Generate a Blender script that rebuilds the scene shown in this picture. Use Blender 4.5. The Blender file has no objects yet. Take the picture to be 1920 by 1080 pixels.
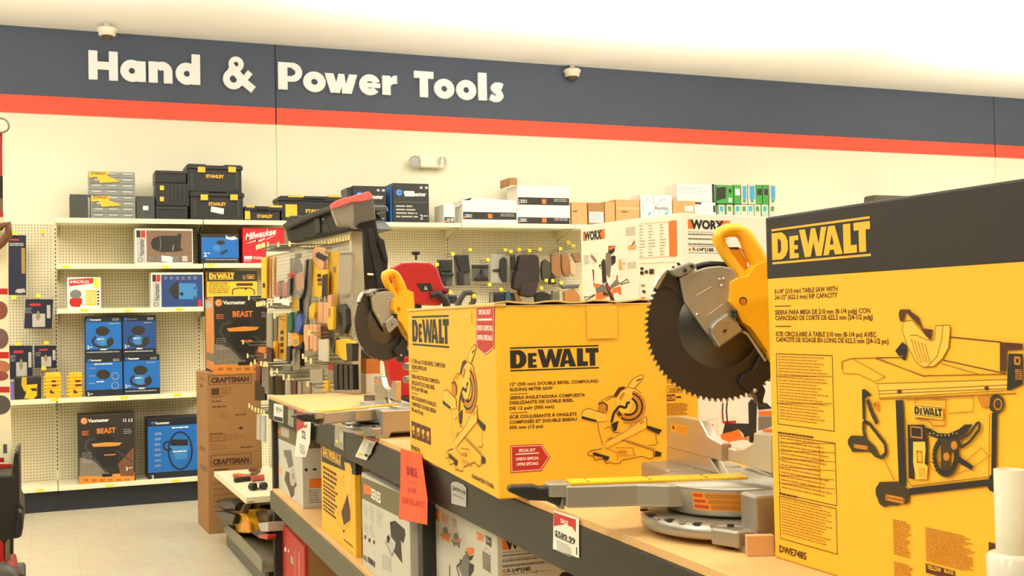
import bpy, bmesh, math, random
from mathutils import Vector, Matrix
random.seed(7)
S = bpy.context.scene
COL = S.collection
R = math.radians
# ---------------------------------------------------------------- camera, world, lights, exposure
EYE = Vector((0, 0, 1.55)); FPX = 2120.0
PITCH, ROLL, YAW = R(1.513), R(-1.204), R(22.43)
_d = Vector((math.sin(YAW)*math.cos(PITCH), math.cos(YAW)*math.cos(PITCH), math.sin(PITCH)))
_r0 = Vector((math.cos(YAW), -math.sin(YAW), 0)); _u0 = _r0.cross(_d)
_r = _r0*math.cos(ROLL) + _u0*math.sin(ROLL); _u = -_r0*math.sin(ROLL) + _u0*math.cos(ROLL)
cd = bpy.data.cameras.new('camera'); cam = bpy.data.objects.new('camera', cd); COL.objects.link(cam)
cd.sensor_width = 36; cd.lens = FPX/1920*36; cd.clip_start = .05; cd.clip_end = 200
cam.matrix_world = Matrix(((_r.x, _u.x, -_d.x, 0), (_r.y, _u.y, -_d.y, 0), (_r.z, _u.z, -_d.z, EYE.z), (0, 0, 0, 1)))
S.camera = cam
S.view_settings.view_transform = 'Standard'; S.view_settings.look = 'None'
S.view_settings.gamma = 1; S.view_settings.use_curve_mapping = False
S.view_settings.exposure = 0.0
w = bpy.data.worlds.new('store_air'); S.world = w; w.use_nodes = True
w.node_tree.nodes['Background'].inputs[0].default_value = (1.0, .93, .76, 1)
w.node_tree.nodes['Background'].inputs[1].default_value = .08
LC = (1.0, .95, .80)
def area(name, loc, sx, sy, power, down=True, col=LC):
    l = bpy.data.lights.new(name, 'AREA'); l.shape = 'RECTANGLE'; l.size = sx; l.size_y = sy; l.energy = power; l.color = col
    o = bpy.data.objects.new(name, l); COL.objects.link(o); o.location = loc
    if not down: o.rotation_euler = (math.pi, 0, 0)
    return o
for ly, p in ((-1.5, 68), (1.6, 84), (4.6, 38), (7.7, 34)):
    for lx in (-3.2, 1.4, 6.0, 10.6):
        area('ceiling_strip_lamp', (lx, ly, 3.95), 3.4, .28, p*(1.75 if lx < 0 and ly < 6 else .85 if ly < 6 else 1))
for ly, p in ((5.8, 44), (8.3, 185)):  # unseen upward lights, added to whiten the ceiling and upper wall
    for lx in (-2, 4.5, 11):
        area('ceiling_fill_light', (lx, ly, 3.3 if ly < 6 else 3.6), 5.2, .3, p, False, (1, .98, .94))

# ---------------------------------------------------------------- picture pixel -> place on a real surface
def ray(px, py): return _d + _r*((px-960)/FPX) - _u*((py-540)/FPX)
def onZ(px, py, z): v = ray(px, py); return EYE + v*((z-EYE.z)/v.z)
def onY(px, py, y): v = ray(px, py); return EYE + v*(y/v.y)
def onX(px, py, x): v = ray(px, py); return EYE + v*(x/v.x)
def onP(px, py, P, n): v = ray(px, py); return EYE + v*((P-EYE).dot(n)/v.dot(n))
def V(*a): return Vector(a)
UP = V(0, 0, 1)

# ---------------------------------------------------------------- materials
def lin(c): c /= 255.; return c/12.92 if c <= .04045 else ((c+.055)/1.055)**2.4
_M = {}
def mat(name, rgb=None, rough=.6, metal=0, var=.05, scale=40, spec=.5, bump=0, coat=0):
    if name in _M: return _M[name]
    m = bpy.data.materials.new(name); m.use_nodes = True; nt = m.node_tree; b = nt.nodes['Principled BSDF']
    c = [lin(v) for v in rgb]
    tc = nt.nodes.new('ShaderNodeTexCoord'); nz = nt.nodes.new('ShaderNodeTexNoise'); nz.inputs['Scale'].default_value = scale; nz.inputs['Detail'].default_value = 3
    nt.links.new(tc.outputs['Object'], nz.inputs['Vector'])
    mx = nt.nodes.new('ShaderNodeMix'); mx.data_type = 'RGBA'
    mx.inputs[6].default_value = (*[v*(1-var) for v in c], 1); mx.inputs[7].default_value = (*[min(1, v*(1+var)) for v in c], 1)
    nt.links.new(nz.outputs['Fac'], mx.inputs[0]); nt.links.new(mx.outputs[2], b.inputs['Base Color'])
    b.inputs['Roughness'].default_value = rough; b.inputs['Metallic'].default_value = metal
    b.inputs['Specular IOR Level'].default_value = spec
    if coat: b.inputs['Coat Weight'].default_value = coat; b.inputs['Coat Roughness'].default_value = .08
    if bump:
        bp = nt.nodes.new('ShaderNodeBump'); bp.inputs['Strength'].default_value = bump; bp.inputs['Distance'].default_value = .002
        nt.links.new(nz.outputs['Fac'], bp.inputs['Height']); nt.links.new(bp.outputs[0], b.inputs['Normal'])
    _M[name] = m; return m
def math_node(nt, op, a, b=None):
    n = nt.nodes.new('ShaderNodeMath'); n.operation = op
    for i, v in enumerate((a, b)):
        if v is None: continue
        if isinstance(v, (int, float)): n.inputs[i].default_value = v
        else: nt.links.new(v, n.inputs[i])
    return n.outputs[0]
def pegboard_mat(name, axis, rgb, hole):
    m = mat(name, rgb, .6); nt = m.node_tree; b = nt.nodes['Principled BSDF']
    tc = nt.nodes.new('ShaderNodeTexCoord'); sp = nt.nodes.new('ShaderNodeSeparateXYZ'); nt.links.new(tc.outputs['Object'], sp.inputs[0])
    ax, az = sp.outputs[axis], sp.outputs[2]
    def fr(s):
        f = math_node(nt, 'FRACT', math_node(nt, 'DIVIDE', s, .0254)); return math_node(nt, 'SUBTRACT', f, .5)
    fx, fz = fr(ax), fr(az)
    d2 = math_node(nt, 'ADD', math_node(nt, 'MULTIPLY', fx, fx), math_node(nt, 'MULTIPLY', fz, fz))
    inside = math_node(nt, 'LESS_THAN', d2, .034)
    mx = nt.nodes.new('ShaderNodeMix'); mx.data_type = 'RGBA'
    src = b.inputs['Base Color'].links[0].from_socket
    nt.links.new(inside, mx.inputs[0]); nt.links.new(src, mx.inputs[6]); mx.inputs[7].default_value = (*[lin(v) for v in hole], 1)
    nt.links.new(mx.outputs[2], b.inputs['Base Color']); return m
def floor_mat():
    m = mat('vinyl_floor_tile', (214, 202, 172), .32, 0, .06, 160); nt = m.node_tree; b = nt.nodes['Principled BSDF']
    tc = nt.nodes.new('ShaderNodeTexCoord'); sp = nt.nodes.new('ShaderNodeSeparateXYZ'); nt.links.new(tc.outputs['Object'], sp.inputs[0])
    def edge(s, off):
        f = math_node(nt, 'FRACT', math_node(nt, 'DIVIDE', math_node(nt, 'SUBTRACT', s, off), .3048))
        g = math_node(nt, 'ABSOLUTE', math_node(nt, 'SUBTRACT', f, .5)); return math_node(nt, 'GREATER_THAN', g, .4935)
    e = math_node(nt, 'MAXIMUM', edge(sp.outputs[0], -.115), edge(sp.outputs[1], .05))
    mo = nt.nodes.new('ShaderNodeTexNoise'); mo.inputs['Scale'].default_value = 9; mo.inputs['Detail'].default_value = 5; nt.links.new(tc.outputs['Object'], mo.inputs['Vector'])
    src = b.inputs['Base Color'].links[0].from_socket
    m1 = nt.nodes.new('ShaderNodeMix'); m1.data_type = 'RGBA'; m1.blend_type = 'MULTIPLY'; m1.inputs[0].default_value = .35
    nt.links.new(src, m1.inputs[6]); nt.links.new(mo.outputs['Color'], m1.inputs[7])
    m2 = nt.nodes.new('ShaderNodeMix'); m2.data_type = 'RGBA'; nt.links.new(math_node(nt, 'MULTIPLY', e, .35), m2.inputs[0]); nt.links.new(m1.outputs[2], m2.inputs[6])
    m2.inputs[7].default_value = (.25, .2, .12, 1); nt.links.new(m2.outputs[2], b.inputs['Base Color']); return m
def clear_mat(name, rgb, alpha, rough=.15):
    m = mat(name, rgb, rough); nt = m.node_tree; b = nt.nodes['Principled BSDF']; b.inputs['Alpha'].default_value = alpha; return m
def board_mat():
    m = mat('particle_board', (222, 178, 118), .75, 0, .16, 220, .3); return m

M_yel = mat('dewalt_yellow_carton', (252, 190, 52), .5, 0, .03, 60, .35)
M_yel2 = mat('yellow_plastic', (253, 184, 28), .36, 0, .03)
M_blk = mat('black_ink', (38, 33, 30), .6)
M_brn = mat('brown_ink', (84, 44, 22), .6)
M_ora = mat('dark_amber_ink', (206, 130, 24), .6)
M_dk = mat('charcoal_carton_print', (43, 38, 32), .55, 0, .06)
M_red = mat('red_ink', (196, 44, 34), .5)
M_wht = mat('white_ink', (250, 246, 232), .5)
M_crm = mat('cream_wall_paint', (243, 238, 210), .8, 0, .012, 3)
M_shelf = mat('cream_powder_steel', (240, 232, 196), .45, 0, .02)
M_navy = mat('navy_wall_paint', (80, 88, 104), .7, 0, .05, 120)
M_rband = mat('red_wall_paint', (240, 92, 66), .7, 0, .03, 90)
M_kick = mat('navy_kick_plate', (34, 38, 48), .5)
M_rack = mat('charcoal_rack_steel', (50, 47, 41), .45, .2, .06)
M_rack2 = mat('grey_green_rack_steel', (98, 94, 74), .5, .1, .05)
M_board = board_mat()
M_alu = mat('cast_aluminium', (176, 170, 158), .38, .75, .05, 300)
M_alu2 = mat('machined_aluminium', (205, 199, 186), .28, .85, .03, 200)
M_blade = mat('blade_sheen_steel', (88, 84, 80), .33, .8, .1, 20)
M_bdark = mat('saw_blade_coating', (72, 65, 57), .4, .5, .1, 20)
M_guard = mat('grey_guard_plastic', (150, 146, 134), .45, .3, .05)
M_bpl = mat('black_plastic', (36, 35, 34), .42)
M_card = mat('brown_cardboard', (166, 124, 80), .8, 0, .05, 70, .2)
M_card2 = mat('kraft_cardboard', (206, 158, 104), .8, 0, .05, 70, .2)
M_white = mat('white_carton', (244, 240, 228), .55, 0, .015)
M_grey = mat('grey_carton', (210, 206, 192), .6, 0, .03)
M_blue = mat('blue_carton', (22, 104, 184), .45, 0, .05)
M_olive = mat('olive_grey_ink', (120, 110, 82), .6)
M_orng = mat('orange_ink', (244, 120, 40), .5)
M_neon = mat('neon_orange_paper', (255, 92, 42), .7, 0, .02)
M_tag = mat('yellow_tag_plastic', (240, 222, 150), .4)
M_tagy = mat('bright_yellow_tag', (250, 214, 50), .45)
M_wood = mat('pale_wood', (216, 164, 104), .55, 0, .1, 30)
M_steel = mat('zinc_wire', (150, 146, 132), .35, .9)
M_redp = mat('red_plastic', (186, 34, 32), .35)
M_gry = mat('mid_grey_ink', (120, 116, 108), .6)
M_lgry = mat('light_grey_ink', (186, 182, 170), .6)
M_green = mat('green_carton', (66, 150, 62), .5)
M_teal = mat('teal_ink', (70, 160, 190), .5)
M_brown = mat('photo_brown', (128, 100, 78), .6, 0, .3, 60)

# ---------------------------------------------------------------- object helpers
MW = {}
def link(o, parent=None, M=None):
    COL.objects.link(o)
    if parent is not None: o.parent = parent; MW[o.name] = MW[parent.name]
    else:
        MW[o.name] = M or Matrix(); o.matrix_world = MW[o.name]
    return o
def tag(o, label=None, cat=None, group=None, kind=None):
    if label: o['label'] = label
    if cat: o['category'] = cat
    if group: o['group'] = group
    if kind: o['kind'] = kind
    return o
def thing(name, label, cat, loc=(0, 0, 0), rz=0, group=None):
    o = bpy.data.objects.new(name, None); o.empty_display_size = .05
    link(o, None, Matrix.Translation(Vector(loc)) @ Matrix.Rotation(rz, 4, 'Z')); return tag(o, label, cat, group)
class MB:
    """collects polygons (world coordinates) for one mesh"""
    def __init__(s): s.v = []; s.f = []; s.m = []; s.mats = []; s.smooth = []
    def mi(s, m):
        if m not in s.mats: s.mats.append(m)
        return s.mats.index(m)
    def add(s, vs, fs, m, smooth=False):
        k = len(s.v); s.v += [Vector(v) for v in vs]; i = s.mi(m)
        for f in fs: s.f.append([k+j for j in f]); s.m.append(i); s.smooth.append(smooth)
        return s
    def prism(s, pts, off, m):            # pts: outline, off: thickness vector
        n = len(pts); vs = [Vector(p) for p in pts]; vs2 = [p+off for p in vs]
        return s.add(vs+vs2, [list(range(n))[::-1], list(range(n, 2*n))]+[[i, (i+1) % n, n+(i+1) % n, n+i] for i in range(n)], m)
    def box(s, o, ex, ey, ez, m):
        o = Vector(o); return s.prism([o, o+ex, o+ex+ey, o+ey], ez, m)
    def abox(s, a, b, m): return s.box(a, V(b[0]-a[0], 0, 0), V(0, b[1]-a[1], 0), V(0, 0, b[2]-a[2]), m)
    def tube(s, pts, r, m, n=8, caps=True):
        pts = [Vector(p) for p in pts]; rs = r if isinstance(r, (list, tuple)) else [r]*len(pts)
        vs = []; prev = None
        for i, p in enumerate(pts):
            t = (pts[min(i+1, len(pts)-1)]-pts[max(i-1, 0)]).normalized()
            a = prev - t*prev.dot(t) if prev is not None else t.orthogonal()
            if a.length < 1e-6: a = t.orthogonal()
            a.normalize(); prev = a; b = t.cross(a)
            vs += [p+(a*math.cos(2*math.pi*k/n)+b*math.sin(2*math.pi*k/n))*rs[i] for k in range(n)]
        fs = [[i*n+k, i*n+(k+1) % n, (i+1)*n+(k+1) % n, (i+1)*n+k] for i in range(len(pts)-1) for k in range(n)]
        s.add(vs, fs, m, True)
        if caps: s.add(vs[:n], [list(range(n))[::-1]], m); s.add(vs[-n:], [list(range(n))], m)
        return s
    def lathe(s, c, prof, m, n=24, axis=UP, a0=0, a1=2*math.pi):   # prof: (r, h)
        c = Vector(c); ax = Vector(axis).normalized(); a = ax.orthogonal().normalized(); b = ax.cross(a)
        full = abs(a1-a0-2*math.pi) < 1e-6; k = n if full else n+1
        vs = [c+ax*h+(a*math.cos(a0+(a1-a0)*j/n)+b*math.sin(a0+(a1-a0)*j/n))*r for r, h in prof for j in range(k)]
        fs = [[i*k+j, i*k+(j+1) % k, (i+1)*k+(j+1) % k, (i+1)*k+j] for i in range(len(prof)-1) for j in range(n)]
        return s.add(vs, fs, m, True)
    def build(s, name, parent=None, M=None, bevel=0, seg=2, label=None, sub=0):
        MM = MW[parent.name] if parent is not None else (M or Matrix()); inv = MM.inverted()
        me = bpy.data.meshes.new(name); me.from_pydata([inv @ v for v in s.v], [], s.f)
        for m in s.mats: me.materials.append(m)
        me.polygons.foreach_set('material_index', s.m); me.polygons.foreach_set('use_smooth', s.smooth)
        bm = bmesh.new(); bm.from_mesh(me); bmesh.ops.remove_doubles(bm, verts=bm.verts, dist=1e-6) if bevel or sub else None
        if bevel:
            es = [e for e in bm.edges if len(e.link_faces) == 2 and e.calc_face_angle(0) > .5]
            bmesh.ops.bevel(bm, geom=es, offset=bevel, segments=seg, affect='EDGES', profile=.5, clamp_overlap=True)
        bmesh.ops.recalc_face_normals(bm, faces=bm.faces) if not getattr(s, 'flat', False) else None
        bm.to_mesh(me); bm.free(); me.update()
        o = bpy.data.objects.new(name, me); link(o, parent, MM)
        if label: o['label'] = label
        return o
def struct(name, mb, bevel=0): return tag(mb.build(name, bevel=bevel), kind='structure')

# ---------------------------------------------------------------- 2D text from the built-in typeface
_T = {}
def glyphs(st, bold=0.0):
    k = (st, bold)
    if k in _T: return _T[k]
    c = bpy.data.curves.new('t', 'FONT'); c.body = st; c.size = 1; c.offset = bold; c.resolution_u = 2; c.dimensions = '2D'; c.fill_mode = 'FRONT'
    o = bpy.data.objects.new('t', c); COL.objects.link(o)
    dg = bpy.context.evaluated_depsgraph_get(); dg.update(); me = bpy.data.meshes.new_from_object(o.evaluated_get(dg))
    vs = [(v.co.x, v.co.y) for v in me.vertices]; fs = [list(p.vertices) for p in me.polygons]
    bpy.data.objects.remove(o); bpy.data.curves.remove(c); bpy.data.meshes.remove(me)
    x0 = min(v[0] for v in vs); x1 = max(v[0] for v in vs)
    vs = [((v[0]-x0)/(x1-x0), v[1]/.73) for v in vs]
    _T[k] = (vs, fs, (x1-x0)/.73); return _T[k]
# hand drawn block letters, unit cap height: list of polygons
def stroke(pts, w):
    out = []
    for i in range(len(pts)-1):
        (x0, y0), (x1, y1) = pts[i], pts[i+1]; L = math.hypot(x1-x0, y1-y0) or 1e-6; nx, ny = -(y1-y0)/L*w/2, (x1-x0)/L*w/2
        out.append([(x0+nx, y0+ny), (x0-nx, y0-ny), (x1-nx, y1-ny), (x1+nx, y1+ny)])
    for (x, y) in pts[1:-1]: out.append([(x+w/2*math.cos(a*math.pi/5), y+w/2*math.sin(a*math.pi/5)) for a in range(10)])
    return out
def ring(cx, cy, Ro, ri, a0=0, a1=360, n=28, sx=1):
    out = []
    for i in range(n):
        a, b = R(a0+(a1-a0)*i/n), R(a0+(a1-a0)*(i+1)/n)
        out.append([(cx+Ro*math.cos(a)*sx, cy+Ro*math.sin(a)), (cx+Ro*math.cos(b)*sx, cy+Ro*math.sin(b)), (cx+ri*math.cos(b)*sx, cy+ri*math.sin(b)), (cx+ri*math.cos(a)*sx, cy+ri*math.sin(a))])
    return out
def rc(x0, y0, x1, y1): return [(x0, y0), (x1, y0), (x1, y1), (x0, y1)]
def dewalt_shapes():      # whole mark in a 4.0 x 1.0 frame, bars included
    P = [rc(0, .94, 4.0, 1.0), rc(0, 0, 4.0, .06)]
    b, t = .12, .88; e = t-.14
    P += [rc(0, b, .27, t), [(.27, t), (.45, t), (.62, t-.1), (.72, .62), (.72, .38), (.62, b+.1), (.45, b), (.27, b), (.27, b+.17), (.36, b+.19), (.42, .38), (.42, .62), (.36, t-.19), (.27, t-.17)]]
    P += [rc(.79, b, 1.0, e), rc(1.0, e-.13, 1.18, e), rc(1.0, b+.24, 1.15, b+.36), rc(1.0, b, 1.18, b+.13)]
    P += [[(1.22, t), (1.47, t), (1.6, .45), (1.72, t), (1.90, t), (2.03, .45), (2.13, t), (2.36, t), (2.13, b), (1.91, b), (1.81, .5), (1.68, b), (1.44, b)]]
    P += [[(2.2, b), (2.42, b), (2.47, b+.13), (2.47, b+.26), (2.56, .66), (2.62, b+.26), (2.62, b+.13), (2.66, b), (2.96, b), (2.68, t), (2.42, t)], rc(2.45, b+.13, 2.68, b+.27)]
    P += [rc(3.0, b, 3.28, t), rc(3.28, b, 3.5, b+.2), rc(3.4, t-.2, 4.0, t), rc(3.58, b, 3.84, t-.2)]
    return P
DEW = dewalt_shapes()
def circ(cx, cy, r, n=14, sy=1): return [(cx+r*math.cos(2*math.pi*i/n), cy+r*sy*math.sin(2*math.pi*i/n)) for i in range(n)]

class Art:
    """flat printing on a face: everything given in photograph pixels is laid on the face plane"""
    def __init__(s, owner, P, n, step=.00004):
        s.o = owner; s.P = Vector(P); s.n = Vector(n).normalized(); s.u = (-s.n.cross(UP)).normalized(); s.v = s.u.cross(s.n) * -1
        if s.v.z < 0: s.v = -s.v
        s.k = 0; s.step = step; s.mb = MB(); s.mb.flat = True
    def _l(s): s.k += 1; return s.n*(.0003+s.step*s.k)
    def ab(s, px, py): q = onP(px, py, s.P, s.n)-s.P; return q.dot(s.u), q.dot(s.v)
    def W(s, a, b): return s.P+s.u*a+s.v*b
    def _face(s, pts3, m):
        vs = list(pts3); 
        nn = Vector((0, 0, 0))
        for i in range(len(vs)): nn += vs[i].cross(vs[(i+1) % len(vs)])
        if nn.dot(s.n) < 0: vs = vs[::-1]
        s.mb.add(vs, [list(range(len(vs)))], m)
    def poly(s, pts, m):
        l = s._l(); s._face([onP(x, y, s.P, s.n)+l for x, y in pts], m); return s
    def polyab(s, pts, m, l=None):
        l = l or s._l(); s._face([s.W(a, b)+l for a, b in pts], m); return s
    def rect(s, x0, y0, x1, y1, m):
        a0, b0 = s.ab(x0, y0); a1, _ = s.ab(x1, y0); _, b1 = s.ab(x0, y1); return s.polyab(rc(a0, b1, a1, b0), m)
    def frame(s, x0, y0, x1, y1, m, t=.002):
        a0, b0 = s.ab(x0, y0); a1, _ = s.ab(x1, y0); _, b1 = s.ab(x0, y1); l = s._l()
        for q in (rc(a0, b0-t, a1, b0), rc(a0, b1, a1, b1+t), rc(a0, b1, a0+t, b0), rc(a1-t, b1, a1, b0)): s.polyab(q, m, l)
        return s
    def line(s, pts, m, w=.002, close=False):
        q = [s.ab(x, y) for x, y in pts]
        if close: q.append(q[0])
        l = s._l()
        for st in stroke(q, w)[:len(q)-1]: s.polyab(st, m, l)
        return s
    def disc(s, px, py, rx, m, ry=None, n=18):
        ry = ry or rx; return s.poly([(px+rx*math.cos(2*math.pi*i/n), py+ry*math.sin(2*math.pi*i/n)) for i in range(n)], m)
    def oring(s, px, py, rx, ry, m, w=.002, n=22, a0=0, a1=360):
        return s.line([(px+rx*math.cos(R(a0+(a1-a0)*i/n)), py+ry*math.sin(R(a0+(a1-a0)*i/n))) for i in range(n+1)], m, w)
    def shapes(s, P, W, x0, ytop, x1, ybot, m):     # shapes in W x 1 frame fitted between pixel x0..x1 (ytop/ybot read at x0)
        a0, b1 = s.ab(x0, ytop); _, b0 = s.ab(x0, ybot); a1, _ = s.ab(x1, ytop); l = s._l()
        for p in P: s.polyab([(a0+(a1-a0)*x/W, b0+(b1-b0)*y) for x, y in p], m, l)
        return s
    def dewalt(s, x0, yt, x1, yb, m): return s.shapes(DEW, 4.0, x0, yt, x1, yb, m)
    def text(s, st, x0, yb, x1, h, m, bold=.012, rot=0):
        vs, fs, asp = glyphs(st, bold); a0, b0 = s.ab(x0, yb); _, b1 = s.ab(x0, yb-h); l = s._l()
        if rot == 0:
            a1, _ = s.ab(x1, yb); W = a1-a0; H = b1-b0; pts = [s.W(a0+x*W, b0+y*H)+l for x, y in vs]
        else:                                     # reads upwards: x0,yb = lower right of text, x1 = top pixel y, h = letter height in px (leftwards)
            a1, _ = s.ab(x0-h, yb); _, b1 = s.ab(x0, x1); pts = [s.W(a0+y*(a1-a0), b0+x*(b1-b0))+l for x, y in vs]
        s.mb.add(pts, fs, m); return s
    def bars(s, x0, y0, x1, y1, n, m, fill=.5, jit=.25):     # unreadable small print
        a0, b0 = s.ab(x0, y0); a1, _ = s.ab(x1, y0); _, b1 = s.ab(x0, y1); st = (b0-b1)/n; l = s._l()
        for i in range(n):
            b = b0-st*i; x = a0; e = a0+(a1-a0)*(1-random.random()*jit)
            while x < e:
                wd = min((.6+1.6*random.random())*st*1.6, e-x)
                s.polyab(rc(x, b-st*fill, x+wd, b), m, l); x += wd+st*.35
        return s
    def build(s, name, label=None):
        o = s.mb.build(name, s.o, label=label); s.mb = MB(); s.mb.flat = True; return o

def carton(name, label, cat, O, rz, w, d, h, m, group=None, bevel=.003, art=True):
    """a box whose near-left-bottom corner stands at O; returns thing, front Art, left Art"""
    O = Vector(O); M = Matrix.Translation(O) @ Matrix.Rotation(rz, 4, 'Z'); ex = V(math.cos(rz), math.sin(rz), 0); ey = V(-math.sin(rz), math.cos(rz), 0)
    mb = MB(); mb.box(O, ex*w, ey*d, UP*h, m)
    o = mb.build(name, None, M, bevel=bevel); tag(o, label, cat, group)
    return o, Art(o, O, -ey), Art(o, O, -ex)
def bxY(name, label, cat, x0, x1, yt, zb, Y, d, m, group=None, bevel=.003, ym=None):
    """box standing at height zb with its front on the plane Y, edges at photo columns x0..x1, top at row yt"""
    ym = ym or yt+20
    a = onY(x0, ym, Y); b = onY(x1, ym, Y); t = onY(x0, yt, Y)
    return carton(name, label, cat, (a.x, Y, zb), 0, b.x-a.x, d, t.z-zb, m, group, bevel)
def TR(x0, y0, s): return lambda *p: [(x0+p[i]/s, y0+p[i+1]/s) for i in range(0, len(p), 2)]
# ================================================================ THE SETTING
YW, YP, YS = 10.78, 10.75, 10.33       # wall, pegboard face, shelf front
mb = MB(); mb.abox((-14, -14, -.1), (26, YW+.2, 0), floor_mat()); struct('floor', mb)
mb = MB(); mb.abox((-14, -14, 4.207), (26, YW+.2, 4.3), mat('white_ceiling_paint', (252, 250, 244), .9, 0, .01, 5)); struct('ceiling', mb)
mb = MB(); mb.abox((-14, YW, 0), (26, YW+.2, 4.207), M_crm); struct('wall_back', mb)
mb = MB(); mb.abox((-14, YW-.008, 3.6), (26, YW, 4.207), M_navy); struct('trim_1', mb)
mb = MB(); mb.abox((-14, YW-.008, 3.442), (26, YW, 3.6), M_rband); struct('trim_2', mb)
M_seam = mat('panel_seam', (44, 42, 40), .8)
for i, x in enumerate((2.049, 11.06)):
    mb = MB(); mb.abox((x-.006, YW-.0095, 3.442), (x+.006, YW-.007, 4.207), M_seam); struct('trim_%d' % (3+2*i), mb)
    mb = MB(); mb.abox((x-.004, YW-.0015, 2.3), (x+.004, YW+.001, 3.442), mat('cream_seam', (214, 196, 150), .8)); struct('trim_%d' % (4+2*i), mb)

# raised sign letters --------------------------------------------------------
def LT(ch):
    """unit cap-height letter -> (polygons, width)"""
    s = .27
    if ch == 'H': return [rc(0, 0, .3, 1), rc(.68, 0, .98, 1), rc(.3, .36, .68, .63)], .98
    if ch in 'ad': return ring(.36, .355, .37, .1)+[rc(.52, 0, .8, .69 if ch == 'a' else 1.02)], .8
    if ch == 'n': return [rc(0, 0, .3, .7), rc(.5, 0, .79, .42)]+ring(.45, .37, .34, .06, 0, 150), .79
    if ch == 'P': return [rc(0, 0, .32, 1), rc(.3, .82, .5, 1), rc(.3, .3, .5, .5)]+ring(.48, .65, .35, .12, -90, 90), .83
    if ch == 'o': return ring(.37, .355, .375, .11), .74
    if ch == 'w': return [[(0, .7), (.3, .7), (.42, .28), (.5, .6), (.36, 0), (.2, 0)], [(.36, 0), (.46, .7), (.66, .7), (.76, .0), (.58, 0), (.56, .25), (.5, 0)], [(.76, 0), (.62, .6), (.7, .28), (.82, .7), (1.1, .7), (.9, 0)], [(.3, 0), (.46, .68), (.54, .68), (.5, 0)]], 1.1
    if ch == 'e': return ring(.37, .355, .375, .13, 20, 322)+[rc(.2, .26, .74, .42)], .74
    if ch == 'r': return [rc(0, 0, .3, .7), [(.28, .4), (.3, .62), (.42, .72), (.54, .72), (.54, .42), (.42, .42), (.3, .34)]], .54
    if ch == 'T': return [rc(0, .73, .76, 1), rc(.22, 0, .54, .74)], .76
    if ch == 'l': return [rc(0, 0, .29, 1.02)], .29
    if ch == 's': return stroke([(.5, .56), (.38, .6), (.24, .59), (.17, .5), (.24, .41), (.36, .34), (.42, .22), (.34, .12), (.2, .1), (.04, .17)], .235), .56
    if ch == '&': return ring(.52, .8, .25, .08)+ring(.42, .3, .34, .12)+stroke([(.34, .72), (.8, .2), (1.08, -.02)], .26)+stroke([(.68, .3), (.82, .36), (.98, .56)], .2), 1.2
wy = YW-.008
SIGN = [('H', 166, 221, 149.5, 95), ('a', 226, 273, 152.5, 96.5), ('n', 278.5, 323, 155.5, 99), ('d', 329.5, 375, 158, 102), ('&', 413, 481, 165, 108), ('P', 521, 566, 168, 117),
        ('o', 568, 609.5, 171.5, 120), ('w', 608, 669, 174, 122), ('e', 673, 712, 177.5, 125), ('r', 716, 743.5, 178.5, 127), ('T', 775.5, 812, 182, 133.5), ('o', 813, 850.5, 184, 134), ('o', 854.5, 891.5, 186.5, 136), ('l', 895.5, 911.5, 188.5, 138), ('s', 916, 944, 191, 140)]
word = {0: 'first word', 4: '', 5: 'middle word', 10: 'last word'}; wd = ''
seen = {}
M_sign = mat('white_sign_acrylic', (253, 252, 250), .4, 0, .005)
for i, (ch, x0, x1, yb, yt) in enumerate(SIGN):
    if i in word: wd = word[i]
    a = onY(x0, yb, wy); b = onY(x1, yb, wy); t = onY(x0, yt, wy); polys, W = LT(ch); H = t.z-a.z
    mb = MB()
    for j, p in enumerate(polys): mb.prism([V(a.x+(b.x-a.x)*q[0]/W, wy-.028-.00006*j, a.z+H*q[1]) for q in p], V(0, .027, 0), M_sign)
    o = mb.build('sign_letter')
    nb = {1: ' just after the capital H', 6: ' just after the capital P', 11: ' just after the capital T', 12: ' between o and l'}.get(i, '')
    nm = 'ampersand' if ch == '&' else ('capital letter ' if ch.isupper() else 'small letter ')+ch
    if ch == '&': lb = 'white raised ampersand between the two words on the navy band'
    elif ch == 'o' : lb = 'white raised letter o%s, %s of the sign' % (nb, wd)
    else: lb = 'white raised %s%s in the %s of the sign' % (nm, nb, wd) if not nb else 'white raised small a just after the capital H of the sign'
    tag(o, lb, 'sign letter', 'raised letters of the department sign')

# security cameras -------------------------------------------------------------
def dome_camera(px, ptop, rpx, label):
    c = onZ(px, ptop, 4.205); k = rpx/FPX*c.dot(_d); k = rpx/FPX*((c-EYE).dot(_d))
    t = thing('security_camera', label, 'security camera', c, 0, 'dome cameras under the ceiling')
    mb = MB(); mb.lathe(c, [(0, 0), (.028, 0), (.028, -.4*k), (.028, -.4*k)], M_white2, 16); mb.build('mount', t)
    mb = MB(); mb.lathe(c, [(.02, -.35*k), (k*.8, -.42*k), (k*1.02, -.6*k), (k*1.02, -.8*k), (k*.9, -.86*k), (k*.88, -1.25*k), (k*.7, -1.35*k), (0, -1.36*k)], M_white2, 28); mb.build('housing', t)
    mb = MB(); mb.lathe(c, [(k*.62, -1.33*k)]+[(k*.6*math.cos(a*math.pi/12), -1.35*k-k*.55*math.sin(a*math.pi/12)) for a in range(7)], mat('smoked_dome', (90, 70, 50), .15), 24); mb.build('dome', t, label='smoked brown dome')
    return t
M_white2 = mat('warm_white_plastic', (244, 236, 210), .5, 0, .01)
dome_camera(200.5, 44, 17.5, 'white dome security camera hanging above the H of the sign')
dome_camera(1072.5, 122.5, 16, 'white dome security camera right of the sign lettering')
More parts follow.
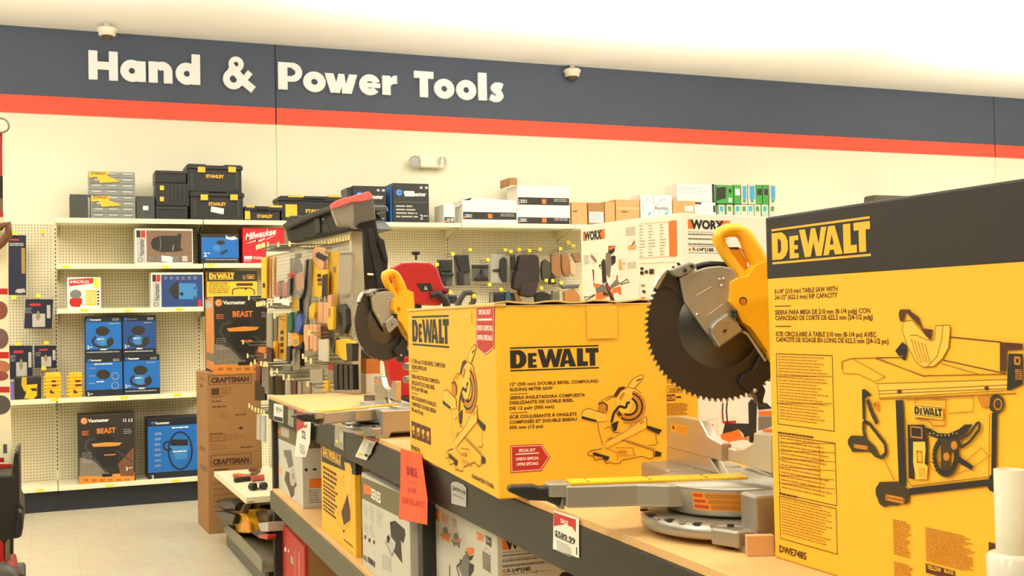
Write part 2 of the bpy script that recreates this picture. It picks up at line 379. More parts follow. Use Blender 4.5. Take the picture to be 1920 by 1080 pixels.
# emergency light ---------------------------------------------------------------
a = onY(783, 317, YW); b = onY(826, 317, YW); zt = onY(783, 293, YW).z
t = thing('emergency_light', 'white twin head emergency light on the cream wall below the sign', 'emergency light', (a.x, YW-.002, a.z))
mb = MB(); mb.box(V(a.x, YW-.1, a.z+.01), V(b.x-a.x, 0, 0), V(0, .099, 0), V(0, 0, zt-a.z-.005), M_white2); mb.build('battery_case', t, bevel=.008)
for sx, px in ((-1, 778), (1, 829)):
    c = onY(px, 303, YW-.09); mb = MB(); ax = V(sx*.45, -1, -.1)
    mb.lathe(c, [(0, .05), (.03, .045), (.058, .0), (.062, -.005), (.055, .0)], M_white2, 20, -ax); mb.lathe(c, [(0, -.004), (.05, -.004)], mat('lamp_glass', (225, 225, 220), .12, .3), 20, -ax); mb.build('lamp_head', t)
    
# ================================================================ WALL SHELVING
M_peg = pegboard_mat('cream_pegboard', 0, (232, 222, 188), (120, 100, 66))
BX = [.084+1.2205*k for k in range(-1, 10)]
for k in range(-1, 9):
    x = BX[k+1]; nm = {-1: 'leftmost cream pegboard bay beside the standing display board', 0: 'cream pegboard shelving bay with the blue vacuum cartons', 1: 'cream pegboard bay behind the stacked brown cartons', 2: 'cream pegboard bay behind the red chop saw', 3: 'cream pegboard bay hung with black blister packs', 4: 'cream pegboard bay hung with brown leather gloves', 5: 'cream shelving bay behind the upright white carton', 6: 'cream shelving bay behind the far end of the upright white carton', 7: 'cream shelving bay behind the tallest yellow carton', 8: 'last cream shelving bay behind the tallest yellow carton'}[k]
    t = thing('shelving_bay', nm, 'shelving', (x, YP, 0), 0, 'wall shelving bays')
    mb = MB(); mb.abox((x+.015, YP, .2), (x+1.205, YP+.02, 2.46), M_peg); o = mb.build('pegboard_panel', t)
    mb = MB(); mb.abox((x-.015, YP-.004, 0), (x+.015, YP+.024, 2.47), M_shelf); mb.build('upright', t, bevel=.002)
    mb = MB()
    for j in range(62): z = .3+.0345*j; mb.abox((x-.004, YP-.0052, z), (x+.004, YP-.0035, z+.02), M_seam)
    mb.build('upright_slots', t)
    mb = MB(); mb.abox((x+.002, 10.285, .175), (x+1.218, YP-.006, .215), M_shelf); mb.build('base_deck', t, bevel=.003)
    mb = MB(); mb.abox((x+.001, 10.34, 0), (x+1.219, 10.36, .174), M_kick); mb.build('kick_plate', t, label='navy kick plate')
def shelf(x0, z, dep, label, grp='upper wall shelves', w=1.214):
    mb = MB(); mb.abox((x0+.003, YP-dep, z-.03), (x0+w, YP-.006, z), M_shelf); mb.abox((x0+.003, YP-dep-.012, z-.04), (x0+w, YP-dep, z+.002), M_shelf)
    for bx_ in (x0+.01, x0+w-.014): mb.prism([V(bx_, YP-.006, z-.03), V(bx_, YP-.006, z-.13), V(bx_, YP-dep+.02, z-.03)], V(.003, 0, 0), M_shelf)
    return tag(mb.build('shelf', None, Matrix.Translation((x0, YP, z))), label, 'shelf', grp)
ZT, Z2, Z3, Z4, Z5 = 2.48, 2.087, 1.706, .95, .215
for k, lb in enumerate(['top shelf holding the drawer organizers and stacked toolboxes', 'top shelf above the red power tool carton', 'top shelf holding the two black vacuum cartons', 'top shelf holding the opened white cartons', 'top shelf holding small brown cardboard boxes', 'top shelf holding the green and white cartons', 'top shelf just left of the tallest yellow carton', 'top shelf behind the tallest yellow carton', 'top shelf under the dark lumpy bag']): shelf(BX[k+1], ZT, .42, 'cream '+lb)
shelf(BX[1], Z2, .40, 'cream shelf under the horizontal white vacuum carton')
Z2b = onY(400, 494, 10.35).z; shelf(BX[2], Z2b, .40, 'cream shelf under the red power tool carton', w=.6)
shelf(BX[1], Z3, .40, 'cream shelf holding the small red and white boxed tool')
Z3b = 1.62; shelf(BX[2], Z3b, .40, 'cream shelf behind the orange striped vacuum carton')
shelf(BX[0], Z4, .42, 'low cream shelf at left holding the yellow and black tool case')
shelf(BX[1], Z4, .42, 'low cream shelf under the four stacked blue cartons')
# ================================================================ THE RACK
RZ = R(-2.0); ev = V(math.sin(R(2)), math.cos(R(2)), 0); eu = V(math.cos(R(2)), -math.sin(R(2)), 0); F0 = V(1.02, 1.70, 0)
def RK(u, v, z): return F0+eu*u+ev*v+UP*z
VF, VJ, VN, DU, ZD = 4.88, 1.74, -1.45, 1.3, 1.13
MR = lambda u, v: Matrix.Translation(RK(u, v, 0)) @ Matrix.Rotation(RZ, 4, 'Z')
rack = bpy.data.objects.new('storage_rack', None); link(rack, None, MR(0, VN)); tag(rack, 'dark grey steel storage rack carrying the saws and cartons', 'storage rack')
def rbox(mb, u0, v0, z0, u1, v1, z1, m): mb.box(RK(u0, v0, z0), eu*(u1-u0), ev*(v1-v0), UP*(z1-z0), m)
for v, wv in ((VF-.055, .055), (VJ-.03, .06), (VN, .055)):
    for u in (.006, DU-.06):
        mb = MB(); rbox(mb, u, v, 0, u+.05, v+wv, 1.11, mat('black_post_steel', (32, 31, 29), .5)); mb.build('post', rack, bevel=.004)
        
for (va, vb, zt, zb) in ((VJ+.005, VF, 1.112, 1.0), (VN, VJ-.005, 1.112, 1.0), (VJ+.032, VF-.002, .587, .487), (VN, VJ-.035, .282, .182)):
    for u in (-.008, DU-.03):
        mb = MB(); rbox(mb, u, va, zb, u+.038, vb, zt, M_rack if zt > 1 else M_rack2); mb.build('beam', rack, bevel=.004)
for v in (VF-.03, VJ, VN+.01):
    mb = MB(); rbox(mb, .06, v, 1.04, DU-.06, v+.025, 1.11, M_rack); mb.build('end_beam', rack)
for (va, vb, z, lb) in ((VJ+.002, VF+.01, ZD, 'tan particle board deck under the farther mitre saw'), (VN, VJ-.002, ZD, 'tan particle board deck under the nearer mitre saw'), (VJ+.035, VF-.06, .605, 'lower tan particle board shelf under the boxed tools'), (VN+.06, VJ-.04, .30, 'lowest tan particle board shelf of the near rack bay')):
    mb = MB(); rbox(mb, -.004 if z > 1 else .0, va, z-.018, DU, vb, z, M_board); tag(mb.build('deck_board', None, MR(0, va), bevel=.0015), lb, 'shelf board', 'rack deck boards')

def cartonR(name, label, cat, xa, xb, yt, zb, u, wd, m, group=None, h=None, ym=None, xr=None, rz=RZ, bevel=.003):
    """carton whose long side faces the aisle (rack plane at depth u), side seen from photo column xa to the near corner xb"""
    P = RK(u, 0, 0); n = -V(math.cos(rz), math.sin(rz), 0); ym = ym or yt+30
    A = onP(xa, ym, P, n); B = onP(xb, ym, P, n); H = h or onP(xb, yt, P, n).z-zb
    ey = V(-math.sin(rz), math.cos(rz), 0)
    if xr is not None: q = onP(xr, ym, B, -ey); wd = V(q.x-B.x, q.y-B.y, 0).length
    return carton(name, label, cat, V(B.x, B.y, zb), rz, wd, V(A.x-B.x, A.y-B.y, 0).length, H, m, group, bevel)

# ---- the big table saw carton at the right edge ------------------------------------------------
rzb = R(.4)
corner = onZ(1452, 1045, ZD); far = corner
farb = onZ(1452, 1045, ZD)
# near-left corner lies out of the frame to the right; long side faces the aisle
eyb = V(-math.sin(rzb), math.cos(rzb), 0); exb = V(math.cos(rzb), math.sin(rzb), 0); LEN = .70
Htop = onP(1436, 408, corner, -exb).z-ZD
big, F, A = carton('table_saw_carton', 'tall yellow carton with a black top band at the right edge of the rack', 'carton', corner-eyb*LEN, rzb, .40, LEN, Htop, M_yel, None, .004)
zb_ = onP(1442, 525.5, corner, -exb).z
# black top band wraps round all sides
mb = MB(); e = .0006
o_ = corner-eyb*LEN; mb.box(o_-exb*e-eyb*e+UP*(zb_-ZD), exb*(.40+2*e), eyb*(LEN+2*e), UP*(Htop-(zb_-ZD)+e), M_dk); mb.build('black_top_band', big, bevel=.004)
A.k = 20
M_yink = mat('yellow_ink', (248, 186, 52), .5)
A.dewalt(1447.5, 430, 1632.5, 496, M_yink); A.build('brand_logo', label='yellow brand lettering on black')
A.k = 0
L = [("8-1/4\" (210 mm) TABLE SAW WITH", 1452.5, 551, 1571, 9.5), ("24-1/2\" (622.3 mm) RIP CAPACITY", 1453, 562, 1571, 9.5), ("SIERRA PARA MESA DE 210 mm (8-1/4 pulg) CON", 1453.5, 590, 1632, 9.5), ("CAPACIDAD DE CORTE DE 622.3 mm (24-1/2 pulg)", 1454, 600.5, 1637, 9.5),
     ("SCIE CIRCULAIRE \u00c0 TABLE 210 mm (8-1/4 po) AVEC", 1455, 630, 1643.5, 9.5), ("CAPACIT\u00c9 DE SCIAGE EN LONG DE 622.3 mm (24-1/2 po)", 1455.5, 640.5, 1666.5, 9.5)]
for st, x0, yb, x1, h in L: A.text(st, x0, yb, x1, h*.92, M_brn, .02)
for x0, x1, y in ((1453, 1483, 573.5), (1454, 1484, 611)): A.rect(x0, y, x1, y+1.6, M_brn)
A.text('DWE7485', 1462, 1034.5, 1512, 13, M_brn, .03)
A.build('printed_text')
for (x0, y0, x1, y1, n1) in ((1455.5, 662.5, 1561, 801, 22), (1459.5, 815, 1566, 930.5, 14), (1461.5, 929, 1568, 1015, 13)):
    A.frame(x0, y0, x1, y1-6, M_ora if 0 else M_brn, .0012); A.bars(x0+4, y0+5, x1-8, y1-12, n1, mat('amber_print', (176, 108, 24), .6), .3)
for y in (705, 756): A.line([(1456, y), (1561, y+1)], M_brn, .0008)
for i in range(1, 7): A.line([(1460, 815+i*15), (1566, 815+i*17)], M_brn, .0007)
A.line([(1537, 832), (1538, 925)], M_brn, .0007)
A.bars(1459, 809, 1532, 813, 1, M_brn, .8); A.bars(1462, 923, 1506, 927, 1, M_brn, .8)
A.bars(1675, 973, 1708, 1040, 16, mat('amber_print'), .5); A.bars(1677, 1052, 1716, 1080, 8, mat('amber_print'), .5); A.bars(1736, 988, 1828, 1052, 18, mat('amber_print'), .5)
A.rect(1737, 1056, 1791, 1073, M_brn); A.text('YELLOW', 1740, 1066, 1766, 8, M_yink, .03); A.text('BLACK', 1772, 1073, 1790, 7, M_yink, .03)
A.rect(1855, 1016, 1880, 1080, M_brn); A.build('fine_print')
# table saw drawing
T = TR(1570, 570, 4.909); U = TR(1580, 730, 4.697)
li = M_ora2 = mat('amber_outline', (150, 88, 16), .6)
M_pale = mat('pale_yellow_ink', (252, 196, 70), .5)
A.line(T(48,600, 48,530, 140,500, 350,497, 800,660, 1570,645), li, .0014); A.line(T(48,530, 60,640, 200,645, 350,715, 450,670, 140,500), li, .001)
A.line(T(365,495, 800,665, 870,655), li, .0014); A.line(T(365,495, 610,492), M_brn, .0014); A.line(T(980,515, 1560,640), M_brn, .0014); A.line(T(960,545, 1320,650), li, .001)
A.poly(T(360,735, 1570,690, 1575,790, 385,860), M_pale)
for a_, b_ in (((360, 735), (1570, 695)), ((385, 800), (1575, 745)), ((390, 828), (1575, 778)), ((400, 875), (1660, 822)), ((380, 745), (400, 875))): A.line(T(*a_, *b_), li, .0012)
A.line(T(1045,303, 1520,350, 1515,625), M_brn, .0016)
# guard
A.poly(T(615,165, 700,150, 860,330, 905,330, 915,200, 1040,195, 1050,220, 1035,400, 980,500, 900,575, 800,580, 740,540, 660,390, 610,250), M_pale)
A.line(T(615,165, 700,150, 870,340, 905,330, 915,200, 1040,195, 1050,220, 1035,400, 980,500, 900,575, 800,580, 740,540, 660,390, 610,250), li, .0012, True)
for k in range(5): A.line(T(690+k*32, 320+k*12, 760+k*26, 540), M_ora, .002)
A.line(T(985,200, 970,330, 930,480, 840,575), li, .001); A.line(T(680,290, 740,285, 860,340), li, .001)
A.poly(T(575,90, 590,50, 680,50, 690,75, 640,80, 620,160, 590,160), M_brn); A.poly(T(640,70, 690,70, 760,120, 800,225, 890,235, 870,325, 830,290, 770,200, 700,135), M_brn); A.poly(T(545,430, 610,350, 650,380, 655,420, 640,520, 610,510, 615,470, 580,480), M_blk)
# fence right
A.poly(T(1510,350, 1720,365, 1718,420, 1570,425, 1570,620, 1510,615), M_brn); A.poly(T(1590,455, 1720,460, 1718,740, 1610,790, 1575,790, 1580,650), M_blk)
A.frame(*T(1640, 480)[0], *T(1700, 560)[0], M_ora, .003); A.bars(*T(1650, 600)[0], *T(1716, 700)[0], 6, M_ora, .5, 0)
for cx, cy in ((585, 805), (1388, 775)): A.disc(*T(cx, cy)[0], 4, M_brn)
# body and frame tubes
A.line(T(640,880, 1270,850, 1262,990, 1040,1005), li, .001); A.line(U(650,80, 925,85, 915,320, 810,320, 770,270, 650,255), li, .0012, True); A.line(U(570,260, 580,790, 620,850, 1300,770, 1310,215), li, .0012)
A.line(U(370,600, 470,800), li, .0012); A.line(U(1290,580, 1240,510, 1090,640, 760,640, 800,700, 930,770, 1140,700, 1320,575), li, .0008)
A.poly(U(480,95, 545,92, 570,840, 510,840), M_blk); A.poly(U(183,0, 215,0, 270,50, 235,60, 210,75, 212,280, 190,260), M_blk)
A.poly(U(1330,205, 1375,205, 1365,780, 1365,910, 1310,890, 1285,850, 1310,760, 1325,750), M_blk); A.poly(U(600,870, 1300,790, 1300,850, 600,930), M_blk)
A.poly(U(340,815, 500,810, 600,880, 600,990, 570,1010, 540,1000, 500,1020, 430,1020, 380,1035, 340,1010, 305,920, 305,870), M_dkp := mat('dark_olive_ink', (62, 48, 24), .6))
A.poly(U(90,405, 200,410, 300,500, 340,590, 240,545, 100,550, 60,480, 62,440), M_dkp); A.frame(*U(390, 920)[0], *U(560, 975)[0], M_ora, .004); A.frame(*U(110, 480)[0], *U(240, 515)[0], M_ora, .003)
A.oring(*U(300, 440)[0], 18, 38, M_dkp, .006) if False else A.line(U(200,280, 250,300, 390,480, 400,560, 360,600, 290,570, 215,430, 200,370), M_dkp, .0062, True)
A.line(U(235,90, 270,200, 320,300), M_dkp, .008); A.line(U(330,120, 290,130, 330,180), M_ora, .006)
# wheel, knob, scale
A.disc(*U(1370, 125)[0], 14.5, M_dkp, 18); A.oring(*U(1385, 130)[0], 7, 10, M_ora, .002); A.poly(U(1200,60, 1320,60, 1310,150, 1240,160), M_ora)
A.poly(U(740,335, 790,345, 860,385, 950,390, 1040,350, 1090,310, 1165,305, 1100,390, 1010,440, 880,440, 770,400), M_blk)
for k in range(8): A.disc(*U(785+k*34, 375+(28 if 1 < k < 6 else 12))[0], 1.3, M_pale, n=8)
A.line(U(1040,440, 1130,400, 1200,300, 1225,290, 1225,350, 1140,460, 1060,510), M_dkp, .004, True)
A.poly(U(590,310, 740,310, 765,440, 765,660, 650,690, 650,790, 600,780), M_blk); A.poly(U(640,460, 745,460, 750,530, 740,650, 770,680, 760,790, 665,790, 640,640), M_pale); A.frame(*U(670, 535)[0], *U(722, 645)[0], M_ora, .003)
A.frame(*U(615, 320)[0], *U(720, 420)[0], M_ora, .002); A.bars(*U(690, 690)[0], *U(750, 770)[0], 5, M_ora, .4, 0)
A.oring(*U(925, 590)[0], 20.5, 33, M_blk, .0085, 28); A.poly(U(885,440, 970,440, 960,710, 885,710), M_dkp); A.disc(*U(935, 590)[0], 6, M_ora, 8); A.disc(*U(990, 490)[0], 12, M_dkp, 13); A.disc(*U(1003, 492)[0], 6, M_ora, 8)
A.poly(U(1035,580, 1170,670, 1160,710, 1030,640), M_blk)
A.rect(*T(722, 915)[0], *T(990, 1035)[0], M_pale); A.dewalt(*T(732, 930)[0], *T(985, 1022)[0], M_blk)
A.build('table_saw_drawing', label='printed line drawing of a table saw')
# roll of stretch film beside it
c = V(1.085, 1.045, ZD)
tz = onP(1890, 880, c, V(-.7, -.7, 0)).z; tm = onP(1890, 1042, c, V(-.7, -.7, 0)).z
c2 = onP(1897, 1000, c, V(-.7, -.7, 0)); c = V(c2.x, c2.y, ZD)
t = thing('stretch_film_roll', 'pale roll of stretch film standing before the tallest yellow carton', 'film roll', c)
mb = MB(); mb.lathe(c, [(.012, .001), (.0185, .001), (.0185, tz-ZD), (.013, tz-ZD), (.013, tz-ZD-.03)], mat('pale_paper_core', (214, 206, 180), .6), 24); mb.build('core', t)
mb = MB(); mb.lathe(c, [(.018, .02), (.03, .02), (.03, tm-ZD), (.026, tm-ZD+.004), (.018, tm-ZD+.004)], mat('hazy_film', (220, 214, 196), .25, 0, .06, 30), 28); mb.build('film', t)

# ---- the mitre saw carton in the middle ----------------------------------------------------------
rzm = R(-5.8); CM = onZ(935, 937, ZD)
exm = V(math.cos(rzm), math.sin(rzm), 0); eym = V(-math.sin(rzm), math.cos(rzm), 0)
Hm = onP(934, 574, CM, -eym).z-ZD; Lm = (onP(766.5, 700, CM, -exm)-CM).dot(eym); Wm = (onP(1249, 700, CM, -eym)-CM).dot(exm)
mid, F, A = carton('mitre_saw_carton', 'wide yellow carton with red arrow stickers overhanging the middle of the rack', 'carton', CM, rzm, Wm, Lm, Hm, M_yel, None, .004)
T = TR(750, 560, 2.842)
def p2(T, *a): return T(*a)[0]
F.dewalt(956, 651.5, 1122, 696.5, M_blk)
F.build('brand_logo', label='black brand lettering')
for st, x0, yb, x1 in (('12" (305 mm) DOUBLE BEVEL COMPOUND', 586, 465, 1058), ('SLIDING MITER SAW', 585, 493, 815), ('SIERRA INGLETADORA COMPUESTA', 585, 537, 987), ('DESLIZANTE DE DOBLE BISEL', 584, 563, 925), ('DE 12 pulg (305 mm)', 584, 593, 822), ('SCIE COULISSANTE \u00c0 ONGLETS', 584, 639, 942), ('COMPOS\u00c9S ET DOUBLE BISEAU', 583, 667, 944), ('305 mm (12 po)', 583, 695, 762)):
    (a0, b0), (a1, b1) = T(x0, yb, x1, yb); F.text(st, a0, b0, a1, 6.1, M_brn, .03)
for y in (507, 608): F.rect(*p2(T, 586, y), *p2(T, 680, y+3), M_brn)
F.build('printed_text')
def arrow(Ar, pts, T): Ar.poly(T(*pts), M_red)
F.poly(T(588,782, 752,775, 800,843, 752,918, 590,928), M_red); F.line(T(594,788, 750,782, 792,843, 748,911, 596,921), M_wht, .0012, True)
for st, x0, yb, x1, h in (('SPECIAL BUY', 633, 818, 722, 6.2), ('OFERTA ESPECIAL', 617, 863, 740, 5.6), ('OFFRE SP\u00c9CIALE', 620, 891, 736, 5.6)): (a0, b0), (a1, b1) = T(x0, yb, x1, yb); F.text(st, a0, b0, a1, h, M_wht, .02)
F.rect(*p2(T, 615, 827), *p2(T, 740, 832), M_wht); F.build('sale_sticker', label='red arrow sale sticker')
def saw_drawing(Ar, T, k=1.0):
    w = .0013*k; L = li
    Ar.poly(T(545,200, 600,120, 700,75, 715,100, 680,150, 620,215), M_pale); Ar.line(T(545,200, 600,120, 690,72, 718,85, 710,115, 680,150, 620,215), M_brn, w)
    Ar.poly(T(640,130, 700,105, 695,118, 650,145), M_brn)
    Ar.poly(T(400,290, 450,210, 500,195, 530,205, 480,240, 430,310), M_brn)
    Ar.poly(T(430,310, 480,240, 560,205, 640,225, 690,270, 620,290, 600,420, 540,500, 460,470, 420,400), M_pale); Ar.line(T(320,350, 400,290, 430,310, 480,240, 560,205, 640,225, 690,265), M_brn, w)
    for (R1, r1, m, a0, a1) in ((1.0, .86, M_ora, -75, 110), (.86, .76, M_blk, -75, 125), (.76, .56, M_ora, -70, 125), (.56, .44, M_blk, -70, 120)):
        cx, cy = 560, 410; l = Ar._l()
        for i in range(16):
            b0, b1 = R(a0+(a1-a0)*i/16), R(a0+(a1-a0)*(i+1)/16); rr = 178
            q = [(cx+R1*rr*math.cos(b0), cy+R1*rr*math.sin(b0)), (cx+R1*rr*math.cos(b1), cy+R1*rr*math.sin(b1)), (cx+r1*rr*math.cos(b1), cy+r1*rr*math.sin(b1)), (cx+r1*rr*math.cos(b0), cy+r1*rr*math.sin(b0))]
            Ar.polyab([Ar.ab(*T(*z)[0]) for z in q], m, l)
    Ar.line(T(375,580, 400,480, 460,405, 530,425, 545,365, 570,370), M_blk, .006*k)
    Ar.poly(T(240,385, 290,365, 330,400, 325,460, 280,475, 230,450), M_ora); Ar.line(T(240,385, 290,365, 330,400, 325,460), M_blk, .003*k); Ar.line(T(235,380, 270,350, 350,300, 420,310), M_brn, w)
    Ar.poly(T(60,490, 80,450, 130,430, 320,490, 330,560, 225,570, 60,535), M_pale); Ar.line(T(55,500, 75,450, 130,430, 320,490), M_brn, w); Ar.poly(T(60,510, 220,555, 215,575, 60,540), M_blk)
    Ar.poly(T(370,600, 450,560, 430,660, 400,680), M_blk); Ar.poly(T(455,450, 490,500, 460,520, 430,490), M_brn)
    Ar.line(T(225,575, 245,690, 270,770, 280,820), M_brn, w); Ar.line(T(300,650, 350,620, 400,690, 500,690, 560,640, 590,600), M_brn, w)
    Ar.poly(T(310,790, 740,520, 750,620, 740,640, 320,850), M_pale); Ar.line(T(310,790, 500,690, 740,518, 752,530, 750,640), M_brn, w)
    Ar.poly(T(750,610, 915,660, 880,705, 750,640), M_blk); Ar.line(T(750,650, 850,690, 850,760, 870,800, 830,825, 770,820), M_brn, w)
    Ar.line(T(480,765, 830,880, 820,900), M_brn, w*1.3); Ar.line(T(540,770, 840,865), L, w); Ar.poly(T(840,880, 910,900, 900,940, 835,945), M_blk)
    Ar.line(T(820,900, 830,950, 780,970, 700,940, 480,985, 470,1015, 400,1020, 370,1005, 320,1020, 290,965, 200,985, 180,940, 125,930, 125,905, 160,880, 270,860), M_brn, w*1.3)
    Ar.poly(T(180,895, 355,945, 340,980, 310,985, 280,950, 180,930), M_blk); Ar.poly(T(440,880, 535,880, 535,905, 440,905), M_ora); Ar.bars(*T(450, 930)[0], *T(640, 950)[0], 2, M_ora, .5, 0)
    Ar.line(T(310,850, 430,900, 440,985), L, w); Ar.line(T(420,850, 600,850, 620,930), L, w); Ar.poly(T(330,750, 380,725, 385,745, 335,775), M_ora); Ar.poly(T(675,580, 720,555, 722,575, 680,600), M_ora); Ar.poly(T(455,320, 500,255, 518,268, 470,335), M_ora)
saw_drawing(F, TR(1080, 690, 5.683)); F.build('saw_drawing', label='printed line drawing of a mitre saw')
# packing tape and torn top flap
F.mb.flat = False
a = F.ab(1099, 574); b = F.ab(1157, 634); 
tp = MB(); tp.flat = True; tape = mat('glossy_packing_tape', (246, 190, 66), .12, 0, .04)
q = [F.W(a[0], a[1]), F.W(a[0], b[1]), F.W(b[0], b[1]), F.W(b[0], a[1])]; tp.add([v+F.n*.003 for v in q], [[0, 1, 2, 3]], tape); tp.build('packing_tape', mid)
mb = MB(); N = 14; top = CM+UP*Hm                     # lifted flap strip along the front edge
pts = [top+exm*(Wm*i/N)+UP*(.006+.003*math.sin(i*1.7))-eym*.004 for i in range(N+1)]; pb = [top+exm*(Wm*i/N)+eym*.15+UP*.003 for i in range(N+1)]
for i in range(N): mb.prism([pts[i], pts[i+1], pb[i+1], pb[i]], UP*.0035, mat('carton_edge_tan', (226, 190, 110), .7))
mb.build('top_flap', mid)
mb = MB(); mb.box(CM-eym*.003-exm*.003+UP*(Hm-.001), eym*(Lm+.004), exm*.03, UP*.008, mat('carton_edge_tan')); mb.build('top_edge_fold', mid, bevel=.002)
# left long side
A.dewalt(772.5, 593, 841.5, 647, M_blk); A.build('brand_logo', label='black brand lettering')
for st, x0, yb, x1, h in (('12" (305 mm) DOUBLE BEVEL COMPOUND', 63, 341, 242, 7.5), ('SLIDING MITER SAW', 63, 372, 143, 7.5), ('SIERRA INGLETADORA COMPUESTA', 63, 422, 211, 7.3), ('DESLIZANTE DE DOBLE BISEL', 63, 455, 186, 7.3), ('DE 12 pulg (305 mm)', 63, 483, 147, 7.3), ('SCIE COULISSANTE \u00c0 ONGLETS', 62, 535, 193, 7), ('COMPOS\u00c9S ET DOUBLE BISEAU', 62, 567, 193, 7), ('305 mm (12 po)', 62, 597, 124, 7), ('DW6779', 60, 797, 106, 7.5), ('GUARANTEED TOUGH.', 384, 953, 502, 7.5)):
    (a0, b0), (a1, b1) = T(x0, yb, x1, yb); A.text(st, a0, b0, a1, h, M_brn, .03)
for y in (381, 499): A.rect(*p2(T, 64, y), *p2(T, 97, y+4), M_brn)
A.build('printed_text')
for k in range(4): A.rect(*p2(T, 62+k*26, 650+k*10), *p2(T, 85+k*26, 738+k*10), M_brn); A.disc(*p2(T, 73+k*26, 690+k*10), 2.6, M_yink, 5); A.disc(*p2(T, 75+k*26, 715+k*10), 1.8, M_ora, 4)
A.build('pictogram_row')
A.poly(T(408,40, 505,42, 505,262, 454,302, 408,262), M_red); A.line(T(412,44, 412,260, 454,297, 501,260, 501,46), M_wht, .002)
for st, x0, yb, x1, h in (('SPECIAL BUY', 422, 84, 487, 9), ('OFERTA ESPECIAL', 412, 168, 498, 9), ('OFFRE SP\u00c9CIALE', 414, 218, 496, 9)): (a0, b0), (a1, b1) = T(x0, yb, x1, yb); A.text(st, a0, b0, a1, h, M_wht, .03)
A.rect(*p2(T, 416, 107), *p2(T, 494, 117), M_wht); A.build('sale_sticker', label='red arrow sale sticker pointing down')
A.rect(*p2(T, 357, 74), *p2(T, 383, 98), M_pale); A.rect(*p2(T, 358, 108), *p2(T, 384, 130), M_pale); A.build('small_label')
# drawing squeezed on the side: map the same outline with a different scale
def TL(*p): return [(826+(p[i])*.0938+0, 638.0+(p[i+1]-72)*.2545+(p[i]-60)*.012) for i in range(0, len(p), 2)]
saw_drawing(A, TL, 1.5); A.build('saw_drawing', label='printed line drawing of a mitre saw')

# ---- second yellow carton behind it -------------------------------------------------------------
P = V(1.30, 2.66, ZD); a = onP(1225, 700, P, -eym); b = onP(1308, 700, P, -eym)
c2_, F, A = carton('yellow_tool_carton', 'yellow carton with small certification print behind the middle yellow carton', 'carton', V(a.x, a.y, ZD), rzm, (b-a).length, .28, .40, M_yel, None, .003)
F.frame(1250, 724, 1279, 737, M_brn, .001); F.text('OSHA', 1254, 735, 1276, 8, M_brn, .02); F.rect(1250, 740, 1266, 752, M_brn); F.text('NOM', 1251, 750, 1265, 8, M_yink, .02); F.bars(1268, 743, 1278, 750, 1, M_brn, .5)
F.bars(1250, 708, 1276, 721, 4, M_brn, .3); F.bars(1250, 757, 1291, 780, 10, M_brn, .4); F.build('certification_print')

# ---- upright white carton at the back -----------------------------------------------------------
M_wx = M_white; rzw = R(10.9)
CW = EYE+ray(1278, 500)*(3.25/ray(1278, 500).dot(_d)); CW.z = ZD
exw = V(math.cos(rzw), math.sin(rzw), 0); eyw = V(-math.sin(rzw), math.cos(rzw), 0)
Hw = onP(1278, 399, CW, -eyw).z-ZD; Lw = (onP(1090, 500, CW, -exw)-CW).dot(eyw); Ww = .62
wx, F, A = carton('upright_saw_carton', 'tall white carton with orange and black brand lettering behind the nearer saw', 'carton', CW, rzw, Ww, Lw, Hw, M_wx)
def worx(Ar, x0, yt, x1, yb, chev=True, tail=.2):
    a0, b1 = Ar.ab(x0, yt); _, b0 = Ar.ab(x0, yb); a1, _ = Ar.ab(x1, yt); w = a1-a0; l = Ar._l()
    Ar.polyab([(a0, b0), (a0, b1), (a0+w*.1, b1), (a0+w*.17, b0)], M_orng, l); Ar.polyab([(a0+w*.72, b0), (a0+w*.72, b1), (a1, b1), (a1, b0)], M_orng, l)
    vs, fs, asp = glyphs('WORX', .055); l = Ar._l(); Ar.mb.add([Ar.W(a0+w*.06+x*w*.8, b0+(b1-b0)*(.04+y*.94))+l for x, y in vs], fs, M_blk)
worx(F, 1289.5, 411, 1368, 428.5); F.build('brand_logo', label='black brand lettering on orange')
for i, y in enumerate((434, 446.5, 461, 473.5)): F.rect(1290, y, 1368, y+.7, M_gry)
for y, x1 in ((436.5, 1342), (445, 1345), (455, 1350)): F.bars(1290, y+1, x1, y+4, 1, M_gry, .9, 0)
F.poly([(1290, 467), (1294, 465), (1296, 468), (1294, 471)], M_orng); F.text('7-1/4"(185', 1298, 470.5, 1338, 6.2, M_blk, .04); F.text('...)', 1339, 470.5, 1348, 5, M_gry, .02); F.build('printed_text')
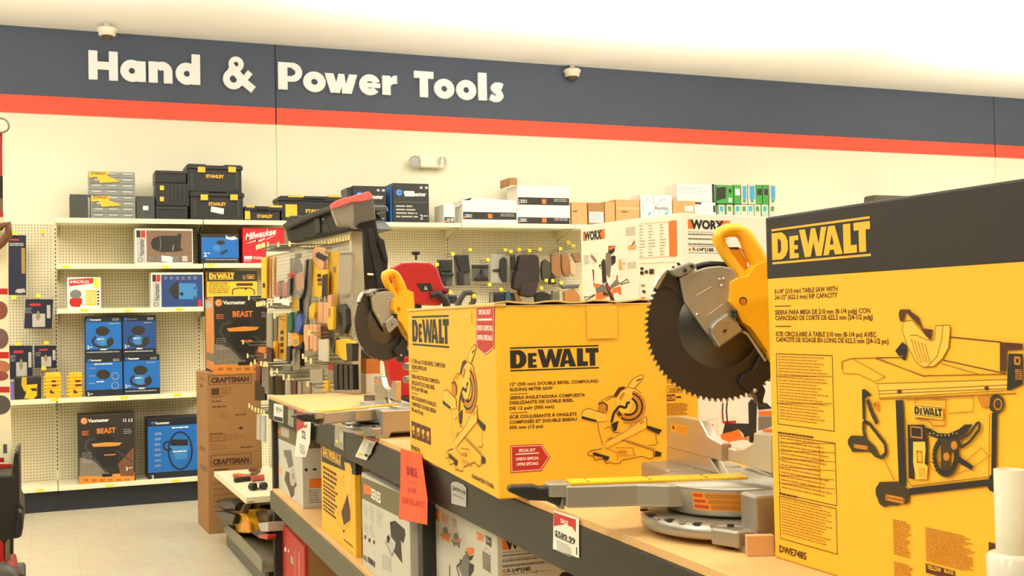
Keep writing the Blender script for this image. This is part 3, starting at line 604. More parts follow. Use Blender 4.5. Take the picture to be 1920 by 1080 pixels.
def worx_saw(Ar, T, k=1.0):
    """photo of a small sliding saw, crop 1086,400 coordinates"""
    Ar.poly(T(190,930, 280,905, 330,940, 390,900, 400,960, 330,965, 260,1000, 220,1045, 195,1030), M_orng); Ar.poly(T(385,870, 480,840, 490,940, 465,945, 450,915, 385,925), M_orng)
    Ar.poly(T(185,850, 280,815, 330,870, 440,750, 470,820, 380,870, 330,960, 280,910, 200,930), M_gry); Ar.poly(T(175,810, 235,815, 240,850, 180,860), M_orng); Ar.poly(T(435,710, 450,720, 445,760, 430,760), M_red)
    Ar.poly(T(340,380, 420,370, 410,440, 370,480, 335,460), M_blk); Ar.poly(T(345,395, 418,370, 415,400, 345,430), M_orng)
    Ar.poly(T(310,460, 340,450, 370,490, 370,600, 355,750, 320,720, 300,640), M_gry); Ar.poly(T(370,500, 400,485, 425,500, 420,570, 375,610), M_blk); Ar.poly(T(255,560, 300,530, 310,640, 320,800, 270,810, 262,640), M_blk)
    Ar.line(T(270,535, 300,545, 262,600, 230,600, 250,640), M_blk, .004*k); Ar.poly(T(300,820, 330,800, 360,880, 410,1000, 420,1050, 380,1045), M_blk); Ar.poly(T(155,650, 172,650, 170,780, 165,780), M_blk); Ar.line(T(170,700, 172,850), M_redp, .003*k)
    Ar.poly(T(275,905, 330,930, 345,950, 280,950), M_blk); Ar.line(T(320,820, 390,960), M_redp, .005*k)
    Ar.line(T(180,940, 120,970, 60,965, 75,1010, 125,985, 185,945), M_blk, .0025*k); Ar.line(T(470,815, 520,785, 555,760, 580,795, 540,805, 480,825), M_blk, .0025*k)
Z4_ = TR(1240, 600, 3.858)
F.poly([(1372, 640), (1400, 560), (1425, 560), (1432, 640), (1425, 745), (1402, 745)], M_gry); F.poly(Z4_(440,600, 448,600, 446,660, 436,660), M_blk); F.line(Z4_(440,655, 446,740, 540,735), M_redp, .006); F.line(Z4_(475,590, 470,650, 480,790), M_dk, .005)
F.poly(Z4_(460,745, 640,750, 665,800, 590,820, 560,790, 440,830), M_dk); F.poly(Z4_(430,825, 560,795, 590,850, 665,850, 660,875, 590,862, 500,878, 462,910, 435,905), M_orng); F.poly(Z4_(580,790, 640,780, 660,830, 600,850), M_blk); F.poly(Z4_(628,600, 650,570, 690,600, 685,820, 660,890, 635,880), M_blk); F.poly(Z4_(700,660, 800,655, 800,695, 705,695), M_orng); F.poly(Z4_(700,700, 800,700, 800,770, 700,800), M_gry); F.poly(Z4_(730,790, 800,785, 800,820, 740,820), M_orng); F.poly(Z4_(690,600, 760,600, 800,640, 700,650), M_blk)
F.rect(1330, 796, 1337, 799, M_orng); F.frame(1322, 787, 1344, 824, M_lgry, .001); F.build('saw_photo', label='printed photo of a sliding saw with orange feet')
T = TR(1086, 400, 6.17)
worx(A, 1093, 434.5, 1134, 452); A.build('brand_logo', label='black brand lettering on orange')
worx_saw(A, T); A.build('saw_photo', label='printed photo of a sliding saw with orange feet')
for (x0, y0, x1, y1, n) in ((540, 170, 655, 270, 7), (560, 570, 665, 650, 6), (55, 490, 120, 600, 7)): A.bars(*p2(T, x0, y0), *p2(T, x1, y1), n, M_gry, .3, .1)
for cx0, wd_ in ((700, 80), (805, 95), (938, 85)):
    for j in range(11): (x_, y_), = T(cx0, 148+j*34.5-(cx0-700)*.08); A.bars(x_, y_, x_+wd_/6.17*(.35 if j % 4 == 0 else .8 if 3 < j < 8 else .5), y_+1.4, 1, M_gry, .9, 0)
A.poly(T(1040,92, 1128,78, 1135,490, 1050,494), M_orng)
for y0, y1 in ((125, 90), (520, 490), (582, 560)): A.line(T(700, y0, 1130, y1), M_orng, .001)
for (x0, y0, x1, y1) in ((568, 310, 655, 432), (462, 530, 535, 655), (136, 465, 210, 575)): A.frame(*p2(T, x0, y0), *p2(T, x1, y1), M_lgry, .0008)
A.poly(T(570,375, 655,360, 655,405, 570,415), mat('pale_orange_ink', (246, 176, 110), .6)); A.poly(T(590,415, 630,330, 655,308, 640,350), M_gry); A.poly(T(465,530, 490,540, 495,655, 465,655), mat('pale_orange_ink')); A.line(T(500,655, 530,610), M_gry, .001); A.text('LED', *p2(T, 508, 590), p2(T, 540, 590)[0], 4, M_gry, .02)
A.line(T(145,485, 200,560), M_gry, .009)
for cx, cy, r_ in ((733, 640, 3), (733, 690, 3.6)): A.disc(*p2(T, cx, cy), r_, M_blk)
A.poly(T(770,660, 800,655, 803,695, 770,695), M_blk); A.poly(T(820,645, 868,642, 870,700, 820,703), M_blk); A.line(T(885, 630, 886, 655), M_gry, .001); A.disc(*p2(T, 757, 905), 3, M_blk); A.line(T(710,800, 710,1020, 820,1025), M_orng, .001); A.poly(T(722,975, 770,965, 768,1000, 722,1003), M_orng)
A.bars(*p2(T, 725, 825), *p2(T, 770, 855), 2, M_blk, .5, 0); A.build('side_print')
# ================================================================ MITRE SAWS
azb, aza = R(96), R(107)
TT = V(1.235, 1.88, ZD)
xb = V(math.sin(azb), math.cos(azb), 0); yb = V(math.sin(R(6)), math.cos(R(6)), 0)
xa = V(math.sin(aza), math.cos(aza), 0); ya = V(-xa.y, xa.x, 0)      # ya points away from the camera
na = -ya
Ta = TR(1200, 420, 6); Tb = TR(1230, 560, 5.4); Tc = TR(1140, 760, 5.4)
M_silver = mat('satin_guard_plate', (178, 168, 148), .42, .6, .05, 120)
M_hole = mat('shadow_brown_plastic', (70, 34, 12), .6)
saw = thing('mitre_saw', 'near sliding mitre saw with raised yellow head, beside the tallest yellow carton', 'mitre saw', TT, R(-6), 'display mitre saws')
def hp(pts, off=0, P=None, n=None):
    P = P or TT; n = n or na; return [onP(x, y, P+n*off, n) for x, y in pts]
def slab(pts, off, th, m, name, parent, bevel=0, label=None, P=None, n=None, extra=None):
    """outline read from the photo in the plane P,n; front at off, thickness th away from the viewer"""
    n = n or na; q = hp(pts, off, P, n); mb = MB(); mb.prism(q, -n*th, m)
    if extra: extra(mb)
    return mb.build(name, parent, bevel=bevel, label=label)
HEAD = []
cB = TT-xa*.022+UP*.396; RB = .1475
# blade with teeth
mb = MB(); NT = 78; pts = []
for i in range(NT):
    for f, r_ in ((0, RB-.0065), (.28, RB-.004), (.42, RB), (.75, RB+.0005), (.8, RB-.007)):
        a_ = 2*math.pi*(i+f)/NT; r_ = min(r_, .116) if 25 < math.degrees(a_) < 121 else r_; pts.append(cB+xa*math.cos(a_)*r_+UP*math.sin(a_)*r_)
mb.prism([p+na*.0012 for p in pts], ya*.0024, M_bdark); o = mb.build('blade', saw, label='dark toothed blade'); HEAD.append(o)
mb = MB(); mb.lathe(cB, [(0, .0022), (.081, .0022), (.082, .0010)], M_blade, 48, na); b2 = mb.build('blade_sheen_disc', o); b2.parent = o; MW[o.name] = MW[saw.name]  # paler disc paints the grey reflection on the blade
# carbide tips catch the light
mb = MB()
for i in range(NT):
    a_ = 2*math.pi*(i+.6)/NT
    if 25 < math.degrees(a_) < 151: continue
    c = cB+xa*math.cos(a_)*(RB-.001)+UP*math.sin(a_)*(RB-.001); t_ = (-xa*math.sin(a_)+UP*math.cos(a_)); r_ = (xa*math.cos(a_)+UP*math.sin(a_))
    mb.box(c-na*.0017-t_*.0014-r_*.003, t_*.0028, na*.0034, r_*.0045, M_alu2)
o2 = mb.build('blade_tips', o)
def H(o): HEAD.append(o); return o
H(slab(Ta(450,600, 640,520, 760,482, 900,470, 1040,490, 1110,600, 1150,800, 1120,1000, 1090,1080)+Tb(840,260, 880,330, 640,500, 480,300, 290,30), .024, .012, M_silver, 'guard_plate', saw, .003))
H(slab(Ta(345,515, 565,422, 640,452, 625,520, 450,600, 400,580), .03, .05, M_guard, 'guard_bracket', saw, .004))
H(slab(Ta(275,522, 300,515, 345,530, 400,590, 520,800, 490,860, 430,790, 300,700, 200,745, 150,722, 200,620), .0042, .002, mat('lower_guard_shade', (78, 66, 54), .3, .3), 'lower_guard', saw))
mb = MB(); q = hp(Ta(292,524, 250,575, 205,650, 172,728), .001); mb.tube(q, [.006, .008, .008, .006], M_alu2, 10); H(mb.build('chrome_guard_edge', saw))
mb = MB(); q = hp(Ta(630,485, 700,462, 800,450, 900,455, 1000,470, 1060,500), .0); mb.tube(q, [.006]*6, M_bpl, 8); H(mb.build('guard_rim', saw))
for x, y, r_ in ((505, 520, .0037), (583, 473, .0037)):
    mb = MB(); c = hp(Ta(x, y), .031)[0]; mb.lathe(c, [(0, .001), (r_, .001), (r_, -.001)], M_blk, 14, na); H(mb.build('rivet', saw))
mb = MB()
for x, y, r_ in ((938, 617, .003), (895, 625, .003), (915, 695, .003), (640, 1020, .003)):
    c = hp(Ta(x, y), .0245)[0]; mb.lathe(c, [(0, .003), (r_, .003), (r_, 0)], M_alu2, 10, na)
for p in (((640, 805), (800, 710)), ((760, 1030), (930, 905))): a_, b_ = hp(Ta(*p[0], *p[1]), .0242); mb.tube([a_, b_], .0007, M_alu2, 5)
H(mb.build('plate_studs', saw))
H(slab(Tb(552,290, 600,230, 735,138, 755,185, 835,240, 850,275, 885,320, 680,470, 640,492, 600,430, 560,370), .045, .03, M_alu, 'carriage_bracket', saw, .004))
for pts_ in (Tb(655,230, 715,185, 760,225, 690,245), Tb(675,330, 700,310, 725,315, 690,350), Tb(760,265, 785,248, 800,270, 775,290)): H(slab(pts_, .0465, .0012, M_hole if pts_[0][1] > 610 else M_silver, 'bracket_slot', saw))
for x, y in ((808, 130), (812, 172)):
    mb = MB(); c = hp(Tb(x, y), .047)[0]; mb.lathe(c, [(0, .001), (.0035, .001), (.0035, -.02)], M_blk, 12, na); H(mb.build('bolt', saw))
# yellow motor cover and D handle
body = H(slab(Ta(1030,652, 1110,602, 1215,588, 1290,470, 1400,420)+[(1465, 500), (1480, 640), (1462, 700)]+Tb(1150,600, 1140,540, 1010,350, 960,290, 880,240, 845,180, 800,90, 740,20)+Ta(1018,860), .04, .075, M_yel2, 'head_cover', saw, .01))
mb = MB(); c = hp(Ta(1160, 865), .0405)[0]; mb.lathe(c, [(0, -.0), (.0072, .0002), (.0078, .0)], M_hole, 18, na); mb.lathe(c+na*.0004+UP*-.0012, [(0, 0), (.006, 0)], mat('dark_orange_recess', (214, 120, 14), .5), 16, na); H(mb.build('brush_cap_recess', saw))
def fat_tube(path, rs, m, k, off):
    mb = MB(); q = hp(path, off); mb.tube(q, rs, m, 14); c0 = TT+na*off
    mb.v = [v+na*((v-c0).dot(na)*(k-1)) for v in mb.v]; return mb
mb = fat_tube(Ta(1150,640, 1110,560, 1035,440, 960,330, 905,235, 880,165, 905,105, 985,72, 1080,68, 1150,95, 1205,165, 1270,290, 1340,430, 1370,560, 1380,700), [.014, .013, .0115, .011, .0115, .0125, .0135, .0135, .0135, .014, .016, .018, .0185, .019, .02], M_yel2, 1.5, .004)
H(mb.build('d_handle', saw, label='yellow D shaped handle'))
H(slab(Ta(1120,540, 1210,520, 1260,440, 1330,470, 1330,640, 1130,640), .016, .035, M_yel2, 'handle_root', saw, .008))
H(slab(Ta(990,275, 1140,262, 1215,400, 1205,520, 1120,540, 1050,480), -.0, .02, mat('recessed_yellow_plastic', (248, 172, 26), .4), 'handle_recess', saw, .003))
H(slab(Ta(1125,300, 1145,292, 1200,385, 1190,395), .0015, .003, mat('pale_slit', (232, 222, 196), .5), 'handle_slit', saw))
H(slab(Ta(972,262, 1115,258, 1130,285, 1085,305, 1040,292, 980,285), .0, .012, M_hole, 'trigger', saw, .002, 'dark trigger'))
H(slab(Tb(1050,570, 1100,560, 1170,620, 1170,810, 1080,860, 1115,930, 1085,1040, 1112,1085, 1040,1065, 1000,960, 900,905, 840,850, 880,770, 980,720), .02, .03, M_bpl, 'lower_guard_link', saw, .003))
mb = MB(); c = hp(Tb(1003, 930), .021)[0]; mb.lathe(c, [(0, .004), (.0035, .0035), (.0045, 0)], M_alu2, 14, na); H(mb.build('link_screw', saw))
mb = MB(); mb.tube(hp(Tb(880,330, 930,360, 1110,630), .03), .003, M_silver, 8); H(mb.build('guard_rod', saw))
# motor on the far side and the rear column (mostly hidden by the carton)
cm = cB+xa*.06+UP*.03
mb = MB(); mb.lathe(cm, [(0, .04), (.05, .04), (.055, .05), (.055, .17), (.045, .19), (0, .19)], M_yel2, 24, ya); mb.lathe(cm, [(.056, .1), (.057, .1), (.057, .14), (.056, .14)], M_bpl, 24, ya); H(mb.build('motor', saw))
for dz in (0, .05):
    mb = MB(); mb.tube([TT+xa*.12+ya*.05+UP*(.19+dz), TT+xa*.42+ya*.05+UP*(.19+dz)], .014, M_alu2, 14); mb.build('slide_rail', saw)
mb = MB(); mb.prism([TT+xa*s_+UP*z_-ya*.03 for s_, z_ in ((.15, .03), (.34, .03), (.34, .30), (.20, .36), (.13, .42), (.09, .36), (.17, .26))], ya*.08, M_alu); mb.build('rear_column', saw, bevel=.006)
# base casting ------------------------------------------------------------------
def bb(mb, x0, y0, z0, x1, y1, z1, m): mb.box(TT+xb*x0+yb*y0+UP*z0, xb*(x1-x0), yb*(y1-y0), UP*(z1-z0), m)
prof = []
mb = MB(); a_c = math.atan2(xb.y, xb.x)
mb.lathe(TT, [(.0, .012), (.178, .012), (.182, .016), (.182, .036), (.172, .040), (.150, .042), (.0, .042)], M_alu, 56)
for k in range(13):
    an = a_c+math.pi+R(-60+k*10); c = TT+V(math.cos(an), math.sin(an), 0)*.176+UP*.0385; r_ = V(math.cos(an), math.sin(an), 0); t_ = V(-r_.y, r_.x, 0)
    mb.box(c-r_*.008-t_*.006, r_*.0155, t_*.012, UP*.0028, M_alu2 if k % 2 else M_blk)
mb.build('base_ring', saw)
for sy in (-1, 1):
    mb = MB()
    y0, y1 = (.155, .30) if sy > 0 else (-.155, -.212)
    out = [TT+xb*x_+yb*y0 for x_ in ()]
    q = [(-.07, 0), (-.07, .10), (.10, .10), (.10, 0), (.07, 0), (.06, .02), (-.035, .02), (-.045, 0)]
    mb.prism([TT+xb*x_+yb*y0+UP*z_ for x_, z_ in q], yb*(y1-y0), M_alu); mb.build('base_wing', saw, bevel=.005)
    mb = MB(); mb.prism([TT+xb*x_+yb*(sy*y_)+UP*.008 for x_, y_ in ((-.11, .12), (-.125, .15), (-.10, .20), (-.06, .20), (-.06, .12))], UP*.03, M_alu); mb.build('foot_flange', saw, bevel=.004)
    for fx in (-.09, .06): mb = MB(); fy = .225 if sy > 0 else -.19; bb(mb, fx, fy-.02, 0, fx+.04, fy+.02, .012, M_alu); mb.build('foot', saw)
mb = MB(); bb(mb, .0, -.2, .03, .16, .2, .09, M_alu); mb.build('base_bridge', saw, bevel=.006)
# turntable and arm
tb = MB(); tb.lathe(TT, [(0, .045), (.128, .045), (.135, .05), (.142, .09), (.146, .098), (.143, .101), (.0, .101)], M_alu, 60)
tt = tb.build('turntable', saw)
am = MB(); am.prism([TT+xa*s_+ya*t_+UP*.058 for s_, t_ in ((-.06, -.075), (-.145, -.062), (-.20, -.038), (-.335, -.030), (-.335, .030), (-.20, .038), (-.145, .062), (-.06, .075))], UP*.0425, M_alu); am.build('turntable_arm', saw, bevel=.004)
am = MB(); am.prism([TT+xa*s_+ya*t_+UP*.078 for s_, t_ in ((-.33, -.027), (-.365, -.022), (-.372, 0), (-.365, .022), (-.33, .027))], UP*.026, M_alu); am.prism([TT+xa*s_-ya*.012+UP*z_ for s_, z_ in ((-.335, .078), (-.352, .078), (-.35, .055), (-.335, .052))], ya*.024, M_alu); am.build('arm_end_cap', saw, bevel=.003)
am = MB(); am.prism([TT+xa*s_-ya*.016+UP*z_ for s_, z_ in ((-.36, .10), (-.38, .096), (-.395, .101), (-.44, .101), (-.445, .092), (-.425, .082), (-.405, .073), (-.37, .07), (-.345, .058), (-.34, .075))], ya*.032, M_bpl); am.build('mitre_lock_grip', saw, bevel=.004, label='black mitre lock grip')
for sg in (-1, 1):
    k_ = MB(); k_.box(TT-xa*.325+ya*(sg*.0145-.0125)+UP*.1008, xa*.345, ya*.025, UP*.0045, mat('yellow_kerf_plastic', (255, 200, 30), .35)); kp = k_.build('kerf_plate', saw, bevel=.0008, label='yellow kerf plate')
    k_ = MB()
    for s_ in (-.29, -.17, -.06): k_.lathe(TT+xa*s_+ya*sg*.016+UP*.1053, [(0, .0006), (.0032, .0006), (.0034, 0)], M_hole, 10)
    k_.build('kerf_screws', kp)
# curved warning label round the turntable
an0 = math.atan2(-TT.y, -TT.x); lab = MB(); lab.flat = True
def band(a0, a1, z0, z1, m, e):
    n_ = 14
    for i in range(n_):
        b0, b1 = a0+(a1-a0)*i/n_, a0+(a1-a0)*(i+1)/n_
        rr = lambda z: .135+.007*(z-.05)/.04+e
        P4 = [TT+V(math.cos(b)*rr(z), math.sin(b)*rr(z), z) for b, z in ((b0, z0), (b1, z0), (b1, z1), (b0, z1))]
        lab.add(P4, [[0, 1, 2, 3]], m)
M_lab = mat('orange_warning_label', (240, 150, 36), .5)
M_red2 = mat('red_orange_ink', (206, 66, 22), .55); M_tan = mat('brown_amber_print', (190, 118, 28), .6)
A0, A1 = an0-R(33), an0+R(24); band(A0, A1, .058, .091, M_lab, .0008)
for j in range(3):
    z0 = .0605+j*.0103; band(A0+R(1), A0+R(9+2*(2-j)), z0+.001, z0+.007, M_red2, .0012); band(A0+R(11+2*(2-j)), A1-R(1), z0, z0+.0082, M_tan, .0012)
lab.build('warning_label', tt, label='orange curved warning label')
# fences
PF = onZ(1350, 890, ZD+.101); nf = -xb
slab(Tc(590,415, 1020,518, 1140,702, 830,625, 590,565), 0, .02, M_alu2, 'lower_fence', saw, .002, P=PF, n=nf)
ff = slab(Tc(590,118, 700,112, 930,155, 1010,310, 1060,345, 1152,390, 1155,572, 590,418), .004, .022, M_alu2, 'sliding_fence', saw, .003, P=PF, n=nf)
fa = Art(ff, PF+nf*.004, nf); MW[ff.name] = MW[saw.name]
fa.poly(Tc(642,178, 808,208, 802,298, 640,262), M_lab); fa.poly(Tc(652,235, 662,195, 680,245), M_blk); fa.bars(*Tc(695, 205)[0], *Tc(795, 270)[0], 5, M_tan, .5, .1); fa.build('warning_label', 'small orange warning label')
slab(Tc(1210,428, 1290,452, 1370,447, 1470,385, 1470,276, 1660,292, 1660,695, 1210,560), .004, .022, M_alu2, 'sliding_fence', saw, .003, P=PF, n=nf)
slab(Tc(1380,640, 1560,705, 1660,700, 1660,735, 1380,660), 0, .02, M_alu, 'lower_fence', saw, .002, P=PF, n=nf)
def kids(o): return [c for c in bpy.data.objects if c.parent == o]
def dup(src, M, label, group=None):
    r = src.copy(); COL.objects.link(r); r.matrix_world = M; MW[r.name] = M; r['label'] = label
    if group: r['group'] = group
    for c in kids(src):
        k = c.copy(); COL.objects.link(k); k.parent = r
        for g in kids(c): g2 = g.copy(); COL.objects.link(g2); g2.parent = k
    return r
q = EYE+ray(729, 600)*(4.26/ray(729, 600).dot(_d))
MF = Matrix.Translation((q.x, q.y, ZD)) @ Matrix.Rotation(R(-6), 4, 'Z')
saw2 = dup(saw, MF, 'far sliding mitre saw with raised yellow head, partly behind the wide yellow carton', 'display mitre saws')
heads = {o.data for o in HEAD}
for c in kids(saw2):                     # this one is swung to a mitre angle and its head sits a touch higher
    nm_ = c.name.split('.')[0]
    if c.data in heads: c.location.z += .018
    if c.data in heads or nm_ in ('turntable', 'turntable_arm', 'arm_end_cap', 'mitre_lock_grip', 'kerf_plate', 'slide_rail', 'rear_column'): c.rotation_euler.z = R(42)
# wooden block by the near saw
P = onZ(1401, 1044, ZD); o, F, A = carton('wood_block', 'small pale wooden block wedged between the near saw base and tallest carton', 'wood block', P, R(-22), .048, .016, .036, M_wood, None, .0015)

# red chop saw behind the far mitre saw --------------------------------------------
Pc = V(1.62, 5.55, ZD); nc = V(-.15, -1, 0).normalized()
S8 = TR(620, 460, 3); Z8 = TR(600, 280, 3.376)
chop = thing('chop_saw', 'red chop saw with round guard standing behind the far mitre saw', 'chop saw', Pc)
slab(Z8(425,830, 455,750, 520,715, 600,712, 700,715, 740,745, 780,850, 805,900, 790,960, 760,990, 560,980, 430,900), 0, .11, M_redp, 'blade_guard', chop, .012, P=Pc, n=nc)
slab(Z8(610,850, 700,848, 715,895, 640,900), .003, .004, M_bpl, 'name_plate', chop, P=Pc, n=nc)
nA = Art(chop, Pc+nc*.0035, nc); nA.text('LL', *S8(528, 248)[0], S8(545, 248)[0][0], 6, M_wht, .04); nA.build('plate_lettering')
mb = MB(); c = hp(Z8(608, 700), -.03, Pc, nc)[0]; mb.tube([c, c+UP*.02], .006, M_bpl, 8); mb.lathe(c+UP*.02, [(0, 0), (.02, .008), (.026, .02), (.014, .026), (0, .026)], M_bpl, 14); mb.build('wing_knob', chop)
mb = MB(); mb.tube(hp(Z8(700,925, 750,915, 790,950, 800,980, 810,1040), .03, Pc, nc), .02, M_bpl, 10); mb.build('carry_handle', chop)
mb = MB(); c = hp(Z8(795, 895), .01, Pc, nc)[0]; mb.lathe(c, [(0, .01), (.016, .01), (.02, -.06), (0, -.06)], mat('dark_red_plastic', (120, 26, 26), .4), 16, nc); mb.build('spindle_cap', chop)
slab([(722, 668), (790, 668), (800, 745), (738, 745), (730, 700)], .0, .14, M_redp, 'motor_body', chop, .008, P=Pc, n=nc)
mb = MB(); a_ = hp([(700, 742)], .06, Pc, nc)[0]; mb.box(V(a_.x, a_.y, ZD), V(.35, -.03, 0), V(.03, .30, 0), UP*.03, M_bpl); mb.build('base_plate', chop, bevel=.005)
mb = MB(); mb.tube([hp([(775, 560)], -.05, Pc, nc)[0], hp([(770, 700)], -.05, Pc, nc)[0]], .045, M_bpl, 14); mb.build('arm_column', chop)
# grey grip of another tool behind the carton
Pg = V(1.72, 4.55, ZD); ng = V(-.2, -1, 0).normalized()
tg = thing('hand_tool', 'dark grey looped tool handle with lime button peeking above the wide yellow carton', 'hand tool', Pg)
mb = MB(); Z9 = TR(800, 440, 6.4); mb.tube(hp(Z9(370,860, 400,780, 450,700, 520,690, 570,720, 560,800, 520,880), 0, Pg, ng), .013, mat('dark_grey_rubber', (74, 72, 66), .5), 12); mb.build('grip', tg)
mb = MB(); c = hp(Z9(572, 740), .016, Pg, ng)[0]; mb.lathe(c, [(0, .006), (.009, .005), (.011, 0)], mat('lime_button', (222, 214, 60), .4), 14, ng); mb.build('button', tg)
zt_ = hp(Z9(450, 860), 0, Pg, ng)[0].z; c = hp(Z9(450, 860), 0, Pg, ng)[0]
mb = MB(); mb.box(V(c.x-.07, c.y, ZD), V(.16, 0, 0), V(0, .2, 0), UP*(zt_-ZD), M_bpl); mb.build('tool_body', tg, bevel=.02)
mat('black_plastic_edge', (52, 50, 48), .35); mat('photo_blue', (60, 130, 190), .5); mat('photo_black', (26, 25, 24), .5); mat('black_carton', (44, 43, 41), .4)
# ================================================================ UNDER THE DECK
M_side = mat('grey_white_carton', (208, 203, 186), .6, 0, .02)  # white greyed to stand in for the shade under the deck
G7 = TR(505, 790, 6.356); G8 = TR(670, 870, 5.143)
g, F, A = cartonR('bench_grinder_carton', 'white and olive grinder carton at the far end of the lower shelf', 'carton', 511, 567, 812, .605, .035, .34, M_side, ym=880)
A.poly([(511, 788), (567, 800), (567, 842), (511, 817)], M_olive); A.poly(G7(60,70, 130,100, 130,160, 60,140), M_orng); A.poly(G7(138,60, 235,95, 235,205, 138,165), M_lgry)
A.build('printed_band', label='olive printed band')
A.poly(G7(170,340, 260,345, 290,530, 230,560, 200,440, 180,420), M_gry); A.poly(G7(200,590, 180,690, 230,820, 260,915, 300,880, 300,800, 330,760, 290,640), mat('olive_brown_photo', (96, 82, 62), .6)); A.disc(*G7(280, 660)[0], 6, M_lgry, 18); A.disc(*G7(283, 655)[0], 2, mat('dusty_red', (180, 120, 110), .6), 6); A.build('tool_photo')
A.poly(G7(60,510, 150,540, 150,625, 60,600), mat('pale_orange_ink')); A.bars(*G7(55, 640)[0], *G7(90, 760)[0], 8, M_lgry, .4); A.bars(*G7(105, 340)[0], *G7(118, 460)[0], 5, M_gry, .5); A.build('printed_marks')
F.rect(567, 800, 604, 842, M_olive); F.rect(580, 898, 604, 916, M_orng); F.bars(579, 920, 602, 946, 6, M_gry, .35); F.disc(574, 881, 3, M_blk); F.disc(590, 880, 4, M_blk, 2); F.build('printed_marks')
d, F, A = cartonR('planer_tool_carton', 'narrow yellow carton with brand lettering standing between two white cartons', 'carton', 603.5, 666, 846, .605, .02, .1, M_yel, ym=960, xr=678)
H_ = 0
A.poly([(603.5, 822), (666, 846), (666, 891), (603.5, 865)], M_dk); A.k = 1
q = [(605.5, 831), (640, 846.5), (640, 869.5), (605.5, 853.5)]
a0, b0 = A.ab(605.5, 855); a1, _ = A.ab(640, 868); _, b1 = A.ab(605.5, 831); l = A._l()
for p in DEW: A.polyab([(a0+(a1-a0)*x/4, b0+(b1-b0)*y) for x, y in p], M_yink, l)
A.build('brand_logo', label='yellow brand lettering on black')
for y0, y1, n in ((873, 899, 3), (900, 928, 4), (930, 958, 4)): A.bars(606, y0, 633, y1, n, M_brn, .55)
A.bars(607, 1000, 613, 1006, 1, M_brn, .7); A.bars(645, 1010, 662, 1014, 1, M_brn, .7); A.build('printed_text')
A.poly(G7(895,480, 960,500, 985,560, 985,700, 960,960, 940,1000), M_pale); A.line(G7(895,480, 950,500, 985,560, 980,900), M_brn, .0016); A.line(G7(890,640, 870,690, 900,780), M_brn, .002); A.poly([(652, 925), (657, 960), (657, 975), (645, 985), (640, 960), (646, 945)], M_brn); A.line([(646, 943), (633, 963), (634, 978), (645, 996), (657, 978), (658, 944)], M_brn, .0015); A.disc(645, 996, 2, M_brn); A.build('tool_drawing')
F.rect(666, 846, 679, 891, M_dk); F.build('top_band')
s3, F, A = cartonR('scroll_saw_carton', 'olive topped white carton with a bench saw photo beside the orange paper sign', 'carton', 679.5, 768, 934, .605, .015, .42, M_side, ym=1000)
A.poly([(678.5, 894), (768, 932), (768, 979), (678.5, 934)], M_olive); A.poly(G8(60,190, 130,215, 130,300, 60,280), M_orng)
a0, b0 = A.ab(696, 933); a1, _ = A.ab(714, 940); _, b1 = A.ab(696, 914); vs, fs, asp = glyphs('SERIES', .03); l = A._l(); A.mb.add([A.W(a0+x*(a1-a0), b0+y*(b1-b0))+l for x, y in vs], fs, M_wht); A.build('brand_band', label='olive band with pale lettering')
A.poly(G8(315,560, 365,545, 460,630, 465,690, 445,765, 420,740, 435,960, 355,850, 370,760, 325,700), M_dk); A.poly(G8(270,740, 300,690, 320,720, 370,800, 335,885), mat('pale_photo_grey', (190, 186, 176), .5)); A.line(G8(270,750, 335,885, 370,800), M_blk, .004); A.poly(G8(285,700, 305,680, 320,720, 300,770, 285,750), M_blk); A.build('tool_photo')
for x0, y0, x1, y1, n in ((65, 380, 105, 510, 9), (120, 400, 165, 540, 9), (185, 440, 240, 580, 9), (65, 560, 105, 650, 6), (120, 590, 165, 690, 6)): A.bars(*G8(x0, y0)[0], *G8(x1, y1)[0], n, M_lgry, .4)
for x_, y_ in ((78, 705), (118, 735), (163, 755)): A.disc(*G8(x_, y_)[0], 1.8, M_brn, 4)
A.poly(G8(242,870, 325,915, 325,1040, 240,1010), M_lgry); A.bars(*G8(60, 870)[0], *G8(95, 925)[0], 1, M_gry, .9, 0); A.bars(*G8(105, 890)[0], *G8(170, 950)[0], 1, M_dk, .9, 0); A.build('printed_marks')
w4, F, A = cartonR('sliding_saw_carton', 'white carton with black and orange lettering under the middle of the rack', 'carton', 800, 932, 1001, .30, .05, .62, M_side, ym=1030)
worx(F, 942, 1011.5, 1032, 1031); F.build('brand_logo', label='black brand lettering on orange')
for y in (1036, 1048.5, 1063.5, 1078): F.rect(942, y, 1031, y+.8, M_gry)
for y, x1 in ((1041, 1000), (1051, 1011), (1060, 1021)): F.bars(942, y, x1, y+3.2, 1, M_gry, .9, 0)
F.poly([(941, 1071), (946, 1067), (949, 1071), (945, 1075)], M_orng); F.text('7-1/4"(185', 950, 1074, 995, 7, M_blk, .04); F.text('...)', 996, 1074, 1007, 6, M_gry, .02); F.build('printed_text')
F.poly([(1048, 1080), (1054, 1073), (1086, 1070), (1097, 1078), (1098, 1085), (1048, 1086)], M_blk); F.text('20', 1138, 1076, 1155, 8, M_gry, .06); F.build('saw_photo')
KL = TR(790, 920, 5.189)
a0, b0 = A.ab(803, 966); a1, _ = A.ab(824, 974); _, b1 = A.ab(803, 944)
A.polyab([(a0, b0), (a0, b1), (a1, b1), (a1, b0)], M_orng); vs, fs, asp = glyphs('WORX', .05); l = A._l(); A.mb.add([A.W(a0+x*(a1-a0)*.85, b0+y*(b1-b0))+l for x, y in vs], fs, M_blk); A.build('brand_logo', label='black brand lettering on orange')
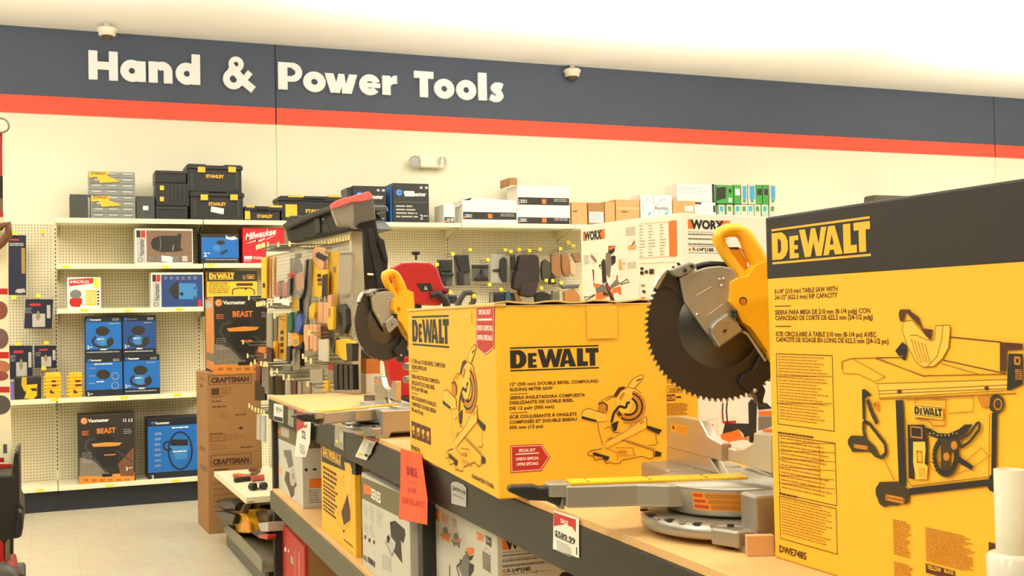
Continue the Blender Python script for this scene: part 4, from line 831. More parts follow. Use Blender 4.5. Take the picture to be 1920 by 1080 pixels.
A.bars(*KL(200, 215)[0], *KL(270, 300)[0], 5, M_orng, .5); A.bars(*KL(307, 270)[0], *KL(345, 350)[0], 5, M_gry, .4); A.bars(*KL(60, 300)[0], *KL(175, 480)[0], 14, M_lgry, .4); A.bars(*KL(60, 500)[0], *KL(130, 540)[0], 1, M_gry, .9)
a0, b0 = A.ab(894, 1010); a1, _ = A.ab(909, 1017); _, b1 = A.ab(894, 996); vs, fs, asp = glyphs('20V', .05); l = A._l(); A.mb.add([A.W(a0+x*(a1-a0), b0+y*(b1-b0))+l for x, y in vs], fs, M_orng)
for st, y in (('POWER', 1006), ('SHARE', 1015)):
    a0, b0 = A.ab(911, y+5); a1, _ = A.ab(922, y+5); _, b1 = A.ab(911, y-3); vs, fs, asp = glyphs(st, .03); l = A._l(); A.mb.add([A.W(a0+x*(a1-a0), b0+y*(b1-b0))+l for x, y in vs], fs, M_blk)
A.build('printed_text')
for dx, dy in ((0, 0), (105, 55)):
    A.poly(KL(188+dx,415+dy, 285+dx,415+dy, 285+dx,445+dy, 188+dx,445+dy), mat('photo_wood', (200, 140, 90), .6)); A.poly(KL(215+dx,360+dy, 250+dx,355+dy, 260+dx,415+dy, 210+dx,415+dy), M_gry); A.poly(KL(200+dx,445+dy, 275+dx,445+dy, 265+dx,510+dy, 240+dx,470+dy, 215+dx,485+dy), M_orng if dx == 0 else M_gry)
A.poly(KL(445,555, 510,555, 515,610, 470,625, 440,610), M_orng); A.poly(KL(430,580, 445,600, 470,640, 510,625, 490,680, 440,660), M_blk); A.poly(KL(410,640, 450,600, 480,720, 470,830, 400,830, 360,740), M_gry); A.poly(KL(465,700, 515,720, 510,780, 480,830, 465,830), M_dk); A.line(KL(375,670, 395,690, 345,740, 370,830), M_dk, .006)
A.oring(*KL(632, 660)[0], 8, 20, M_orng, .0015); A.bars(*KL(600, 590)[0], *KL(675, 760)[0], 9, M_blk, .5, 0); A.line(KL(277,730, 278,830), M_blk, .006); A.build('saw_photo', label='printed photo of a sliding saw')
A.bars(*KL(55, 590)[0], *KL(90, 740)[0], 1, M_lgry, .3); A.mb = MB(); A.mb.flat = True
# dark carton deeper on the lower shelf and red carton on the floor
P = RK(.50, 3.55, .605)
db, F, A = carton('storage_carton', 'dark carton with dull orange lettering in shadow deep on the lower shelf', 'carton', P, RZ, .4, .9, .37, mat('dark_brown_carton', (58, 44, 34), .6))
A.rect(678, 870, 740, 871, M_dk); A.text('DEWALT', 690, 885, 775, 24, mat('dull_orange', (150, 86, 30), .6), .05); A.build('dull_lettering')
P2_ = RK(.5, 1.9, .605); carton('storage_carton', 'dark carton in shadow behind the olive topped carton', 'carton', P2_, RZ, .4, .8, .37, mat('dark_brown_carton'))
rd, F, A = cartonR('red_tool_carton', 'red and brown carton on the floor under the far end of the rack', 'carton', 517, 571, 1026, 0.0, .05, .33, mat('red_carton', (192, 52, 40), .5), ym=1060)
mbx = MB(); exr = V(math.cos(RZ), math.sin(RZ), 0); O_ = MW[rd.name].translation
hh = onP(571, 1026, RK(.05, 0, 0), -exr).z
mbx.box(O_+exr*.04-ev*.001+UP*.0, exr*.29, ev*.0, UP*hh, M_card)
mbx = MB(); mbx.box(O_+exr*.02-ev*.0012, exr*.312, ev*.001, UP*hh, M_card); mbx.build('cardboard_side', rd)
A.k = 2; A.line([(553, 1033), (553, 1080)], M_wht, .006); A.line([(561, 1036), (561, 1080)], M_wht, .01); A.disc(535, 1030, 2, M_wht, 5); A.disc(541, 1033, 1.2, M_wht, 3); A.bars(545, 1040, 551, 1075, 1, M_lgry, .4); A.build('pale_lettering')

# ================================================================ TAGS AND PAPER ON THE BEAMS
def beam_paper(name, label, cat, pts, u, m, th=.0008, group=None):
    P = RK(u, 0, 0); n = -eu; q = [onP(x, y, P, n) for x, y in pts]; mb = MB(); mb.prism(q, -n*th, m)
    c = sum(q, V(0, 0, 0))/len(q); o = mb.build(name, None, Matrix.Translation(c)); tag(o, label, cat, group); return o, Art(o, P, n)
M_paper = mat('white_label_paper', (240, 238, 222), .5); GT = 'price labels along the rack beam'
H1 = TR(490, 730, 12); H2 = TR(620, 770, 12); H3 = TR(980, 900, 6); H4 = TR(760, 840, 6)
o, A = beam_paper('price_label', 'white price label with black footer at the far corner of the rack beam', 'price label', H1(283,315, 350,325, 490,355, 490,755, 275,695), -.0105, M_paper, group=GT)
A.text('$20', *H1(335, 455)[0], H1(465, 455)[0][0], 6, M_blk, .02); A.poly(H1(285,600, 480,640, 480,735, 285,690), M_blk); A.bars(*H1(335, 490)[0], *H1(430, 520)[0], 1, M_gry); A.build('printed_text')
M_clr = mat('cloudy_label_sleeve', (170, 166, 146), .25)
o, A = beam_paper('price_label', 'small grey sleeve label with red edge, second from the far corner of the beam', 'price label', H1(603,370, 735,440, 725,855, 597,800), -.0105, M_clr, group=GT); A.poly(H1(605,410, 735,470, 733,500, 605,440), mat('faded_red', (170, 84, 66), .6)); A.build('red_edge')
o, A = beam_paper('sale_flyer', 'red and white folded sale flyer hanging off the rack beam', 'sale flyer', H1(800,480, 1120,560)+[(581, 830), (573, 857), (552, 856), (557, 812)], -.03, M_paper)
A.poly(H1(795,480, 1090,545, 1020,870, 940,860, 790,960), M_red); A.text('SA', *H1(960, 790)[0], H1(1050, 790)[0][0], 16, M_wht, .03); A.build('red_panel')
A.text('S2', 566, 820, 573, 14, M_blk, .03); A.bars(562, 832, 573, 850, 4, M_gry, .4); A.build('printed_text')
o, A = beam_paper('price_label', 'grey sleeve label above the narrow yellow carton', 'price label', [(628, 795), (644, 805), (644, 844.5), (627, 836)], -.0105, M_clr, group=GT); A.poly([(637, 801), (644, 806), (644, 809), (637, 804)], mat('faded_red')); A.poly([(629, 824), (634, 826), (634, 831), (629, 829)], M_tagy); A.poly([(638, 810), (643, 813), (643, 830), (637, 828)], M_lgry); A.build('printed_marks')
o, A = beam_paper('price_label', 'tilted white price label with red header and yellow spot', 'price label', H2(770,570, 1035,665, 800,1120, 550,1030), -.016, M_paper, group=GT)
A.poly(H2(785,582, 1025,665, 1000,715, 775,625), M_red); A.disc(*H2(668, 985)[0], 5.2, M_tagy, 3.4); A.poly(H2(870,700, 985,725, 900,1000, 800,950), M_lgry); A.poly(H2(780,965, 850,990, 830,1050, 755,1010), M_blk); A.text('W', *H2(870, 800)[0], H2(910, 800)[0][0], 3.5, M_blk, .02); A.build('printed_marks')
o, A = beam_paper('price_label', 'grey rounded price label in a sleeve under the wide yellow carton', 'price label', [(845.5, 908), (848, 904), (856, 903), (868, 908), (874, 915), (874, 951), (846.5, 944)], -.0105, mat('dull_label', (184, 182, 172), .5), group=GT)
A.text('$499.99', 848.5, 918, 873, 8, M_blk, .02); A.bars(849, 925, 872, 929, 2, M_gry); A.build('printed_text')
o, A = beam_paper('price_label', 'large red and white sale label on the near rack beam', 'price label', H3(348,345, 630,432, 633,878, 340,775), -.0105, M_paper, group=GT)
A.poly(H3(350,362, 600,445, 598,590)+H3(560,530, 480,500, 420,505, 352,520), M_red)
A.text('SALE', *H3(430, 478)[0], H3(512, 495)[0][0], 8.3, M_wht, .03); a = H3(362, 605)[0]
a0, b0 = A.ab(*H3(362, 603)[0]); a1, b1_ = A.ab(*H3(592, 670)[0]); _, bt = A.ab(*H3(362, 545)[0]); vs, fs, asp = glyphs('$589.99', .03); l = A._l(); slope = (b1_-b0)/(a1-a0)*.6
A.mb.add([A.W(a0+x*(a1-a0), b0+slope*0+y*(bt-b0)*1.15-.004) + l for x, y in vs], fs, M_dk)
A.bars(*H3(390, 630)[0], *H3(560, 650)[0], 1, M_gry, .8, 0); A.bars(*H3(385, 675)[0], *H3(565, 800)[0], 7, M_lgry, .5); A.poly(H3(604,755, 614,758, 614,845, 604,842), M_dk); A.build('printed_text')
# neon paper sign, slightly curled
P = RK(-.03, 0, 0); n = -eu
rows = []
for i in range(9):
    t_ = i/8; l_ = (751+(-4)*t_+1.5*math.sin(t_*3), 841+132*t_); r_ = (790+12*min(1, t_*1.6)-1*t_, 852+130*t_+2*t_)
    row = []
    for j in range(5):
        s_ = j/4; x, y = l_[0]+(r_[0]-l_[0])*s_, l_[1]+(r_[1]-l_[1])*s_
        off = .012*math.sin(s_*math.pi)*(.3+t_)+.03*t_*s_; row.append(onP(x, y, P+n*off, n))
    rows.append(row)
mb = MB(); mb.add([p for row in rows for p in row]+[p-n*.0006 for row in rows for p in row], [[i*5+j, (i+1)*5+j, (i+1)*5+j+1, i*5+j+1] for i in range(8) for j in range(4)]+[[45+i*5+j+1, 45+(i+1)*5+j+1, 45+(i+1)*5+j, 45+i*5+j] for i in range(8) for j in range(4)], M_neon, True)
sg = mb.build('paper_sign', None, Matrix.Translation(rows[0][0])); tag(sg, 'neon orange handwritten paper sign taped to the rack beam', 'paper sign')
def SP(s_, t_):
    i = min(7, int(t_*8)); j = min(3, int(s_*4)); a_, b_ = t_*8-i, s_*4-j
    return (rows[i][j]*(1-b_)+rows[i][j+1]*b_)*(1-a_)+(rows[i+1][j]*(1-b_)+rows[i+1][j+1]*b_)*a_+n*.002
mb = MB(); mb.flat = True
for st, s0, s1, t0, h, b in (('SMILE', .26, .72, .345, .125, .03), ("you're on", .3, .64, .45, .03, .0), ('24 HR', .3, .62, .585, .075, .0), ('SURVEILLANCE!', .12, .93, .765, .09, .0)):
    vs, fs, asp = glyphs(st, b); mb.add([SP(s0+x*(s1-s0), t0-y*h) for x, y in vs], fs, mat('crimson_marker', (176, 24, 40), .6))
mb.build('handwriting', sg, label='dark red handwriting')

# ================================================================ GOODS ON THE WALL SHELVES
def spiral(A, cx, cy, r, m): A.disc(cx, cy, r, m, r); A.oring(cx, cy, r*.55, r*.55, M_wht, .003, 14, 20, 330)
gT = 'goods on the top shelf'
M_dgrey = mat('dark_grey_plastic', (64, 66, 62), .5)
YT = 10.36
bxY('storage_case', 'plain dark grey box at the left end of the top shelf', 'storage case', 131, 165, 364, ZT, YT, .25, M_dgrey)
def organizer(x0, x1, yt, zb, lb):
    o, F, A = bxY('drawer_organizer', lb, 'drawer organizer', x0, x1, yt, zb, YT, .2, mat('grey_drawer_plastic', (150, 152, 144), .3), 'shrink wrapped drawer organizers')
    zt = onY(x0, yt, YT).z; a = onY(x0, yt+20, YT).x; b = onY(x1, yt+20, YT).x; W = (b-a)/3; H = (zt-zb)/4
    for i in range(3):
        for j in range(4):
            mb = MB(); mb.abox((a+W*i+.004, YT-.006, zb+H*j+.004), (a+W*(i+1)-.004, YT, zb+H*(j+1)-.004), mat('smoky_drawer', (136, 138, 132), .12)); mb.abox((a+W*i+W*.2, YT-.012, zb+H*j+H*.55), (a+W*(i+1)-W*.2, YT-.005, zb+H*j+H*.72), mat('drawer_lip', (206, 206, 196), .2)); mb.build('drawer', o)
    F.P = F.P+F.n*.0135; w_ = x1-x0
    F.poly([(x0+1, yt+1), (x0+w_*.45, yt+1), (x0+w_*.4, yt+9), (x0+w_*.7, yt+19), (x0+w_*.25, yt+22), (x0+w_*.18, yt+11), (x0+1, yt+12)], M_yink); F.text('STANLEY', x0+5, yt+6, x0+33, 5, M_blk, .03); F.poly([(x0+3, yt+14), (x0+11, yt+13), (x0+11, yt+24), (x0+4, yt+24)], M_gry); F.build('printed_sleeve', label='yellow printed sleeve')
    return zt
z1 = organizer(170, 254, 366, ZT, 'lower grey shrink wrapped drawer organizer with yellow sleeve'); organizer(166, 253, 321, z1, 'upper grey shrink wrapped drawer organizer with yellow sleeve')
o, F, A = bxY('storage_case', 'dark box with small white sticker between organizers and crates', 'storage case', 255.5, 290, 367.5, ZT, YT, .25, M_dgrey); F.rect(268, 386, 278, 394, M_wht); F.build('sticker')
def crate(x0, x1, yt, yb, zb, lb, latch=False):
    o, F, A = bxY('tool_crate', lb, 'tool crate', x0, x1, yt, zb, YT, .26, M_bpl, 'black tool crates', .008)
    if latch:
        for y in (348, 369): mb = MB(); a = onY(x0+7, y, YT); b = onY(x0+15, y+9, YT); mb.abox((a.x, YT-.012, b.z), (b.x, YT, a.z), M_yink); mb.build('latch', o, bevel=.004, label='orange latch')
        for k in range(4): mb = MB(); a = onY(x0+27+k*8, 349, YT); b = onY(x0+30+k*8, 378, YT); mb.abox((a.x, YT-.008, b.z), (b.x, YT, a.z), mat('black_plastic_edge', (52, 50, 48), .35)); mb.build('rib', o)
    else:
        mb = MB(); a = onY(x0+1, yt+3, YT); b = onY(x1-1, yt+7, YT); mb.abox((a.x, YT-.01, b.z), (b.x, YT, a.z), mat('black_plastic_edge')); mb.build('rim', o)
    return onY(x0, yt, YT).z
z1 = crate(292, 352, 386, 411, ZT, 'bottom black tool crate of the stack of three'); z2 = crate(292.5, 355, 342.5, 386, z1, 'middle black tool crate with two orange latches', True); crate(291, 349, 319, 342, z2, 'top black tool crate of the stack of three')
def toolbox(x0, x1, yt, zb, lb, Y=YT, kind=0):
    o, F, A = bxY('toolbox', lb, 'toolbox', x0+2, x1-2, yt+8, zb, Y, .26, M_bpl, 'black toolboxes with yellow latches', .006)
    a = onY(x0, yt, Y); b = onY(x1, yt+10, Y); c = onY(x0, yt+9, Y)
    mb = MB(); L_ = b.x-a.x; mb.prism([V(a.x+L_*u, Y-.014, c.z+(a.z-c.z)*v) for u, v in ((0, 0), (0, .7), (.04, 1), (.32, 1), (.36, .8), (.64, .8), (.68, 1), (.96, 1), (1, .7), (1, 0))], V(0, .285, 0), M_bpl); mb.build('lid', o, bevel=.004)
    w_ = x1-x0; h_ = 0
    if kind == 0:
        for u in (.2, .74): a = onY(x0+w_*u, yt+6, Y); b = onY(x0+w_*(u+.135), yt+17, Y); mb = MB(); mb.abox((a.x, Y-.024, b.z), (b.x, Y-.005, a.z), M_yink); mb.build('latch', o, bevel=.003, label='yellow latch')
        F.P = F.P+F.n*.004; F.text('STANLEY', x0+w_*.35, yt+26, x0+w_*.67, 6, M_yink, .04)
        if zb < ZT+.01: F.poly([(396, 387), (420, 391), (419, 402), (395, 397)], M_wht)
        for u in (.09, .88): F.rect(x0+w_*u, yt+14, x0+w_*u+2.5, yt+47, M_dgrey)
        F.build('brand_mark')
    else:
        for u0, u1 in (((.0, .26), (.62, .97)) if kind == 1 else ((.13, .38), (.76, .99))): a = onY(x0+w_*u0+3, yt, Y); b = onY(x0+w_*u1, yt+3.5, Y); mb = MB(); mb.abox((a.x, Y-.018, b.z), (b.x, Y+.15, a.z+.004), M_yink); mb.build('latch', o, bevel=.003, label='yellow latch')
        a = onY(x0+w_*(.3 if kind == 1 else .4), yt+1, Y); b = onY(x0+w_*(.6 if kind == 1 else .74), yt+7, Y); mb = MB(); mb.abox((a.x, Y-.03, b.z), (b.x, Y-.01, a.z), M_bpl); mb.build('handle', o, bevel=.004)
        F.P = F.P+F.n*.004; y_ = yt+(19 if kind == 1 else 28); F.text('STANLEY', x0+w_*(.33 if kind == 1 else .43), y_+3, x0+w_*(.73 if kind == 1 else .76), 6, M_yink, .04); F.rect(x0+1 if kind == 1 else x0+14, yt+(9 if kind == 1 else 16), x0+(11 if kind == 1 else 36), yt+(25 if kind == 1 else 40), M_yink); F.build('brand_mark')
    return onY(x0, yt, Y).z
z1 = toolbox(355, 458, 359, ZT, 'lower black toolbox with two yellow latches and a crooked white sticker'); toolbox(349, 455, 307, z1, 'upper black toolbox with two yellow latches')
toolbox(458, 531, 386, ZT, 'small flat black toolbox with yellow corners', kind=1); toolbox(521, 641, 367, ZT, 'long black toolbox with yellow label, half hidden by the leaning case', kind=2)
def vac_black(x0, xc, x1, yt, yc, lb, first):
    # left side turned into view
    C = onY(xc, yt+20, YT); a_ = R(24)
    o, F, A = carton('vacuum_carton', lb, 'carton', V(C.x, YT, ZT), R(0), onY(x1, yt+20, YT).x-C.x, .3, onY(xc, yt, YT).z-ZT, mat('black_carton', (44, 43, 41), .4), 'black vacuum cartons on the top shelf')
    spiral(F, xc+12, yt+18, 6.5, mat('logo_blue', (30, 100, 190), .5)); F.text('Vacmaster', xc+20, yt+24, x1-5, 8, M_wht, .03); F.text('2', x1-16, yt+68, x1-11, 9, M_wht, .02); F.bars(x1-10, yt+61, x1-1, yt+64, 1, M_wht); F.bars(xc+6, yt+42, xc+50, yt+68, 4, M_lgry, .4, .4)
    F.rect(xc+3, yt+35, x1-3, yt+35.8, M_gry)
    if first: F.rect(xc+22, yt+15, xc+40, yt+25, M_wht)
    F.text('8 8', x1-17, yt+11, x1-2, 5, M_wht, .0); F.build('printed_text')
    return o
vac_black(661, 662, 723.5, 348, 0, 'black vacuum carton behind the plastic wrapped case', False); vac_black(735, 736.5, 804, 343, 0, 'black vacuum carton with a white sticker over its blue spiral logo', True)
mb = MB()
for x0, x1, y in ((644, 662, 349), (723.5, 736.5, 346)):
    a = onY(x0, 380, YT+.18); b = onY(x1, 380, YT+.02); zt = onY(x1, y, YT).z
    o_, F, A = carton('vacuum_carton', 'blue side of a carton %s' % ('left of the black vacuum cartons' if x0 < 700 else 'between the two black vacuum cartons'), 'carton', V(a.x, YT+.03, ZT), 0, b.x-a.x, .25, zt-ZT-.01, M_blue if x0 > 700 else mat('black_carton'), 'side cartons on the top shelf')
# white opened cartons
def worx_small(x0, x1, yt, zb, lb, flap=0):
    o, F, A = bxY('opened_carton', lb, 'carton', x0, x1, yt, zb, YT, .28, M_white, 'white cartons with dark printed strip')
    F.rect(x0+1, yt+(24 if zb == ZT and flap == 0 else 22), x1-1, yt+(36), M_dk); w_ = x1-x0
    F.bars(x0+6, yt+27, x0+18, yt+34, 2, M_wht, .5, 0); F.rect(x0+w_*.47, yt+26, x0+w_*.55, yt+34, M_orng); F.bars(x0+w_*.7, yt+26, x0+w_*.95, yt+32, 2, M_lgry, .4, 0); F.disc(x0+4, yt+27.5, 2, M_blue); F.disc(x0+4, yt+32, 2, M_orng); F.build('printed_strip')
    if flap:
        zt = onY(x0, yt, YT).z; a = onY(x0, yt+9, YT).x; b = onY(x1, yt+9, YT).x
        if flap == 1: mb = MB(); mb.prism([V(a-.02, YT+.01, zt-.06), V(a+.045, YT+.01, zt+.04), V(a+.12, YT+.01, zt+.028), V(b, YT+.01, zt+.005), V(b, YT+.01, zt), V(a, YT+.01, zt)], V(0, .2, 0), M_white); mb.build('raised_flap', o)
        else:
            mb = MB(); mb.abox((a, YT+.27, zt), (b, YT+.275, zt+.085), mat('pinkish_cardboard', (226, 206, 180), .7)); mb.abox((a-.075, YT+.02, zt-.005), (a-.07, YT+.27, zt+.075), M_card); mb.abox((a-.075, YT+.0, zt), (a, YT+.004, zt+.075), M_card); mb.build('raised_flap', o)
    return onY(x0, yt, YT).z
worx_small(832, 853, 383, ZT, 'white carton partly hidden left of the opened one'); worx_small(867, 969, 375, ZT, 'opened white carton with raised left flap', 1)
z1 = worx_small(970, 1069, 383, ZT, 'white carton under the opened one with cardboard lining'); worx_small(970, 1068, 347.5, z1, 'topmost white carton with open cardboard lining', 2)
# cardboard boxes
for x0, x1, yt, lb, stick in ((1072, 1101, 379, 'leftmost small brown box on the top shelf', 0), (1103, 1133, 380, 'small brown box with large white sticker', 1), (1134.5, 1153, 378, 'narrow brown box beside the taped one', 0), (1155, 1199, 374, 'wide taped brown box beside the white cartons', 2), (1262, 1302, 376, 'brown box with white sticker under the white printed carton', 3)):
    o, F, A = bxY('cardboard_box', lb, 'cardboard box', x0, x1, yt, ZT, YT, .25, M_card2 if stick != 1 else M_card, 'brown boxes on the top shelf')
    if stick == 1: F.rect(1105, 397, 1131, 417, M_wht); F.bars(1108, 400, 1128, 415, 5, M_gry, .35); F.build('sticker')
    elif stick == 2: F.rect(1155, 388, 1199, 392, mat('tan_tape', (214, 176, 120), .3)); F.bars(1165, 396, 1180, 400, 1, M_brn); F.build('tape')
    elif stick == 3: F.rect(1284, 386, 1300, 396, M_wht); F.build('sticker')
    elif x0 < 1100: F.bars(1074, 395, 1084, 399, 1, M_brn); F.build('printed_mark')
for x0, x1, lb in ((1201, 1225, 'white weed killer carton turned sideways'), (1226, 1260, 'white weed killer carton with dark green lettering')):
    o, F, A = bxY('garden_carton', lb, 'carton', x0, x1, 365, ZT, YT, .22, M_white, 'white garden cartons', .003); w_ = x1-x0
    F.oring(x0+w_*.6, 388, w_*.42, 14, M_teal, .006, 14, 120, 280); F.poly([(x0+w_*.55, 402), (x0+w_*.9, 394), (x0+w_*.7, 404)], M_teal)
    if x0 > 1220: F.text('Roundup', x0+2, 393, x1-7, 7, mat('dark_green_ink', (44, 84, 60), .6), .02)
    F.build('printed_text')
zt0 = onY(1302, 377, YT).z
o, F, A = bxY('printed_carton', 'white carton with line drawings lying above the brown box', 'carton', 1270, 1341, 344.5, zt0, YT, .25, M_white); F.bars(1273, 352, 1325, 366, 3, M_lgry, .3); F.frame(1296, 352, 1312, 370, M_lgry, .002); F.rect(1334.5, 345, 1339.5, 380, M_dk); F.build('printed_drawing')
o, F, A = bxY('printed_carton', 'white carton with black edge label beside the brown box', 'carton', 1303, 1342, 377.5, ZT, YT, .25, M_white); F.rect(1303, 379, 1315, 383, M_dk); F.rect(1337, 385, 1341, 398, M_dk); F.build('edge_label')
zg = onY(1400, 383, YT).z
for i, x0 in enumerate((1348, 1363, 1378, 1390, 1402, 1415, 1429, 1443)):
    o, F, A = bxY('garden_light_carton', ['pale', 'green', 'pale', 'cream', 'green', 'pale', 'pale', 'cream'][i]+' small carton in the lower row, number %d from the left' % (i+1) if 0 else 'small pale green carton in the lower row of the garden stack', 'carton', x0, x0+11.5, 383.5, ZT, YT, .2, M_side if i % 2 else mat('pale_green_carton', (180, 206, 170), .5), 'lower row of pale green cartons', .001)
    F.rect(x0+2, 387, x0+8, 396, M_teal if i % 2 == 0 else M_green); F.build('printed_patch')
for i, (x0, x1, m, lb) in enumerate(((1344, 1375, M_green, 'wide green carton with black photo in the upper garden row'), (1376.5, 1388, M_green, 'green carton with white sticker beside the wide green one'), (1390, 1401, M_side, 'narrow carton with blue strip, third in the upper row'), (1403, 1417, M_side, 'narrow carton with blue strip under a crooked sticker'), (1418, 1429, M_green, 'green carton with dark patch in the upper row'), (1430.5, 1440.5, M_green, 'narrow green carton second from the right end'), (1443, 1455, M_side, 'rightmost narrow carton with blue strip'))):
    o, F, A = bxY('garden_light_carton', lb, 'carton', x0, x1, 346.5, zg+.003, YT, .2, m, 'upper row of garden light cartons', .001)
    if i == 0: F.poly([(1344, 352), (1361, 350), (1361, 372), (1344, 376)], M_dk); F.disc(1369, 358, 3, M_dk, 4); F.rect(1366, 371, 1372, 379, M_wht)
    elif m is M_side: F.rect(x0+2, 349, x1-2, 374, M_teal); F.disc((x0+x1)/2, 377, 3, M_green); F.text('I', x0+4, 370, x0+7, 16, M_wht, .02) if 0 else None
    else: F.rect(x0+2, 354, x1-1, 366, M_dk if i > 3 else M_wht)
    F.build('printed_patch')
o, F, A = bxY('tool_bag', 'dark lumpy bag on the top shelf seen over the tallest yellow carton', 'bag', 1640, 1714, 365, ZT, YT, .2, mat('dark_fabric_grey', (96, 88, 76), .9), None, .03)
# second shelf
def vac_white(x0, x1, yt, zb, body, lb, kind):
    o, F, A = bxY('vacuum_carton', lb, 'carton', x0, x1, yt, zb, 10.37, .22, M_white, 'white framed vacuum cartons')
    h_ = 67 if kind == 0 else 68; w_ = x1-x0; yb = yt+h_
    F.rect(x0+2, yt+4, x0+w_*.175, yb-2, M_lgry); F.rect(x0+2, yt+4, x0+w_*.09, yt+17, M_dk); F.rect(x0+w_*.1, yt+4, x0+w_*.175, yt+17, M_red)
    F.text('Vacmaster', x0+w_*.15, yb-15, yt+20, 9, M_dk, .02, rot=1); F.oring(x0+w_*.09, yb-8, 4, 4, M_dk, .004)
    F.rect(x0+w_*.19, yt+4, x1-2, yb-3, body)
    if kind == 0:
        F.poly([(x0+32, yt+20), (x0+38, yt+17), (x0+47, yt+14), (x0+80, yt+14), (x0+80, yt+10), (x0+87, yt+11), (x0+86, yt+17), (x0+85, yt+37), (x0+90, yt+41), (x0+80, yt+44), (x0+47, yt+45), (x0+32, yt+38), (x0+29, yt+28)], M_dk); F.line([(x0+46, yt+15), (x0+48, yt+28), (x0+46, yt+44)], M_gry, .006); F.line([(x0+72, yt+31), (x0+70, yt+42)], M_lgry, .005)
        for k in range(5): F.rect(x0+24+k*16, yt+52, x0+34+k*16, yt+62, M_lgry if k in (2, 4) else M_gry)
        F.poly([(303, 479), (324, 482), (323, 492), (303, 490)], M_wht)
    else:
        F.poly([(x0+32, yt+33), (x0+38, yt+25), (x0+46, yt+18), (x0+52, yt+17), (x0+52, yt+50), (x0+46, yt+50), (x0+38, yt+42)], M_dk); F.poly([(x0+52, yt+20), (x0+82, yt+20), (x0+86, yt+28), (x0+86, yt+44), (x0+82, yt+50), (x0+52, yt+50)], mat('photo_blue', (60, 130, 190), .5)); F.disc(x0+57, yt+40, 3.5, M_dk); F.disc(x0+82, yt+29, 2, M_dk); F.disc(x0+81, yt+47, 2, M_dk); F.rect(x1-10, yb-17, x1-4, yb-4, M_red)
        for k in range(6): F.bars(x0+24+k*11, yt+8, x0+31+k*11, yt+14, 3, M_lgry, .3)
    F.build('printed_front')
vac_white(253.5, 361.5, 428, Z2, M_brown, 'white framed carton with sideways photo of a black vacuum on the second shelf', 0)
vac_white(283.5, 381.5, 511, Z3, mat('navy_blue_print', (36, 64, 120), .5), 'white framed carton with blue sideways vacuum picture on the third shelf', 1)
o, F, A = bxY('vacuum_carton', 'wrapped blue carton with small wet vacuum left of the red carton', 'carton', 377, 448, 438, Z2b, 10.37, .24, mat('black_carton'), None)
F.rect(378, 445, 447, 484, M_blue); F.rect(377, 438, 448, 445, M_dk); F.text('2', 382, 481, 388, 8, M_wht, .02); F.bars(389, 474, 395, 477, 1, M_wht); F.bars(386, 486, 445, 489, 1, M_lgry, .5, 0)
F.disc(414, 455, 8, M_dk, 4.5); F.disc(406, 465, 7, mat('photo_blue'), 7); F.poly([(413, 474), (426, 467), (427, 471), (415, 478)], M_dk); F.poly([(423, 441), (430, 445), (440, 443), (446, 448), (435, 450), (424, 448)], M_wht); F.build('printed_front')
o, F, A = bxY('power_tool_carton', 'red carton with white script lettering on the second shelf', 'carton', 455, 533, 427, Z2b, 10.36, .22, mat('bright_red_carton', (214, 28, 38), .45), None)
a0, b0 = F.ab(460, 450); a1, _ = F.ab(517, 450); _, b1 = F.ab(460, 437); vs, fs, asp = glyphs('Milwaukee', .03); l = F._l(); F.mb.add([F.W(a0+x*(a1-a0)+.012*y, b0+y*(b1-b0)+x*.055)+l for x, y in vs], fs, M_wht)
F.poly([(460, 457), (480, 450), (479, 453), (497, 446), (496, 449), (518, 440), (500, 449.5), (501, 447), (484, 454), (485, 451.5)], M_wht); F.rect(458, 480, 473, 486, M_wht); F.text('TOOL-', 475, 486, 496, 5, M_wht, .03); F.bars(458, 488, 474, 491, 1, M_wht); F.build('brand_lettering', label='white brand lettering and lightning bolt')
o, F, A = bxY('boxed_mouse_sander', 'small red and white boxed tool with yellow panel on the third shelf', 'carton', 126, 189, 520, Z3, 10.38, .14, M_white, None)
F.poly([(129, 524), (175, 521), (175, 531), (130, 537)], M_red); F.text('MICRO', 132, 531, 167, 5, M_wht, .03); F.rect(176, 522, 185, 541, M_tagy); F.rect(160, 544, 181, 573, M_yink); F.bars(161, 547, 180, 572, 9, M_wht, .2, .1); F.bars(182, 545, 186, 574, 5, M_brn, .6, 0)
F.disc(142, 552, 11, M_gry, 9); F.poly([(131, 560), (154, 559), (154, 568), (149, 576), (134, 575), (130, 568)], M_redp); F.build('printed_front')
# yellow tool carton behind the striped one
o, F, A = bxY('power_tool_carton', 'yellow and black tool carton behind the orange striped vacuum carton', 'carton', 388, 482, 508.5, Z3b, 10.37, .22, M_yel, None)
F.rect(388, 508.5, 482, 528, M_dk); F.dewalt(392, 511, 439, 524.5, M_yink); F.text('Q', 455, 523, 460, 7, M_yink, .0); F.frame(463, 515, 477, 523, M_yink, .003); F.text('20V', 465, 522, 475, 5, M_yink, .02); F.build('brand_logo', label='yellow brand lettering on black')
F.bars(391, 530, 432, 552, 6, M_brn, .35); F.rect(443, 531, 474, 536, M_brn); F.line([(436, 553), (436, 543), (446, 540), (470, 540), (477, 545), (477, 553)], M_brn, .01); F.disc(461, 542, 2, M_brn); F.build('printed_text')
